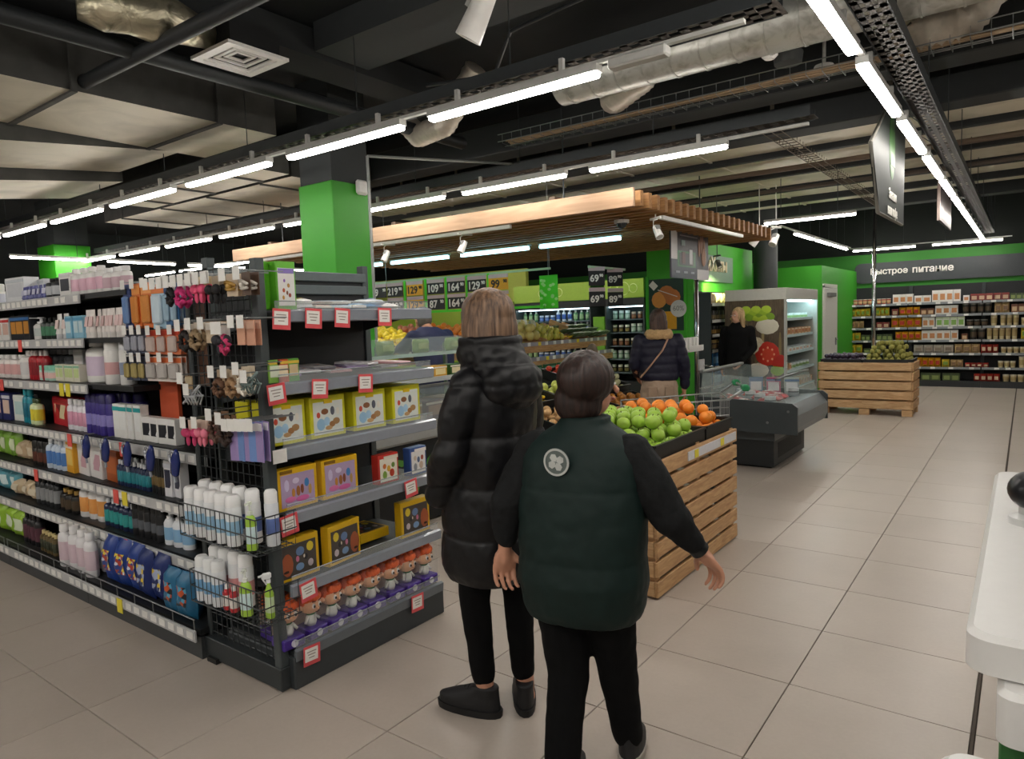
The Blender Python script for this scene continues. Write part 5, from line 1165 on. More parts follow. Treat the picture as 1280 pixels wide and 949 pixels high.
for k in range(8):
    y = IY0+.1+k*.21; c = [('#2f5f2c', '#e0d8b0'), ('#c8962a', '#e8d8a0')][k % 3 == 2]
    inst('berry_box', ['dark green berry box on the island middle shelf', 'amber berry box on the island middle shelf'][k % 3 == 2]+', '+NTH[k]+' from the toy shelving', 'box', 'berry boxes on the island', carton(.17, .15, .1, c[0], c[1], '#e8e4d8'), (IX-.25, y, 1.137), R90X)
    if k % 2: inst('salad_pack', 'clear salad pack on the island top shelf, '+NTH[k//2]+' from the toy shelving', 'pack', 'salad packs on the island', pouch(.2, .09, .12, '#5d7a34', '#8a9a5a', 50+k), (IX-.4, y, 1.347), R90X)
pile('mandarin', 'mandarin heaped at the end of the chilled island', 'mandarin', fruit('#ee8a22', .035, .85), IX-.3, IX+.0, 4.65, 4.98, 1.14, .036, 2)
# ---- hanging frame of price boards
PF = thing('hanging_rack', 'hanging bright green frame of the price boards over the produce', 'frame', (-5.8, 7.0, 2.2)); GF = M('#46d81e', .5)
def fb(c, d): obj('frame_bar', B((c[0]+5.8, c[1]-7.0, c[2]-2.2), d).mesh(GF if d[2] > .1 or c[2] < 2 else M('#a9c9a0', .4)), PF)
fb((-6.6, 7.02, 2.21), (4.0, .02, .025)); fb((-6.3, 7.02, 1.76), (3.2, .02, .03)); fb((-4.06, 7.45, 2.19), (.02, .9, .025))
obj('suspension_wire', MB().tube([(1.2, 0, 0), (1.2, 0, CZ-2.2)], .004, 5).mesh(STEEL), PF); obj('suspension_wire', MB().tube([(-1.6, 0, 0), (-1.6, 0, CZ-2.2)], .004, 5).mesh(STEEL), PF)
WT = M('#e8e6de', .5); BKB = M('#1f2022', .6); YB = M('#e3a81e', .5)
def pboard(label, x, y, z, txt, yel=False, rz=0., w=.31, h=.15):
    t = thing('price_board', label, 'price board', (x, y, z), rz)
    obj('panel', B((0, 0, 0), (w, .008, h), .002).mesh(YB if yel else BKB), t)
    obj('header', B((0, -.002, h/2+.024), (w, .008, .045)).mesh(M('#c3aeb0', .6)), t)
    m = M('#1c1b18', .5) if yel else WT
    obj('digits', text_mesh(txt, .14 if w > .25 else .11, m, .002, 'CENTER', .003), t, (-.045 if w > .25 else -.03, -.006, -.004), 0, (R90X, 0, 0))
    obj('kopecks', text_mesh('90', .06 if w > .25 else .045, m, .002, 'CENTER', .002), t, (w/2-.045, -.006, .03), 0, (R90X, 0, 0))
    return t
for bi_, (px, up, yu, lo, yl) in enumerate(((474, '9', 0, None, 0), (494, '219', 0, '219', 0), (518.5, '129', 1, '129', 1), (544.5, '109', 0, '87', 0), (570, '164', 0, '164', 0), (596, '129', 0, '129', 0), (623, '99', 1, '99', 1))):
    x = xat(px, 7.0, 2.05)
    if up: pboard(nth(bi_, 'upper %s price board in the hanging frame' % ('yellow' if yu else 'black'), 'the green column'), x, 7.0, 2.07, up, yu)
    if lo: pboard(nth(bi_, 'lower %s price board in the hanging frame' % ('yellow' if yl else 'black'), 'the green column'), x, 7.0, 1.86, lo, yl)
    if px > 500: obj('green_strip', B((xat(px-12.8, 7.0, 2.)+5.8, .01, -.21), (.035, .01, .44)).mesh(GF), PF)
for px, a in ((746, '69'), (769, '89')):
    X = -4.04; y = yat(px, X, 2.0)
    for z, nm in ((2.06, 'upper'), (1.82, 'lower')): pboard(nm+' black price board at the frame corner '+('beside the lime poster' if a == '69' else 'towards the cafe wall'), X, y, z, a, False, R90X*.55, .2, .17)
# bright green hanging poster
p0, p1 = aty(674, 345, 7.6), aty(698, 385, 7.6)
hp = thing('hanging_poster', 'bright lime hanging poster with white doodles over the produce', 'poster', ((p0.x+p1.x)/2, 7.6, (p0.z+p1.z)/2)); wp, hp_ = p1.x-p0.x, p0.z-p1.z
obj('sheet', B((0, 0, 0), (wp, .006, hp_), .002).mesh(M('#4fe01e', .5)), hp)
dd = MB()
for k in range(16): dd.ball((FR.uniform(-.42, .42)*wp, -.003, FR.uniform(-.44, .44)*hp_), 1, 8, 4, sc=(.028, .002, .02))
o = obj('doodles', dd.mesh(M('#aef08c', .5)), hp); o['kind'] = 'stuff'
obj('suspension_wire', MB().tube([(0, 0, hp_/2), (0, 0, CZ-hp.location.z)], .003, 4).mesh(STEEL), hp)
# ---- produce back wall with chillers (faces -Y)
BY2 = 11.6
xa, xb, xc = xat(470, BY2, 1.5), xat(640, BY2, 1.5), xat(806, BY2, 1.5)
struct('wall_produce', B(((xa+xb)/2-1.2, BY2+.1, 1.0), (xb-xa+2.4, .2, 2.0)).mesh(OLIVE), 'olive green wall behind the produce')
struct('wall_produce_upper', B(((xa+xb)/2-1.2, BY2+.6, 1.35), (xb-xa+2.4, .1, 2.7)).mesh(M('#a9b44a', .6)), 'yellow green upper wall behind the produce')
tag(obj('service_terminal', B((0, 0, 0), (.18, .1, .32), .01).mesh(M('#0f4a4a', .4)), None, (xat(582, BY2-.06, 1.5), BY2-.055, aty(582, 398, BY2).z)), 'dark teal service panel on the olive wall', 'panel')
def wall_chiller(label, px0, px1, items, seed):
    x0, x1 = xat(px0, BY2, 1.2), xat(px1, BY2, 1.2); W = x1-x0
    t = thing('wall_chiller', label, 'chiller', ((x0+x1)/2, BY2+.3, 0))
    obj('back_panel', B((0, .3, .9), (W, .03, 1.8)).mesh(M('#2f3a3c', .5)), t)
    for s in (-1, 1): obj('side_panel', B((s*(W/2-.015), 0, .9), (.03, .6, 1.8)).mesh(M('#3a4244', .5)), t)
    obj('base', B((0, -.02, .2), (W, .64, .4)).mesh(M('#26292a', .5)), t)
    f = obj('fascia', B((0, -.3, 2.12), (W, .04, .34)).mesh(M('#8fae3a', .5)), t)
    dd = MB(); cxs = .0
    for r_, cx_ in ((.12, 0), (.08, .2), (.08, -.2)): dd.tube([(cx_+r_*math.cos(a), -.322, 2.12+r_*math.sin(a)) for a in [2*math.pi*k/14 for k in range(14)]], .008, 5, closed=True)
    obj('fruit_outline', dd.mesh(M('#c8d88a', .5)), f)
    obj('canopy', B((0, 0, 1.87), (W, .6, .14)).mesh(M('#1b1d1e', .5)), t)
    l = obj('chiller_lamp', B((0, -.22, 1.79), (W-.1, .03, .02)).mesh(emit('chiller_led', '#cfeaf4', 6)), t)
    rnd = random.Random(seed)
    for k in range(5):
        z = .55+k*.25; obj('shelf', B((0, .02, z), (W-.06, .5-.04*k, .02)).mesh(M('#59686c', .4)), t)
        n = int(W/.13)
        for q_ in range(n):
            nm, lb, ps = items[(k+q_//3) % len(items)]
            inst(nm, lb+', '+ORD[4-k]+' shelf', nm.split('_')[-1], lb, ps, (x0+.08+q_*(W-.16)/(n-1), BY2+.3-.12+.02*k, z+.011), rnd.uniform(-.1, .1))
    return t
wall_chiller('wall chiller of bottled drinks behind the lime poster', 645, 739, [('drink_bottle', 'white and blue drink bottle in the chiller behind the lime poster', bottle(.09, .22, '#dfe4ea', '#e8e8e8', '#4a6ab0', False)), ('juice_bottle', 'green juice bottle in the chiller behind the lime poster', bottle(.09, .2, '#5f8a5a', '#d8d8c8', '#a8c08a', False)), ('yogurt_pot', 'dark blue pot in the chiller behind the lime poster', jar(.1, .12, '#2f4a86', '#cfd6e4', '#6a86c0'))], 4)
wall_chiller('wall chiller of jars beside the orange slice poster', 757, 806, [('pickle_jar', 'dark jar with pale lid in the chiller beside the orange poster', jar(.09, .14, '#3c3a2c', '#e2dfd2', '#8a7a4a')), ('salad_jar', 'green jar in the chiller beside the orange poster', jar(.1, .16, '#6f8f78', '#cfd8d0', '#b8c8b8')), ('sauce_jar', 'brown red jar in the chiller beside the orange poster', jar(.09, .13, '#6a3a2c', '#b8a48a', '#9a6a4a'))], 5)
gp0, gp1 = xat(741, BY2-.05, 1.3), xat(755, BY2-.05, 1.3)
tag(obj('wall_panel', B((0, 0, 0), (gp1-gp0, .06, 1.62), .005).mesh(M('#6fa82a', .5)), None, ((gp0+gp1)/2, BY2+.0, .81)), 'narrow light green panel between the wall chillers', 'panel')
# ================================================================ cafe wall, rack, poster stand, chillers
pp = thing('wall_poster', 'dark green poster with sliced orange and a white price bubble on the green wall', 'poster', (0, 0, 0))
q0, q1 = aty(811, 350, GY-.01), aty(855, 413, GY-.01); pw, ph = q1.x-q0.x, q0.z-q1.z; pcx, pcz = (q0.x+q1.x)/2, (q0.z+q1.z)/2; pp.location = (pcx, GY-.012, pcz)
obj('sheet', B((0, 0, 0), (pw, .008, ph), .002).mesh(M('#173a2c', .45)), pp)
o1 = MB().ball((.02*pw, -.004, .2*ph), 1, 20, 6, sc=(.25*pw, .004, .17*ph)).ball((.18*pw, -.004, .14*ph), 1, 20, 6, sc=(.24*pw, .004, .16*ph)); obj('orange_print', o1.mesh(M('#c97a3c', .5), True), pp)
obj('orange_slice_print', MB().ball((-.2*pw, -.0045, .1*ph), 1, 20, 6, sc=(.22*pw, .005, .16*ph)).mesh(M('#eda04a', .5), True), pp)
sl_ = MB()
for a in (-.4, .0, .35): sl_.box((.05*pw, -.009, .22*ph), (.6*pw, .002, .012), rot=Euler((0, .35+a*.1, 0)).to_matrix()) if a == 0 else None
sl_.box((-.36*pw, -.009, .38*ph), (.12, .002, .1), rot=Euler((0, .8, 0)).to_matrix())
obj('white_marks', sl_.mesh(WT), pp)
obj('yellow_panel', B((.12*pw, -.004, -.3*ph), (.36*pw, .004, .34*ph)).mesh(M('#e0a41c', .5)), pp)
bb = obj('price_bubble', MB().lathe([(.13, 0), (.13, .004)], 24, (.36*pw, -.006, -.08*ph), rot=Euler((R90X, 0, 0)).to_matrix()).mesh(M('#d9d9d6', .5)), pp)
obj('price_bubble_text', text_mesh('60%', .11, M('#8a8e8c', .5), .001), pp, (.36*pw, -.0125, -.08*ph), 0, (R90X, 0, 0))
obj('frame', MB().box((-pw/2-.03, .0, -.2), (.05, .01, ph+.5)).box((pw/2+.03, 0, -.2), (.05, .01, ph+.5)).mesh(M('#3cb01e', .5)), pp)
# lit sign on the cafe wall
SGX = GX+.02
s0, s1 = atx(882, 322, SGX), atx(914, 349, SGX); ysg = (s0.y+s1.y)/2+0.0
sgz0, sgz1 = atx(882, 352, SGX).z, atx(882, 318, SGX).z
sg = thing('wall_sign', 'grey green cafe sign with cream letters on the green wall', 'sign', (SGX, 0, 0)); yA, yB = yat(868, SGX, 2.2), yat(915, SGX, 2.2)
obj('board', B((0, (yA+yB)/2, (sgz0+sgz1)/2), (.03, yB-yA, sgz1-sgz0), .004).mesh(M('#7d9a86', .5)), sg)
obj('letters', text_mesh('НашиХиты', .3, M('#f0e0c0', .4), .01, 'CENTER', .004), sg, (.03, yat(885, SGX, 2.3), sgz1-.16), 0, (R90X, 0, R90X))
# spot lamp that lights the cafe wall, held by the dark spotlight of the canopy
ld = bpy.data.lights.new('spot', 'SPOT'); ld.energy = 95; ld.color = (.95, 1., .45); ld.spot_size = 1.25; ld.spot_blend = .7; ld.shadow_soft_size = .05
host = [o for o in bpy.data.objects if o.get('label') == 'dark spotlight aimed at the cafe sign'][0]
lo = bpy.data.objects.new('spot_bulb', ld); COL.objects.link(lo); bpy.context.view_layer.update()
lo.parent = host; tgt = Vector((GX, 10.9, 1.75)); src = Vector((host.location.x-.04, host.location.y+.05, host.location.z-.1))
lo.matrix_parent_inverse = Matrix.Identity(4); lo.matrix_basis = host.matrix_world.inverted() @ (Matrix.Translation(src) @ (tgt-src).to_track_quat('-Z', 'Y').to_matrix().to_4x4())
# rack along the cafe wall
RX = -3.8; ry0, ry1 = GY+.02, 12.3
rk = thing('wall_rack', 'dark rack of groceries along the bright green cafe wall', 'rack', (GX+.13, (ry0+ry1)/2, 0)); ly = ry1-ry0
obj('back_panel', B((-.12, 0, 1.0), (.01, ly, 1.9)).mesh(M('#15181a', .6)), rk)
for y in (-ly/2, -ly/2+.95, ly/2): obj('side_panel', B((0, y, .96), (.26, .03, 1.92)).mesh(M('#2c3538', .5)), rk)
RZS = [1.75, 1.5, 1.28, 1.05, .8, .5]
rkit = [[('snack_bag', 'beige snack bag on the top rack shelf', pouch(.16, .08, .17, '#d8c49a', '#e8dcc0', 61)), ('snack_box', 'white and yellow carton on the top rack shelf', carton(.12, .1, .2, '#e6e2d2', '#e8b83a', '#7aa8c8'))],
        [('coffee_jar', 'black coffee jar on the second rack shelf', jar(.1, .15, '#1c1a1a', '#0f0f10', '#6a5a3a')), ('snack_pack', 'red and white pack on the second rack shelf', carton(.11, .08, .14, '#b84a3a', '#e0d0b8', '#e8e4de'))],
        [('coffee_jar', 'dark jar with gold label on the third rack shelf', jar(.1, .14, '#201c18', '#121110', '#a8823a')), ('snack_pack', 'orange and cream pack on the third rack shelf', carton(.11, .08, .13, '#d8c8b0', '#c8643a', '#e8e0d0'))],
        [('sauce_bottle', 'black sauce bottle on the fourth rack shelf', jar(.11, .15, '#17171a', '#b89a5a', '#7a6238')), ('tea_box', 'purple tea box on the fourth rack shelf', carton(.12, .08, .1, '#584a6a', '#d8d4dc', '#e4e0e6'))],
        [('water_pack', 'blue water pack on the fifth rack shelf', carton(.2, .18, .2, '#2f6ea8', '#8ab8dc', '#1f4f86')), ('jar_pack', 'beige jar on the fifth rack shelf', jar(.1, .16, '#b8a88a', '#6a5a4a', '#d8d0c0'))],
        [('water_pack', 'blue water pack on the lowest rack shelf', carton(.2, .18, .22, '#2a649e', '#7fb0d8', '#1f4f86')), ('jar_pack', 'yellow green jar on the lowest rack shelf', jar(.1, .16, '#a8a04a', '#5a5a3a', '#d8d4a0'))]]
for i, z in enumerate(RZS):
    s = obj('shelf', B((.02, 0, z-.012), (.24, ly-.04, .022)).mesh(M('#2a2f31', .5)), rk); obj('price_rail', B((.146, 0, z-.01), (.008, ly-.04, .045)).mesh(M('#c9ccca', .4)), s)
    for sec, (a, b_) in enumerate(((ry0+.05, ry0+.93), (ry0+1.0, ry1-.05))):
        nm, lb, ps = rkit[i][sec]; n = int((b_-a)/(.15 if 'pack' not in nm and 'bag' not in nm else .17))
        for k in range(n): inst(nm, nth(k, lb, 'the poster corner') if k < 14 else lb, nm.split('_')[-1], lb, ps, (GX+.17, a+(k+.5)*(b_-a)/n, z), R90X+FR.uniform(-.1, .1))
# chrome poster stand
pl = atz(873, 558); PX_, PYY = pl.x, pl.y
ps_ = thing('poster_stand', 'chrome pole stand with a dark promotional poster and white dispenser tray', 'poster stand', (PX_, PYY, 0))
obj('pole', MB().tube([(0, 0, .02), (0, 0, 2.05)], .022, 12).mesh(CHROME, True), ps_); obj('foot', MB().lathe([(.2, 0), (.2, .012), (.03, .03)], 20).mesh(CHROME, True, auto=30), ps_)
ya, yb = yat(835, PX_, 2.3)-PYY, yat(882, PX_, 2.3)-PYY; za, zb = atx(858, 349, PX_).z, atx(858, 284, PX_).z; zc = (za+zb)/2
obj('poster', B((.025, (ya+yb)/2, zc), (.02, yb-ya, zb-za), .003).mesh(M('#47464c', .4)), ps_)
def pr(u0, u1, v0, v1, c, nm='print', x=.037): obj(nm, B((x, ya+(u0+u1)/2*(yb-ya), za+(v0+v1)/2*(zb-za)), (.003, (u1-u0)*(yb-ya), (v1-v0)*(zb-za))).mesh(mm(c)), ps_)
pr(.0, .15, .35, 1, '#c9c8c8'); pr(0, .66, 0, .35, '#26364a', x=.038); pr(.66, 1, 0, .2, '#c4c3c6', x=.039); pr(.15, .62, .22, .52, '#3f7a54', x=.0385); pr(.2, .56, .25, .48, '#3a3d44', x=.0395)
pr(.2, .75, .9, .93, '#b4b2b6'); pr(.22, .68, .8, .82, '#a6a4a8'); pr(.45, .53, .28, .56, '#c8ccce', x=.041); pr(.26, .34, .28, .5, '#5a3a36', x=.041); pr(.24, .34, .62, .72, '#6f8a84', x=.041); pr(.1, .2, .1, .14, '#9aa4b0', x=.041); pr(.3, .4, .1, .14, '#9aa4b0', x=.041); pr(.48, .58, .1, .14, '#9aa4b0', x=.041)
hd = MB()
for k in range(4): hd.ball((.04, ya+(.72+.05*k)*(yb-ya), za+(.62+.07*(k % 3))*(zb-za)), 1, 8, 5, sc=(.003, .03, .11))
hd.ball((.04, ya+.85*(yb-ya), za+.45*(zb-za)), 1, 10, 5, sc=(.003, .08, .11)); obj('hand_print', hd.mesh(M('#a8836e', .5), True), ps_)
zt_ = atx(865, 438, PX_).z
dt = MB().box((.0, -.2, zt_), (.14, .42, .02)).box((.07, -.2, zt_+.03), (.01, .42, .06))
for k in range(4): dt.box((.0, -.37+k*.11, zt_+.08), (.06, .045, .15), bev=.012)
obj('dispenser_tray', dt.mesh(PLWHITE), ps_)
obj('card_holder', B((.03, .05, atx(879, 455, PX_).z), (.02, .16, .13), .004).mesh(M('#c8c9ca', .4)), ps_)
obj('handle', MB().tube([(0, 0, .7), (.1, .25, .72), (.1, .28, .95), (0, 0, 1.0)], .012, 8).mesh(CHROME, True), ps_)
# ---- tall open chiller with a vegetable print on its side (open front faces +X)
FX0, FX1, FY0, FY1, FZ = -3.7, -2.8, 10.46, 12.35, 1.94
tf = thing('tall_chiller', 'tall open chiller with vegetables printed on its side panel', 'chiller', ((FX0+FX1)/2, (FY0+FY1)/2, 0)); W, D = FX1-FX0, FY1-FY0
CHW = M('#b9bcb6', .4)
obj('header', B((0, 0, FZ-.08), (W, D, .17), .006).mesh(M('#c8c8c0', .4)), tf)
obj('side_panel', B((0, -D/2+.02, .9), (W, .04, 1.76)).mesh(wood('print_wood', '#4a4034', '#6a5c48', 3, (12, 12, 2))), tf); sp_ = tf.children[-1]
obj('side_panel', B((0, D/2-.02, .9), (W, .04, 1.76)).mesh(CHW), tf)
obj('edge_trim', B((W/2-.012, -D/2+.018, .9), (.035, .05, 1.76)).mesh(CHW), tf)
obj('back_panel', B((-W/2+.02, 0, .9), (.04, D-.08, 1.76)).mesh(M('#cfdde0', .4)), tf)
obj('base', B((0, 0, .15), (W, D-.02, .3)).mesh(M('#4a5052', .4)), tf)
def vp(nm, u, v, a, b_, c, dd=.002):
    obj(nm, MB().ball((u*W, -D/2-.0005, v*1.76), 1, 24, 6, sc=(a, dd, b_)).mesh(mm(c, .5), True), tf)
for k in range(9): vp('lettuce_print', -.2+.055*k, .9+.035*math.sin(k*2.1), .075, .06, ['#9cc22e', '#b4d23c', '#7fa82a'][k % 3], .002+.0004*(k % 3))
vp('lettuce_print', .1, .86, .16, .05, '#b4d23c', .003)
for k in range(16): vp('straw_print', -.42+.055*k, .1+.8*((k*37) % 17)/17, .02, .22, ['#8a7a52', '#a8966a', '#6f6242'][k % 3], .001)
vp('radish_print', .2, .79, .17, .12, '#e0dcc8', .0035); vp('cauliflower_print', .0, .63, .15, .13, '#cfc6aa', .0025)
vp('tomato_print', .2, .56, .18, .18, '#c8301f', .004); vp('tomato_print', .21, .555, .13, .13, '#d8492e', .005); vp('tomato_print', .38, .5, .12, .1, '#b8281c', .003)
for k in range(8): vp('seed_print', .21+.1*math.cos(k*.785), .555+.055*math.sin(k*.785), .018, .022, '#f0b088', .0056)
for k in range(6): vp('cauliflower_print', -.02+.07*math.cos(k*1.05), .63+.035*math.sin(k*1.05), .06, .055, '#ddd6be', .003+.0002*k)
vp('mushroom_print', .05, .42, .16, .11, '#d8d2c0', .003); vp('lettuce_print', .36, .42, .1, .08, '#8fb82a', .0025); vp('tomato_print', .18, .25, .16, .15, '#c83a22', .0035); vp('aubergine_print', .3, .28, .18, .14, '#1c1718', .0045); vp('radish_print', -.06, .2, .12, .1, '#cfc8a8', .004); vp('leek_print', -.3, .5, .12, .5, '#7d7a4a', .0015); vp('leek_print', -.25, .86, .15, .05, '#a8a05a', .002)
FS = [.42, .7, .97, 1.23, 1.48]
fit = [('tray_pack', 'white tray pack of cooked food', carton(.16, .2, .07, '#dfe6e6', '#c8a890', '#b8d4d8')), ('meat_pack', 'orange and brown food pack', carton(.14, .18, .1, '#d8b08a', '#b8703a', '#e8dcc8')), ('salad_bowl', 'clear salad bowl', jar(.13, .08, '#c8d8c8', '#dfe8e8', '#8aa86a'))]
for i, z in enumerate(FS):
    d = .8-.01*i
    s = obj('shelf', B((-W/2+.06+d/2, 0, z), (d, D-.09, .02)).mesh(M('#a8c4c8', .3)), tf); obj('price_rail', B((-W/2+.06+d, 0, z+.0), (.012, D-.09, .04)).mesh(M('#b8d2d6', .3)), s)
    n = 9; nm, lb, p_ = fit[i % 3]
    for k in range(n):
        if (k+i) % 5 == 4: nm, lb, p_ = fit[(i+1) % 3]
        inst(nm, NTH[k]+' '+lb+' on the '+ORD[4-i]+' shelf of the tall chiller', nm.split('_')[-1], lb+' in the tall chiller, '+ORD[4-i]+' shelf', p_, (FX0+.06+d-.12, FY0+.12+k*(D-.24)/(n-1), z+.0105), R90X+FR.uniform(-.1, .1))
obj('chiller_lamp', B((W/2-.1, 0, FZ-.18), (.04, D-.12, .02)).mesh(emit('chiller_led2', '#c9ecf4', 14)), tf)
obj('front_sill', B((W/2-.02, 0, .36), (.03, D-.08, .12)).mesh(CHW), tf)
# ---- low glass chiller
LX0, LX1, LY0, LY1 = -2.78, -1.77, 7.0, 8.3
lc = thing('glass_chiller', 'low dark grey chiller with glass sides full of red packs', 'chiller', ((LX0+LX1)/2, (LY0+LY1)/2, 0)); W, D = LX1-LX0, LY1-LY0; DG = M('#3d4447', .4, .1)
obj('base', B((-.1, .1, .21), (.68, D-.1, .38), .004).mesh(M('#232628', .5)), lc); obj('toe_plate', B((-.1, .1, .02), (.6, D-.2, .04)).mesh(BLACK), lc)
obj('base_band', B((-.1, .1, .34), (.7, D-.08, .1), .004).mesh(M('#4a5053', .4)), lc)
gr = MB()
for k in range(9): gr.box((.243, .1, .1+k*.018), (.006, D-.4, .008))
o = obj('vent_grille', gr.mesh(BLACK), lc); o['kind'] = 'stuff'
obj('side_panel', MB().prism([(-W/2, .74), (-W/2+.05, .4), (W/2, .39), (W/2, .66), (W/2-.05, .7)], -D/2, -D/2+.03, 'y').mesh(DG), lc)
obj('side_panel', MB().prism([(-W/2, .74), (-W/2+.05, .4), (W/2, .39), (W/2, .66), (W/2-.05, .7)], D/2-.03, D/2, 'y').mesh(DG), lc)
for u, v in ((-.22, .52), (.22, .5), (.42, .62)): obj('screw_cap', MB().lathe([(.014, 0), (.01, .006)], 12, (u, -D/2-.001, v), rot=Euler((R90X, 0, 0)).to_matrix()).mesh(STEEL), lc)
obj('front_body', MB().prism([(W/2-.3, .4), (W/2-.02, .4), (W/2, .46), (W/2, .58), (W/2-.08, .68), (W/2-.3, .66)], -D/2+.03, D/2-.03, 'y').mesh(M('#6f7476', .35, .2)), lc)
obj('rear_body', MB().prism([(-W/2+.05, .4), (-W/2+.3, .4), (-W/2+.3, .66), (-W/2, .74)], -D/2+.03, D/2-.03, 'y').mesh(DG), lc)
obj('deck', B((0, 0, .63), (W-.2, D-.06, .03)).mesh(M('#b8bcbc', .4)), lc)
for s in (-1, 1): obj('end_glass', MB().prism([(-W/2+.02, .72), (W/2-.1, .68), (W/2-.22, .93), (-W/2+.06, .99)], s*(D/2-.02)-.004, s*(D/2-.02)+.004, 'y').mesh(PANE), lc)
obj('front_glass', MB().add([(W/2-.09, -D/2+.02, .68), (W/2-.09, D/2-.02, .68), (W/2-.21, D/2-.02, .93), (W/2-.21, -D/2+.02, .93)], [(0, 1, 2, 3)]).mesh(PANE, fix=False), lc)
obj('glass_rail', MB().tube([(W/2-.21, -D/2+.02, .935), (W/2-.21, D/2-.02, .935)], .012, 8).mesh(STEEL, True), lc)
obj('rear_glass', B((-W/2+.05, 0, .87), (.008, D-.05, .26)).mesh(PANE), lc); obj('glass_rail', B((-W/2+.05, 0, 1.0), (.05, D-.02, .03), .008).mesh(M('#9fa2a2', .35, .4)), lc)
for i in range(4):
    for j in range(5):
        x, y = LX0+.2+i*.17, LY0+.15+j*.22; red = (i+j) % 4 != 3
        nm, lb, p_ = ('seafood_pack', 'red and white seafood pack', pouch(.16, .06, .19, '#b82f38', art('seafood_print', ['#c84048', '#e8dcd8', '#a82830', '#e4cfcb'], 20), 71)) if red else ('ice_cream_tub', 'dark grey frozen food tub', jar(.12, .1, '#4a5258', '#c8ccd0', '#8a9298'))
        inst(nm, '%s in the low glass chiller, %s row, %s from its end' % (lb, NTH[i], NTH[j]), nm.split('_')[-1], lb+'s in the low glass chiller', p_, (x, y, .672 if red else .647), 0, Euler((-R90X+.06, 0, FR.uniform(-.2, .2)+1.57)) if red else None)
for k in range(3): inst('frozen_carton', NTH[k]+' blue and pink carton standing at the back of the low chiller', 'carton', 'cartons at the back of the low chiller', carton(.16, .06, .2, ['#6f8aa8', '#b85a7a', '#9fa8a8'][k], '#dfe2e6', '#4a6a9a'), (LX0+.25+.2*k, LY1-.12, .647), .3)
# ---- shopping cart behind the crate
a0, a1 = Vector((xat(776, 5.3, .86), 5.3, 0)), Vector((xat(880, 5.62, .95), 5.62, 0)); ang = math.atan2(a1.y-a0.y, a1.x-a0.x)
ct = thing('shopping_cart', 'empty wire shopping cart with green handle ends behind the large crate', 'cart', (a0.x, a0.y, 0), ang); Lc = .86; CW = M('#b7babb', .3, .8)
fr = MB()
for z, w0, w1, x0 in ((.55, .19, .22, .06), (.86, .22, .27, 0.)): fr.tube([(x0, -w0, z), (Lc, -w1, z+.05), (Lc, w1, z+.05), (x0, w0, z)], .007, 6, closed=True)
obj('basket_rim', fr.mesh(CW, True), ct)
bw = MB()
for s in (-1, 1):
    for k in range(13): f = k/12; bw.tube([(.06+f*(Lc-.06), s*(.19+.03*f), .55+.05*f), (f*Lc, s*(.22+.05*f), .86+.05*f)], .0028, 4)
    for k in range(1, 5): g = k/5; bw.tube([(.06*(1-g), s*(.19+.03*g), .55+.31*g), (Lc, s*(.22+.05*g), .6+.31*g)], .0028, 4)
for k in range(9): f = k/8; bw.tube([(0, -.22+.44*f, .86), (.06, -.19+.38*f, .55), (Lc, -.22+.44*f, .6), (Lc, -.27+.54*f, .91)], .0028, 4)
obj('basket_wire', bw.mesh(CW), ct)
obj('handle_bar', MB().tube([(Lc, -.25, .91), (Lc+.13, -.25, 1.0), (Lc+.13, .25, 1.0), (Lc, .25, .91)], .011, 8).mesh(CW, True), ct)
for s in (-1, 1): obj('handle_end', B((Lc+.13, s*.23, 1.0), (.06, .1, .05), .012).mesh(M('#1f7a4a', .4)), ct)
ch_ = MB()
for s in (-1, 1): ch_.tube([(Lc, s*.23, .6), (Lc-.05, s*.22, .2), (Lc-.1, s*.22, .14), (.1, s*.16, .14)], .01, 6); ch_.tube([(.1, s*.16, .14), (.25, s*.19, .55)], .01, 6)
obj('chassis', ch_.mesh(CW, True), ct)
for x, y in ((Lc-.06, .22), (Lc-.06, -.22), (.12, .15), (.12, -.15)): obj('wheel', MB().lathe([(.05, -.014), (.06, -.008), (.06, .008), (.05, .014)], 16, (x, y, .06), rot=Euler((R90X, 0, 0)).to_matrix()).mesh(M('#2a2c2e', .5), True, auto=40), ct)
# ---- chrome pole by the far crate
X_ = xat(1092, 12.7, 1.3); t = thing('chrome_pole', 'tall chrome pole behind the far crate', 'pole', (X_, 12.7, 0)); obj('tube', MB().tube([(0, 0, .01), (0, 0, 3.2)], .03, 14).mesh(CHROME, True), t); obj('floor_flange', MB().lathe([(.08, 0), (.08, .012), (.035, .02)], 16).mesh(CHROME, True, auto=30), t)
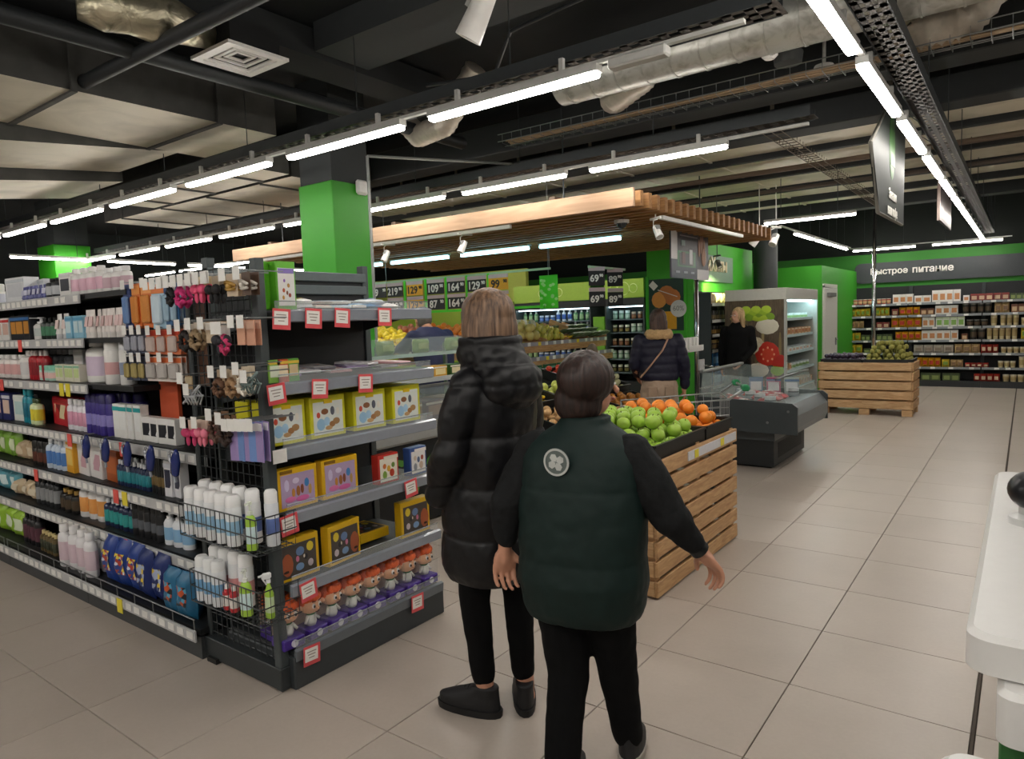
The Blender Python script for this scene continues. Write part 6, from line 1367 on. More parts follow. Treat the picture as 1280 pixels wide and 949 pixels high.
# ---- back wall grocery shelving
WYF = 16.12; wz = [aty(1230, y, WYF).z for y in (376, 392, 408, 425, 442, 460, 478)]
gx0 = xat(1051, WYF, 1.2); gw = 1.25
SH_ = M('#1b1e20', .6)
gu = []
for k in range(4):
    x0 = gx0+k*gw; t = thing('shelving_unit', ['grocery shelving unit at the green door wall', 'second grocery shelving unit from the green door wall', 'third grocery shelving unit from the green door wall', 'fourth grocery shelving unit from the green door wall'][k], 'shelving', (x0+gw/2, BWY-.03, 0)); gu.append(t)
    obj('back_panel', B((0, 0, 1.02), (gw-.01, .03, 2.04)).mesh(SH_), t)
    for s in (-1, 1): obj('upright', B((s*(gw/2-.015), -.03, 1.02), (.03, .05, 2.04)).mesh(DARKM), t)
    obj('base_plinth', B((0, -.25, .06), (gw-.005, .46, .12)).mesh(M('#26292c', .5)), t)
    for z in wz:
        s = obj('shelf', B((0, -.24, z-.012), (gw-.02, .44, .024)).mesh(SH_), t); obj('price_rail', B((0, -.465, z-.012), (gw-.02, .012, .045)).mesh(M('#8d9296', .35)), s)
        for q_ in range(4): obj('price_tag', B((-gw/2+.2+q_*.28+FR.uniform(-.06, .06), -.473, z-.012), (.08, .004, .04)).mesh(TAGW), s)
one = {}
def single(kind, w, d, h, c1_, c2_, c3_):
    """Small far product in one mesh: body with picture and top stripe or lid."""
    k = (kind, w, d, h, c1_, c2_, c3_)
    if k in one: return one[k]
    mb = MB()
    if kind == 'box': mb.box((0, 0, h/2), (w, d, h), 0).box((0, -d/2, h*.45), (w*.7, .004, h*.5), 1).box((0, -d/2, h*.88), (w, .003, h*.14), 2)
    elif kind == 'cup': mb.lathe([(w*.4, 0), (w*.48, h*.9)], 12, mi=0); mb.lathe([(w*.5, h*.88), (w*.5, h)], 12, mi=2); mb.lathe([(w*.435, h*.25), (w*.475, h*.7)], 12, mi=1)
    else:
        mb.add(*pil(w, d, h), 0); mb.box((0, -d*.36, h*.5), (w*.62, .03, h*.4), 1)
    me = mb.mesh([mm(c1_), mm(c2_), mm(c3_)]); one[k] = [('m', me)]; return one[k]
def pil(w, d, h):
    vs = []; fs = []
    for s in (-1, 1):
        for j in range(5):
            for i in range(5):
                u, v = i/2-1, j/2-1; vs.append((w/2*u, s*d/2*(max(0, (1-u**4)*(1-v**4)))**.5, h*(v+1)/2))
    for s in (0, 1):
        for j in range(4):
            for i in range(4): a = s*25+j*5+i; fs.append((a, a+1, a+6, a+5) if s == 0 else (a+5, a+6, a+1, a))
    return vs, fs
WB = ('box', '#e6e3de', '#c98a5a', '#e8e6e2'); RC = ('cup', '#b83a26', '#e0c090', '#d8d0c4'); YP = ('bag', '#d8c03a', '#7a9a3a', '#e0d8b0'); RYP = ('bag', '#d89a1c', '#b8321e', '#e8c030'); DJ = ('cup', '#2c2a28', '#5a4a3a', '#8a8a86'); CC = ('cup', '#d8c8a0', '#b8a070', '#e4dcc8'); BP = ('bag', '#c8a878', '#8a6a4a', '#e0d0b0'); MT = ('box', '#7a2a26', '#c8a88a', '#8f3a34'); WG = ('box', '#e2e6dc', '#8ab85a', '#cfe0b8'); PPK = ('bag', '#c9c0b4', '#8a7a6a', '#e0dcd4'); RP = ('bag', '#a83226', '#d8c0a0', '#8a2a20'); GT = ('box', '#56663a', '#8a9a5a', '#3c4a2c'); BR = ('box', '#8a5a3a', '#d8b890', '#6a3a2a')
DES = {id(WB): ('noodle_box', 'white noodle box', 'box'), id(RC): ('soup_cup', 'red instant soup cup', 'cup'), id(YP): ('soup_pack', 'yellow green soup pack', 'pack'), id(RYP): ('noodle_pack', 'amber and red noodle pack', 'pack'), id(DJ): ('coffee_jar', 'dark brown jar', 'jar'), id(CC): ('porridge_cup', 'cream coloured porridge cup', 'cup'), id(BP): ('grain_pack', 'beige grain pack', 'pack'), id(MT): ('meal_tub', 'maroon meal box', 'box'), id(WG): ('noodle_box', 'white and green noodle box', 'box'), id(PPK): ('puree_pack', 'pale grey puree pack', 'pack'), id(RP): ('spice_pack', 'dark red spice pack', 'pack'), id(GT): ('tea_tray', 'olive green tray', 'tray'), id(BR): ('cereal_box', 'brown cereal box', 'box')}
GR = [
 [(1055, 1090, 6, RC, .12), (1096, 1114, 3, RC, .12), (1116, 1142, 3, WB, .19), (1143, 1164, 2, WB, .15), (1165, 1201, 4, WB, .24), (1204, 1212, 1, WB, .12), (1213, 1262, 5, MT, .14), (1263, 1285, 3, GT, .12)],
 [(1053, 1088, 6, YP, .17), (1095, 1112, 3, YP, .18), (1115, 1123, 1, MT, .14), (1124, 1150, 3, RYP, .17), (1151, 1168, 2, BR, .13), (1169, 1198, 3, WB, .18), (1203, 1240, 4, DJ, .2), (1243, 1262, 2, BP, .2), (1264, 1290, 3, BR, .16)],
 [(1053, 1080, 5, BP, .16), (1096, 1112, 2, MT, .12), (1114, 1152, 4, RYP, .2), (1153, 1169, 2, WB, .2), (1170, 1206, 4, WG, .2), (1208, 1235, 3, DJ, .13), (1238, 1247, 1, CC, .22), (1250, 1274, 3, CC, .22), (1276, 1292, 2, CC, .15)],
 [(1053, 1076, 3, YP, .17), (1077, 1088, 2, GT, .12), (1096, 1116, 3, GT, .13), (1119, 1152, 4, RYP, .18), (1152, 1198, 5, WB, .2), (1202, 1210, 1, BR, .12), (1212, 1232, 2, DJ, .22), (1233, 1272, 5, CC, .27), (1276, 1292, 2, YP, .22)],
 [(1053, 1078, 3, YP, .18), (1080, 1088, 1, GT, .1), (1142, 1192, 4, PPK, .17), (1193, 1225, 3, BP, .18), (1226, 1248, 3, RP, .17), (1251, 1282, 4, CC, .12)],
 [(1145, 1176, 4, RYP, .19), (1177, 1187, 1, YP, .16), (1188, 1204, 2, BP, .15), (1206, 1236, 4, RP, .09), (1247, 1270, 3, CC, .13), (1273, 1290, 2, CC, .22)],
 [(1151, 1176, 2, GT, .16), (1178, 1200, 2, GT, .16), (1217, 1250, 4, RP, .16), (1253, 1290, 4, CC, .15)]]
SHN = ['top', 'second', 'third', 'fourth', 'fifth', 'sixth', 'bottom']
for lv, rows in enumerate(GR):
    for bi, (p0, p1, n, K_, h) in enumerate(rows):
        z = wz[lv]; Y = WYF+.1; x0, x1 = xat(p0, Y, z+.08), xat(p1, Y, z+.08); w = (x1-x0)/n
        nm, ds, cat = DES[id(K_)]; d = .09 if K_[0] != 'cup' else w
        ps = single(K_[0], round(w*.95, 3), round(d, 3), h, *K_[1:])
        base = '%s on the %s back wall shelf, block %d' % (ds, SHN[lv], bi+1)
        for k in range(n):
            lb = '%s %s in block %s of the %s back wall shelf' % (NTH[k], ds, 'one two three four five six seven eight nine'.split()[bi], SHN[lv])
            inst(nm, lb, cat, base, ps, (x0+(k+.5)*w, Y, z+.001), FR.uniform(-.08, .08))
# ---- sign over the back shelving
sx0, sx1 = xat(1069, BWY-.03, 2.4), xat(1290, BWY-.03, 2.4); z0, z1 = aty(1150, 351, BWY-.03).z, aty(1150, 325, BWY-.03).z
sn = thing('wall_sign', 'long dark grey sign with white lettering on the green back wall', 'sign', ((sx0+sx1)/2, BWY-.04, (z0+z1)/2)); wS, hS = sx1-sx0, z1-z0
pts = []
for cx_, cz_2, a0_ in ((wS/2-.12, hS/2-.12, 0), (-wS/2+.12, hS/2-.12, 90), (-wS/2+.12, -hS/2+.12, 180), (wS/2-.12, -hS/2+.12, 270)):
    for a in range(0, 91, 18): r = math.radians(a0_+a); pts.append((cx_+.12*math.cos(r), cz_2+.12*math.sin(r)))
obj('board', MB().prism(pts, -.015, .015, 'y').mesh(M('#3a3f42', .5)), sn)
tx0, tx1 = xat(1088, BWY-.06, 2.4), xat(1192, BWY-.06, 2.4)
for w_, f0_, f1_ in (('Быстрое', 0., .463), ('питание', .52, 1.)):
    tm = text_mesh(w_, .26, WT, .006, 'CENTER', .006); wd = max(v.co.x for v in tm.vertices)-min(v.co.x for v in tm.vertices)
    o = obj('lettering', tm, sn, (tx0+(tx1-tx0)*(f0_+f1_)/2-sn.location.x, -.022, .02), 0, (R90X, 0, 0)); o.scale = ((tx1-tx0)*(f1_-f0_)/wd,)*3
# ---- hanging pentagon sign
def hsign(label, px_mid, y, pts_px, main, face, text=True):
    t = thing('hanging_sign', label, 'sign', (0, 0, 0))
    return t
HX = -.86
P_ = [(1112, 127), (1088, 178), (1097, 265), (1127, 281), (1130, 158)]
W3 = [atx(a, b_, HX) for a, b_ in P_]
hs = thing('hanging_sign', 'pentagonal dark green hanging sign with pale edge over the main aisle', 'sign', (HX, W3[0].y, 2.4))
pl2 = [(p.y-hs.location.y, p.z-2.4) for p in W3]
obj('panel', MB().prism(pl2, -.012, .012, 'x').mesh(M('#101a15', .6)), hs)
cy_ = sum(p[0] for p in pl2)/5; cz2 = sum(p[1] for p in pl2)/5
obj('edge', MB().tube([(0, p[0], p[1]) for p in pl2], .014, 6, closed=True).mesh(M('#7a7870', .5)), hs)
obj('green_print', MB().ball((.0125, cy_+.02, cz2+.12), 1, 14, 6, sc=(.003, .14, .26)).mesh(M('#28501c', .5), True), hs)
obj('print', B((.0145, cy_+.04, cz2+.02), (.004, .2, .1)).mesh(M('#4a5c48', .5)), hs)
for j_, l_ in enumerate(('Закажи', 'ваш кофе')): obj('lettering', text_mesh(l_, .1, WT, .002, 'CENTER', .002), hs, (.015, cy_+.06, cz2-.25-.12*j_), 0, (R90X, 0, R90X))
obj('suspension_wire', MB().tube([(0, pl2[0][0], pl2[0][1]), (.22, pl2[0][0], 2.92-2.4)], .003, 4).mesh(STEEL), hs); obj('suspension_wire', MB().tube([(0, pl2[4][0], pl2[4][1]), (.22, pl2[4][0], 2.92-2.4)], .003, 4).mesh(STEEL), hs)
q0, q1 = atx(1176, 225, HX), atx(1186, 287, HX)
h2 = thing('hanging_sign', 'second hanging sign seen edge on farther along the main aisle', 'sign', (HX, q0.y, 2.4))
obj('panel', B((0, (q1.y-q0.y)/2, (q0.z+q1.z)/2-2.4), (.024, abs(q1.y-q0.y)+.35, q0.z-q1.z), .004).mesh(M('#3a3230', .5)), h2); obj('edge', MB().box((.0, -.19, (q0.z+q1.z)/2-2.4), (.03, .02, q0.z-q1.z+.01)).mesh(M('#b8a8a0', .5)), h2)
obj('suspension_wire', MB().tube([(0, .1, q0.z-2.4), (.22, .1, .52)], .003, 4).mesh(STEEL), h2)
# ================================================================ white checkout counters at the right
def rrect(x0, x1, y0, y1, r, n=6):
    P = []
    for cx_, cy_2, a0_ in ((x1-r, y1-r, 0), (x0+r, y1-r, 90), (x0+r, y0+r, 180), (x1-r, y0+r, 270)):
        for k in range(n+1): a = math.radians(a0_+90*k/n); P.append((cx_+r*math.cos(a), cy_2+r*math.sin(a)))
    return P
CWH = M('#dcdbd8', .3, 0, .02)
kc = thing('checkout_counter', 'white self checkout counter with green frame beside the aisle', 'counter', (.4, 2.4, 0))
def top(nm, x0, x1, y0, y1, z0, z1, r, m, par, o_):
    mb = MB(); P = rrect(x0, x1, y0, y1, r); Q = rrect(x0+.012, x1-.012, y0+.012, y1-.012, r-.008); n = len(P)
    vs = [(a-o_[0], b_-o_[1], z0) for a, b_ in P]+[(a-o_[0], b_-o_[1], z1-.012) for a, b_ in P]+[(a-o_[0], b_-o_[1], z1) for a, b_ in Q]
    fs = [tuple(range(n))[::-1], tuple(range(2*n, 3*n))]
    for l in range(2):
        for k in range(n): fs.append((l*n+k, l*n+(k+1) % n, (l+1)*n+(k+1) % n, (l+1)*n+k))
    return obj(nm, mb.add(vs, fs).mesh(m, True, auto=35), par)
top('countertop', -.085, .9, 1.6, 3.28, .87, .95, .05, CWH, kc, (.4, 2.4))
top('bagging_shelf', -.03, .9, 1.55, 3.2, .76, .865, .03, CWH, kc, (.4, 2.4))
for y in (1.62, 3.1): obj('green_leg', B((.0-.4+.0, y-2.4, .37), (.05, .05, .75), .004).mesh(M('#2f6b34', .45)), kc)
obj('grey_body', B((.06, .0, .37), (.7, 1.4, .74), .006).mesh(M('#4a4d50', .5)), kc)
sc_ = MB().lathe([(.06, 0), (.06, .02), (.035, .03), (.035, .06)], 20).mesh(M('#c8c8c6', .3), True, auto=40)
t = thing('barcode_scanner', 'round black barcode scanner on the white counter', 'scanner', (*atz(1291, 655, .95).xy, .95)); obj('stand', sc_, t); obj('scanner_head', MB().ball((0, 0, .1), .065, 18, 12, sc=(1, 1, .9)).mesh(M('#17181c', .3), True), t)
k2 = thing('checkout_counter', 'nearer white counter corner below the self checkout', 'counter', (.4, .8, 0)); top('countertop', -.1, .9, .3, 1.34, .79, .85, .04, CWH, k2, (.4, .8)); obj('grey_body', B((.06, -.0, .39), (.7, .8, .78), .006).mesh(M('#4a4d50', .5)), k2)
# ================================================================ people
from mathutils import noise as mnoise
def solid(mb, vox, mat, disp=None, smooth=4):
    """Union of overlapping shapes remeshed into one continuous smooth surface."""
    me = mb.mesh(mat); o = bpy.data.objects.new('tmp', me); COL.objects.link(o)
    r = o.modifiers.new('r', 'REMESH'); r.mode = 'VOXEL'; r.voxel_size = vox
    s = o.modifiers.new('s', 'SMOOTH'); s.iterations = smooth; s.factor = .5
    out = bpy.data.meshes.new_from_object(o.evaluated_get(bpy.context.evaluated_depsgraph_get()))
    bpy.data.objects.remove(o); bpy.data.meshes.remove(me)
    if disp:
        N = [v.normal.copy() for v in out.vertices]
        for v, n in zip(out.vertices, N): v.co += n*disp(v.co)
    out.materials.clear(); out.materials.append(mat)
    out.polygons.foreach_set('use_smooth', [True]*len(out.polygons)); out.update(); return out
def cap(mb, a, b, r0, r1, n=12):
    a, b = Vector(a), Vector(b); mb.tube([a, b], [r0, r1], n); mb.ball(a, r0, n, 8); mb.ball(b, r1, n, 8)
def chain(mb, pts, rs, n=12):
    for i in range(len(pts)-1): cap(mb, pts[i], pts[i+1], rs[i], rs[i+1], n)
def loft(mb, secs, n=20, p=2.4):
    """secs: (z, cx, cy, rx, ry) rounded sections from bottom to top."""
    vs = []; fs = []
    for z, cx, cy, rx, ry in secs:
        for k in range(n):
            a = 2*math.pi*k/n; c, s = math.cos(a), math.sin(a)
            vs.append((cx+rx*math.copysign(abs(c)**(2/p), c), cy+ry*math.copysign(abs(s)**(2/p), s), z))
    for i in range(len(secs)-1):
        for k in range(n): fs.append((i*n+k, i*n+(k+1) % n, (i+1)*n+(k+1) % n, (i+1)*n+k))
    fs.append(tuple(range(n))[::-1]); fs.append(tuple((len(secs)-1)*n+k for k in range(n)))
    mb.add(vs, fs)
def hand(mb, wrist, d, side, curl=.5, s=1., up=None):
    """Palm with five separate bent fingers; d is the direction the hand points."""
    d = Vector(d).normalized(); w = Vector(wrist); f = (up if up is not None else Vector((0, -1, 0))); f = (f-d*f.dot(d)).normalized(); lat = d.cross(f)
    # f: palm-to-thumb side (forward), lat: across palm normal
    pc = w+d*.045*s
    mb.ball(pc, 1, 12, 8, sc=(1, 1, 1), rot=Matrix((d*.05*s, f*.041*s, lat*.016*s)).transposed())
    cap(mb, w-d*.02*s, pc, .024*s, .022*s)
    for k, (off, L) in enumerate(((.034, .072), (.0115, .08), (-.011, .075), (-.033, .06))):
        b = w+d*.08*s+f*off*s; k1 = b+(d*(1-curl*.3)+lat*side*curl*.6).normalized()*L*.45*s; k2 = k1+(d*(1-curl)+lat*side*curl*1.1).normalized()*L*.32*s; k3 = k2+(d*(.6-curl)+lat*side*curl*1.2).normalized()*L*.25*s
        chain(mb, [b-d*.02*s, b, k1, k2, k3], [.0085*s, .0082*s, .0078*s, .0073*s, .0065*s], 8)
    t0 = w+d*.03*s+f*.028*s; t1 = t0+(d*.6+f*.7+lat*side*.4).normalized()*.04*s; t2 = t1+(d*.9+f*.2+lat*side*.5).normalized()*.032*s
    chain(mb, [t0-f*.01*s, t0, t1, t2], [.012*s, .012*s, .0105*s, .008*s], 8)
SKIN = M('#c58f74', .5, 0, .08, 40); BLK = M('#0a0a0d', .75, 0, .15, 40, 0., 0., .3); 
def person(label, loc, rz, H, J_, look=0., vox=.01, clothes=None, hair=None, shoe=None, skin=None):
    """J_: joints at H = 1.7, front towards -Y, left is +X."""
    s = H/1.7; V = lambda p: Vector(p)*s
    t = thing('person', label, 'person', loc, rz); g = 'person'
    mb = MB(); hd = V(J_['head']); nk = V(J_['neck']); hr = Euler((0, 0, look)).to_matrix()
    hc = lambda x, y, z: hd+hr @ (Vector((x, y, z))*s)
    mb.ball(hd+Vector((0, .008, .015))*s, 1, 20, 14, rot=Matrix.Diagonal((.074*s, .093*s, .1*s)))
    mb.ball(hc(0, -.02, -.05), 1, 16, 10, rot=Matrix.Diagonal((.058*s, .062*s, .068*s)))
    cap(mb, hc(0, -.088, .008), hc(0, -.108, -.022), .008*s, .013*s, 8)              # nose
    for e in (-1, 1): mb.ball(hc(e*.076, .008, -.01), 1, 10, 8, rot=Matrix.Diagonal((.011*s, .02*s, .032*s)))
    mb.ball(hc(0, -.083, -.055), 1, 10, 6, rot=Matrix.Diagonal((.024*s, .01*s, .009*s)))   # lips
    cap(mb, nk, hd+Vector((0, .01, -.05))*s, .05*s, .047*s)
    sh, hp = [V((e*J_.get('shw', .15), J_['neck'][1], J_['neck'][2]-J_.get('shz', .07))) for e in (1, -1)], [V((e*.085, J_['hip'][1], J_['hip'][2])) for e in (1, -1)]
    tn = nk-Vector((0, 0, .02))*s; pel = V(J_['hip'])
    loft(mb, [((pel.z-.06*s), pel.x, pel.y, .13*s, .1*s), (pel.z+.08*s, pel.x, pel.y, .135*s, .1*s), ((pel.z*.45+tn.z*.55), (pel.x+tn.x)/2, (pel.y+tn.y)/2, .13*s, .095*s), (tn.z-.1*s, tn.x, tn.y, .15*s, .095*s), (tn.z-.01*s, tn.x, tn.y, .07*s, .06*s)])
    for i, e in enumerate(('l', 'r')):
        A = [sh[i]]+[V(p) for p in J_['arm_'+e]]; chain(mb, A, [.052*s, .042*s, .028*s])
        cap(mb, tn-Vector((0, 0, .08))*s, sh[i], .055*s, .045*s)
        d = (A[2]-A[1]).normalized(); hand(mb, A[2]+d*.01*s, d, (1 if e == 'l' else -1), J_.get('curl', .5), s*J_.get('hs', .98), Vector((-.7 if e == 'l' else .7, -.7, 0)) if J_.get('hs') else None)
        Lg = [hp[i]]+[V(p) for p in J_['leg_'+e]]; chain(mb, Lg, [.078*s, .052*s, .036*s]); ft = V(J_.get('toe_'+e, J_['leg_'+e][1]+Vector((0, -.14, -.05)) if isinstance(J_['leg_'+e][1], Vector) else tuple(a+b for a, b in zip(J_['leg_'+e][1], (0, -.14, -.05)))))
        cap(mb, Lg[2]+Vector((0, .01, -.035))*s, ft, .032*s, .026*s)
    obj('body', solid(mb, vox, skin or SKIN, None, 2), t)
    ew = MB(); ep = MB(); br = MB(); lp = MB()
    for e in (-1, 1):
        ew.ball(hc(e*.03, -.08, .008), .011*s, 10, 8, sc=(1.2, .6, .7)); ep.ball(hc(e*.03, -.0865, .008), .005*s, 8, 6); br.tube([hc(e*.016, -.092, .03), hc(e*.032, -.09, .034), hc(e*.046, -.08, .029)], .0032*s, 5)
    lp.tube([hc(-.02, -.086, -.054), hc(0, -.095, -.053), hc(.02, -.086, -.054)], .005*s, 6)
    for n_, m_, c_ in (('eye', ew, PLWHITE), ('pupil', ep, M('#2a2320', .3)), ('eyebrow', br, M('#4a3628', .8)), ('lips', lp, M('#a8605a', .5))): obj(n_, m_.mesh(c_, True), t)
    if hair: 
        hm = MB(); hair(hm, hd, hr, s)
        obj('hair', solid(hm, max(vox*.8, .006), J_['hairm'], lambda co: .004*s*mnoise.noise(Vector((co.x*60, co.y*60, co.z*6)))), t)
    for n_, f_, m_, v_, dsp in clothes: cm = MB(); f_(cm, s); obj(n_, solid(cm, v_, m_, dsp), t)
    if shoe: shoe(t, s)
    return t
def shoe_mesh(L, m, sole, s):
    up = MB(); loft(up, [(.02, 0, 0, .046, L/2), (.06, 0, .0, .046, L/2*.98), (.085, 0, .03, .04, L/2*.75), (.11, 0, .07, .038, L/2*.45), (.125, 0, .08, .04, L/2*.4)], 18, 2.2)
    so = MB(); loft(so, [(0, 0, 0, .047, L/2+.004), (.03, 0, 0, .05, L/2+.007)], 18, 2.3)
    la = MB()
    for k in range(4): la.tube([(-.024, -.005+k*.02-.03, .088+.008*k), (0, -.008+k*.02-.03, .096+.008*k), (.024, -.005+k*.02-.03, .088+.008*k)], .003, 5)
    return solid(up, .006, m), so.mesh(sole, True, auto=50), la.mesh(m)
def add_shoes(t, s, spots, L=.27, m=None, sole=None):
    a, b, c = shoe_mesh(L, m or BLK, sole or BLK, s)
    for (x, y, z, rz, rx) in spots:
        e = obj('shoe', a, t, (x*s, y*s, z*s), 0, Euler((rx, 0, rz))); obj('sole', b, e); obj('laces', c, e)
def strand(c, c2):
    m = bpy.data.materials.new('hair_strands'); m.use_nodes = True; nt = m.node_tree; b = nt.nodes['Principled BSDF']; b.inputs['Roughness'].default_value = .5
    tc = nt.nodes.new('ShaderNodeTexCoord'); mp = nt.nodes.new('ShaderNodeMapping'); mp.inputs['Scale'].default_value = (90, 90, 5); nz = nt.nodes.new('ShaderNodeTexNoise'); nz.inputs['Scale'].default_value = 1.; nz.inputs['Detail'].default_value = 4
    rp = nt.nodes.new('ShaderNodeValToRGB'); rp.color_ramp.elements[0].color = (*lin(c), 1); rp.color_ramp.elements[1].color = (*lin(c2), 1); rp.color_ramp.elements[0].position = .35; rp.color_ramp.elements[1].position = .68
    bp = nt.nodes.new('ShaderNodeBump'); bp.inputs['Strength'].default_value = .6; bp.inputs['Distance'].default_value = .004
    for a, d in ((tc.outputs['Object'], mp.inputs[0]), (mp.outputs[0], nz.inputs['Vector']), (nz.outputs['Fac'], rp.inputs[0]), (rp.outputs[0], b.inputs['Base Color']), (nz.outputs['Fac'], bp.inputs['Height']), (bp.outputs['Normal'], b.inputs['Normal'])): nt.links.new(a, d)
    return m
def quilt(p, amp, z0=0., wr=.004):
    def f(co):
        q = abs(math.sin(math.pi*(co.z-z0)/p)); return amp*(q**.45-.6)+wr*mnoise.noise(co*14)+wr*.7*mnoise.noise(co*33)
    return f
def wrinkle(a, f=9.): return lambda co: a*mnoise.noise(Vector((co.x*f, co.y*f, co.z*f*.8)))+a*.5*mnoise.noise(co*f*2.7)
# ---- woman in the black puffer coat
HB = strand('#4a3628', '#8a6c54')
f0 = atz(628, 885); f0 = Vector((f0.x, f0.y, 0))
def hairA(mb, hd, hr, s):
    mb.ball(hd+Vector((0, .01, .03))*s, 1, 20, 14, rot=Matrix.Diagonal((.1*s, .112*s, .1*s))); loft(mb, [(hd.z-.15*s, hd.x, hd.y+.03*s, .105*s, .085*s), (hd.z-.09*s, hd.x, hd.y+.02*s, .116*s, .1*s), (hd.z-.02*s, hd.x, hd.y+.015*s, .112*s, .108*s), (hd.z+.05*s, hd.x, hd.y+.012*s, .098*s, .1*s)], 24, 2.1)
def coatA(mb, s):
    loft(mb, [(.56, 0, -.025, .17, .165), (.62, 0, -.03, .19, .185), (.78, 0, -.03, .19, .185), (.98, 0, -.01, .172, .165), (1.18, 0, .015, .165, .15), (1.32, 0, .02, .165, .135), (1.41, 0, .02, .13, .11), (1.47, 0, .01, .09, .09)], 28)
    chain(mb, [(.145, .02, 1.34), (.205, -.02, 1.1), (.175, -.13, .93)], [.078, .07, .062]); chain(mb, [(-.145, .02, 1.34), (-.2, .02, 1.1), (-.17, -.11, .93)], [.078, .07, .062])
def hoodA(mb, s):
    loft(mb, [(1.39, 0, .02, .115, .11), (1.45, 0, .015, .128, .125), (1.5, 0, .01, .125, .122), (1.54, 0, .005, .118, .116)], 24)
    mb.ball((0, .125, 1.36), 1, 20, 14, rot=Matrix.Diagonal((.145, .085, .11))); mb.ball((0, .08, 1.42), 1, 20, 12, rot=Matrix.Diagonal((.14, .1, .07)))
def trouA(mb, s):
    chain(mb, [(.085, -.02, .86), (.085, -.05, .47), (.07, -.03, .16)], [.085, .064, .05]); chain(mb, [(-.075, .02, .86), (-.075, .04, .47), (-.07, .06, .16)], [.085, .064, .05]); mb.ball((0, 0, .86), 1, 16, 10, rot=Matrix.Diagonal((.15, .12, .1)))
JA = dict(head=(0, -.01, 1.585), neck=(0, .01, 1.44), hip=(0, 0, .92), shw=.115, shz=.12, arm_l=((.205, -.02, 1.1), (.16, -.11, .95)), arm_r=((-.2, .02, 1.1), (-.155, -.09, .95)), leg_l=((.085, -.05, .47), (.07, -.02, .09)), leg_r=((-.075, .04, .47), (-.07, .07, .09)), toe_l=(.1, -.1, .045), toe_r=(-.14, -.03, .045), curl=.2, hairm=HB)
JET = M('#0d0d10', .45, 0, .12, 30, .15, 0., .35)
person('woman with brown bob in a long black puffer coat, black trousers and black sneakers', f0, math.radians(-98), 1.72, JA, -.35, .009,
       [('coat', coatA, JET, .009, quilt(.2, .02, .56)), ('hood', hoodA, JET, .009, quilt(.075, .009, 1.36, .006)), ('trousers', trouA, M('#050506', .9, 0, .1, 30, 0., 0., .2), .01, wrinkle(.005))],
       hairA, lambda t, s: add_shoes(t, 1, [(.1, -.09, 0, .35, 0), (-.11, .02, 0, -.75, 0)], .285, M('#121215', .6), M('#0d0d0f', .6)))
# ---- staff member in the green vest
g0 = atz(736, 957); g0 = Vector((g0.x, g0.y, 0))
def hairB(mb, hd, hr, s):
    mb.ball(hd+hr @ (Vector((0, .022, .03))*s), 1, 20, 14, rot=Matrix.Diagonal((.113*s, .128*s, .115*s))); mb.ball(hd+hr @ (Vector((0, .055, -.06))*s), 1, 18, 12, rot=Matrix.Diagonal((.1*s, .08*s, .095*s)))
def vestB(mb, s):
    loft(mb, [(.57, 0, 0, .195, .15), (.61, 0, 0, .212, .168), (.72, 0, .01, .225, .18), (.88, 0, .0, .222, .17), (1.02, 0, -.01, .222, .16), (1.12, 0, -.02, .212, .14), (1.17, 0, -.03, .19, .12), (1.205, 0, -.035, .14, .1), (1.235, 0, -.04, .09, .088), (1.265, -.01, -.045, .085, .085)], 30)
def sleeveR(mb, s): chain(mb, [(-.17, -.025, 1.13), (-.225, -.02, 1.05), (-.3, -.02, .93), (-.362, -.078, .835)], [.08, .08, .064, .042])
def sleeveL(mb, s): chain(mb, [(.17, -.025, 1.13), (.215, -.01, 1.05), (.265, .05, .95), (.273, .05, .835)], [.08, .08, .062, .044])
def trouB(mb, s):
    mb.ball((0, 0, .66), 1, 16, 10, rot=Matrix.Diagonal((.18, .14, .14))); chain(mb, [(.085, 0, .64), (.05, .05, .36), (.035, .17, .12)], [.1, .075, .062]); chain(mb, [(-.085, 0, .64), (-.1, -.05, .36), (-.13, -.06, .12)], [.1, .072, .056])
q = 1.7/1.49
def sc(p): return tuple(a*q for a in p)
JB = dict(head=sc((-.025, -.055, 1.365)), neck=sc((-.01, -.035, 1.235)), shz=.13, hip=sc((0, 0, .76)), shw=.16*q, arm_l=(sc((.265, .05, .95)), sc((.277, .05, .80))), arm_r=(sc((-.3, -.02, .93)), sc((-.38, -.095, .805))), leg_l=(sc((.04, .05, .36)), sc((.03, .18, .1))), leg_r=(sc((-.1, -.05, .36)), sc((-.13, -.06, .1))), curl=.6, hs=1.22, hairm=strand('#160b07', '#352019'))
VG = M('#0d211e', .65, 0, .15, 20, .1, 0., .3); SLV = M('#1a1b1c', .85, 0, .2, 60, .2, 0., .2)
pb = person('staff member with short dark hair in a dark green vest with a round white emblem', g0, math.pi+.22, 1.49, JB, -.95, .005,
       [('vest', vestB, VG, .009, lambda co: quilt(.24, .008, .55, .003)(co)), ('sleeve', sleeveR, SLV, .008, wrinkle(.006, 14.)), ('sleeve', sleeveL, SLV, .008, wrinkle(.006, 14.)), ('trousers', trouB, M('#050506', .9, 0, .1, 30, 0., 0., .2), .01, wrinkle(.006))],
       hairB, lambda t, s: add_shoes(t, 1, [(.03, .13, 0, 0, 0), (-.13, -.12, .01, .1, .12)], .26, M('#17171a', .6), M('#b8b2a8', .6)))
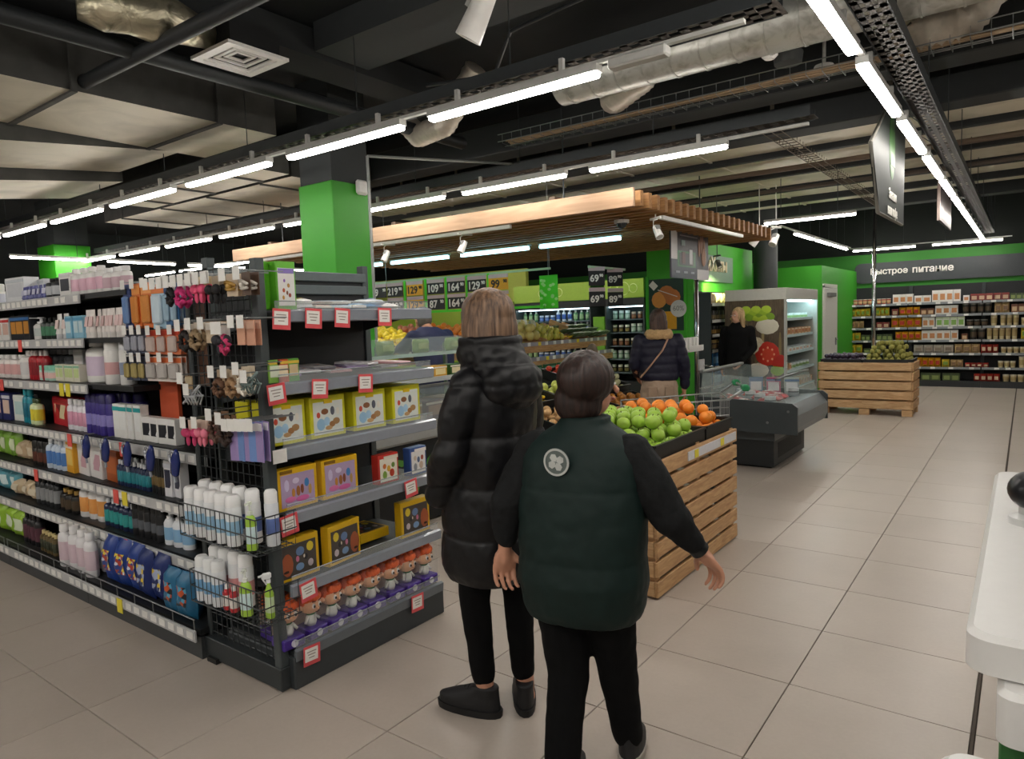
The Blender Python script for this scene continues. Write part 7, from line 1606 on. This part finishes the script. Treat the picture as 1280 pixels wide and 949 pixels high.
# emblem on the back of the vest: disc, ring and four-lobed leaf, curved with the back
def emb(name, m, polys, lift):
    mb = MB()
    for P in polys: mb.add([(x, 0, z) for x, z in P], [tuple(range(len(P)))])
    me = mb.mesh(m, fix=False); bm = bmesh.new(); bm.from_mesh(me); bmesh.ops.triangulate(bm, faces=bm.faces); bmesh.ops.subdivide_edges(bm, edges=bm.edges, cuts=2, use_grid_fill=True); bm.to_mesh(me); bm.free()
    for v in me.vertices: v.co.y = -lift-1.1*(v.co.x+.04)**2+.008
    return obj(name, me, pb, (.04, EY, EZ), 0, Euler((0, .0, 0)))
vest = [o for o in pb.children if o.name.startswith('vest')][0]
EZ = 1.13
EY = max(v.co.y for v in vest.data.vertices if abs(v.co.z-EZ) < .03 and abs(v.co.x-.04) < .03)+.004
circ = lambda r, cx=0, cz=0, n=28: [(cx+r*math.cos(2*math.pi*k/n), cz+r*math.sin(2*math.pi*k/n)) for k in range(n)]
def ring(r0, r1, n=28): return [[(r0*math.cos(a), r0*math.sin(a)), (r1*math.cos(a), r1*math.sin(a)), (r1*math.cos(b), r1*math.sin(b)), (r0*math.cos(b), r0*math.sin(b))] for a, b in ((2*math.pi*k/n, 2*math.pi*(k+1)/n) for k in range(n))]
EM1, EM2 = M('#5d6663', .6), M('#b9bcb8', .6)
emb('emblem_disc', EM1, [circ(.047)], 0); emb('emblem_ring', EM2, ring(.039, .046), -.003)
lobes = []
for k in range(4):
    a = math.pi/4+k*math.pi/2+.25; lobes.append([(x*math.cos(a)-z*math.sin(a), x*math.sin(a)+z*math.cos(a)) for x, z in ((.002, 0), (.01, .011), (.024, .012), (.031, 0), (.024, -.012), (.01, -.011))])
emb('emblem_leaf', EM2, lobes, -.003)
wr = MB(); w0 = Vector((-.378, -.093, .81)); d = (Vector((-.375, -.09, .815))-Vector((-.3, -.02, .93))).normalized()
tag(obj('wristband', MB().tube([w0-d*.012, w0+d*.012], .034, 16).mesh(BLACK, True, auto=40), pb), None, None)
# ---- woman in the navy quilted jacket
h0 = Vector((-3.07, 6.69, 0))
def hairC(mb, hd, hr, s):
    mb.ball(hd+Vector((0, .015, .025))*s, 1, 18, 12, rot=Matrix.Diagonal((.092*s, .11*s, .108*s))); loft(mb, [(hd.z-.24*s, 0, hd.y+.075*s, .075*s, .04*s), (hd.z-.1*s, 0, hd.y+.06*s, .09*s, .06*s), (hd.z, 0, hd.y+.03*s, .095*s, .09*s)])
def jackC(mb, s):
    loft(mb, [(.93, 0, .01, .19, .15), (.98, 0, .01, .2, .16), (1.15, 0, .01, .2, .15), (1.3, 0, .01, .205, .14), (1.38, 0, .01, .17, .11), (1.43, 0, .01, .09, .08)]); chain(mb, [(-.19, .01, 1.34), (-.26, .02, 1.1), (-.27, -.03, .87)], [.075, .062, .05]); chain(mb, [(.19, .01, 1.34), (.25, .0, 1.1), (.2, -.16, .98)], [.075, .062, .05])
def hoodC(mb, s): loft(mb, [(1.36, 0, .06, .13, .1), (1.41, 0, .06, .145, .12), (1.46, 0, .03, .12, .1)]); 
def trouC(mb, s):
    mb.ball((0, .03, .86), 1, 16, 10, rot=Matrix.Diagonal((.18, .15, .17))); mb.ball((0, .03, .72), 1, 16, 10, rot=Matrix.Diagonal((.15, .13, .12))); loft(mb, [(.84, 0, .02, .17, .14), (.98, 0, .015, .165, .13)]); chain(mb, [(.09, .01, .86), (.095, .0, .48), (.1, .02, .08)], [.105, .1, .1]); chain(mb, [(-.09, .01, .86), (-.095, 0, .48), (-.1, .02, .08)], [.105, .1, .1])
JC = dict(head=(0, -.0, 1.585), neck=(0, .01, 1.44), hip=(0, 0, .92), arm_l=((.25, 0, 1.1), (.2, -.17, .97)), arm_r=((-.26, .02, 1.1), (-.27, -.04, .84)), leg_l=((.09, 0, .48), (.09, .03, .09)), leg_r=((-.09, 0, .48), (-.09, .03, .09)), hairm=strand('#2a1a14', '#523a2c'))
pc = person('woman in a navy quilted jacket and beige trousers at the low produce bins', h0, math.pi+.55, 1.66, JC, 0, .012,
       [('jacket', jackC, M('#15152a', .55, 0, .1, 30, 0., 0., .35), .012, quilt(.085, .008, .93)), ('fur_hood', hoodC, M('#b8986c', .9, 0, .25, 60, .5), .012, wrinkle(.01, 25.)), ('trousers', trouC, M('#a8927e', .85, 0, .1, 20), .013, wrinkle(.012, 13.))],
       hairC, lambda t, s: add_shoes(t, 1, [(.09, -.03, 0, 0, 0), (-.09, -.03, 0, 0, 0)], .25, M('#d8d4ce', .5), M('#e0ddd8', .5)))
for e in (-1, 1):
    tr_ = [o for o in pc.children if o.name.startswith('trousers')][0].data
    py_ = max(v.co.y for v in tr_.vertices if abs(v.co.z-.84) < .03 and abs(v.co.x-e*.08) < .03)
    obj('pocket', B((e*.085, py_-.004, .82), (.1, .03, .12), .008).mesh(M('#98826e', .85)), pc, rot=Euler((0, 0, 0)))
obj('waistband', MB().lathe([(.172, .945), (.176, .95), (.176, .99), (.172, .995)], 28, (0, .015, 0), sy=.8).mesh(M('#8f7a66', .85), True, auto=40), pc)
obj('bag_strap', MB().tube([(-.1, .12, 1.4), (-.02, .178, 1.25), (.1, .178, 1.1), (.2, .12, .97)], .009, 6).mesh(M('#b08a72', .6)), pc)
# ---- woman in the black coat, facing the camera side
k0 = Vector((xat(922, 10.05, 1.2), 10.05, 0))
def hairD(mb, hd, hr, s):
    c = hd+hr @ (Vector((0, .025, .02))*s); mb.ball(c, 1, 18, 12, rot=Matrix.Diagonal((.094*s, .1*s, .115*s)))
    for e in (-1, 1): chain(mb, [hd+hr @ (Vector((e*.075, .01, .03))*s), hd+hr @ (Vector((e*.088, .02, -.08))*s), hd+hr @ (Vector((e*.1, .02, -.18))*s)], [.035*s, .036*s, .03*s])
def coatD(mb, s):
    loft(mb, [(.45, 0, 0, .2, .16), (.9, 0, 0, .185, .145), (1.15, 0, 0, .175, .13), (1.32, 0, .0, .19, .125), (1.4, 0, .01, .14, .1), (1.47, 0, .01, .075, .075)]); chain(mb, [(.18, 0, 1.35), (.22, 0, 1.1), (.12, -.17, .92)], [.072, .062, .052]); chain(mb, [(-.18, 0, 1.35), (-.23, .02, 1.1), (-.22, -.03, .86)], [.072, .062, .052])
def trouD(mb, s): chain(mb, [(.08, 0, .8), (.085, 0, .47), (.085, .02, .1)], [.09, .075, .06]); chain(mb, [(-.08, 0, .8), (-.085, 0, .47), (-.085, .02, .1)], [.09, .075, .06])
JD = dict(head=(0, -.015, 1.585), neck=(0, .01, 1.44), hip=(0, 0, .92), arm_l=((.22, 0, 1.1), (.1, -.18, .9)), arm_r=((-.23, .02, 1.1), (-.22, -.04, .83)), leg_l=((.085, 0, .48), (.085, .03, .09)), leg_r=((-.085, 0, .48), (-.085, .03, .09)), hairm=strand('#97774e', '#d0b488'))
person('blonde woman in a long black coat walking past the cafe rack', k0, math.radians(2), 1.67, JD, -.5, .013,
       [('coat', coatD, M('#08080a', .8, 0, .1, 30, 0., 0., .2), .013, wrinkle(.006)), ('trousers', trouD, BLK, .014, wrinkle(.004))], hairD, lambda t, s: add_shoes(t, 1, [(.085, -.03, 0, .1, 0), (-.085, -.03, 0, -.1, 0)], .25), M('#cf9f86', .5))
# ---- man in navy leaning over the produce
m0 = Vector((-5.0, 5.35, 0)); m0.x = xat(545, 5.35, 1.3)
def jackE(mb, s):
    loft(mb, [(.8*s, 0, .0, .19, .14), (1.05*s, 0, -.02, .21, .15), (1.25*s, 0, -.07, .24, .16), (1.36*s, 0, -.11, .22, .14), (1.43*s, 0, -.13, .1, .09)]); chain(mb, [(.2, -.1, 1.33*s), (.25, -.32, 1.2*s), (.22, -.55, 1.2*s)], [.085, .07, .055]); chain(mb, [(-.2, -.1, 1.33*s), (-.26, -.25, 1.12*s), (-.2, -.42, 1.13*s)], [.085, .07, .055]); return
    loft(mb, [(.85, 0, .0, .19, .14), (1.05, 0, -.02, .21, .15), (1.25, 0, -.07, .23, .15), (1.36, 0, -.11, .21, .13), (1.43, 0, -.13, .1, .09)]); chain(mb, [(.2, -.1, 1.33), (.25, -.32, 1.2), (.22, -.55, 1.22)], [.085, .07, .055]); chain(mb, [(-.2, -.1, 1.33), (-.26, -.25, 1.12), (-.2, -.42, 1.15)], [.085, .07, .055])
def trouE(mb, s): mb.ball((0, 0, .88), 1, 14, 8, rot=Matrix.Diagonal((.17, .13, .12))); chain(mb, [(.09, 0, .86), (.1, 0, .48), (.1, .02, .1)], [.1, .08, .07]); chain(mb, [(-.09, 0, .86), (-.1, 0, .48), (-.1, .02, .1)], [.1, .08, .07])
def hairE(mb, hd, hr, s): mb.ball(hd+Vector((0, .025, .01))*s, 1, 16, 10, rot=Matrix.Diagonal((.08*s, .088*s, .1*s)))
JE = dict(head=(0, -.22, 1.5), neck=(0, -.12, 1.41), hip=(0, 0, .92), shw=.18, arm_l=((.25, -.32, 1.2), (.22, -.56, 1.22)), arm_r=((-.26, -.25, 1.12), (-.2, -.44, 1.15)), leg_l=((.1, 0, .48), (.1, .03, .09)), leg_r=((-.1, 0, .48), (-.1, .03, .09)), hairm=M('#6a625a', .7))
pe = person('man in a navy jacket and dark cap reaching over the produce', m0, math.radians(-105), 1.86, JE, 0, .013,
       [('jacket', jackE, M('#20264a', .7), .013, wrinkle(.008)), ('trousers', trouE, M('#24262c', .8), .014, wrinkle(.006))], hairE, lambda t, s: add_shoes(t, 1, [(.1, -.03, 0, 0, 0), (-.1, -.03, 0, 0, 0)]))
cm = MB(); s_ = 1.86/1.7; cc = Vector((0, -.215, 1.535))*s_; cm.ball(cc+Vector((0, 0, .03)), 1, 18, 10, rot=Matrix.Diagonal((.088, .105, .075))); cm.box(cc+Vector((0, -.12, .02)), (.15, .09, .012), bev=.004); obj('cap', solid(cm, .008, M('#1c2230', .8)), pe)
# ---- person bending between the stands, only the head shows
n0 = Vector((xat(738, 7.75, 1.25), 7.75, 0))
def jackF(mb, s):
    n0_ = len(mb.v); jackF0(mb); mb.v[n0_:] = [(a*s, b*s, c*s) for a, b, c in mb.v[n0_:]]
def jackF0(mb): loft(mb, [(.6, 0, .05, .19, .15), (.85, 0, 0, .2, .15), (1.0, 0, -.05, .2, .14), (1.1, 0, -.1, .17, .12), (1.16, 0, -.12, .09, .08)]); chain(mb, [(.18, -.08, 1.06), (.22, -.2, .85), (.15, -.38, .8)], [.07, .06, .05]); chain(mb, [(-.18, -.08, 1.06), (-.22, -.2, .85), (-.15, -.38, .8)], [.07, .06, .05])
JF = dict(head=(0, -.16, 1.3), neck=(0, -.12, 1.17), hip=(0, .08, .7), arm_l=((.22, -.2, .85), (.15, -.4, .8)), arm_r=((-.22, -.2, .85), (-.15, -.4, .8)), leg_l=((.1, -.12, .42), (.1, .03, .09)), leg_r=((-.1, -.12, .42), (-.1, .03, .09)), hairm=M('#7a6a58', .7, 0, .2, 60))
def trouF(mb, s): mb.ball((0, .07, .68), 1, 14, 8, rot=Matrix.Diagonal((.17, .14, .12))); chain(mb, [(.09, .06, .66), (.1, -.12, .42), (.1, .02, .1)], [.1, .08, .07]); chain(mb, [(-.09, .06, .66), (-.1, -.12, .42), (-.1, .02, .1)], [.1, .08, .07])
person('person with grey brown hair bending between the produce stands', n0, math.radians(200), 1.53, JF, 0, .014,
       [('jacket', jackF, M('#4a4a4e', .8), .014, wrinkle(.008)), ('trousers', trouF, M('#2a2c32', .8), .014, wrinkle(.006))], hairE, lambda t, s: add_shoes(t, 1, [(.1, -.03, 0, 0, 0), (-.1, -.03, 0, 0, 0)]))
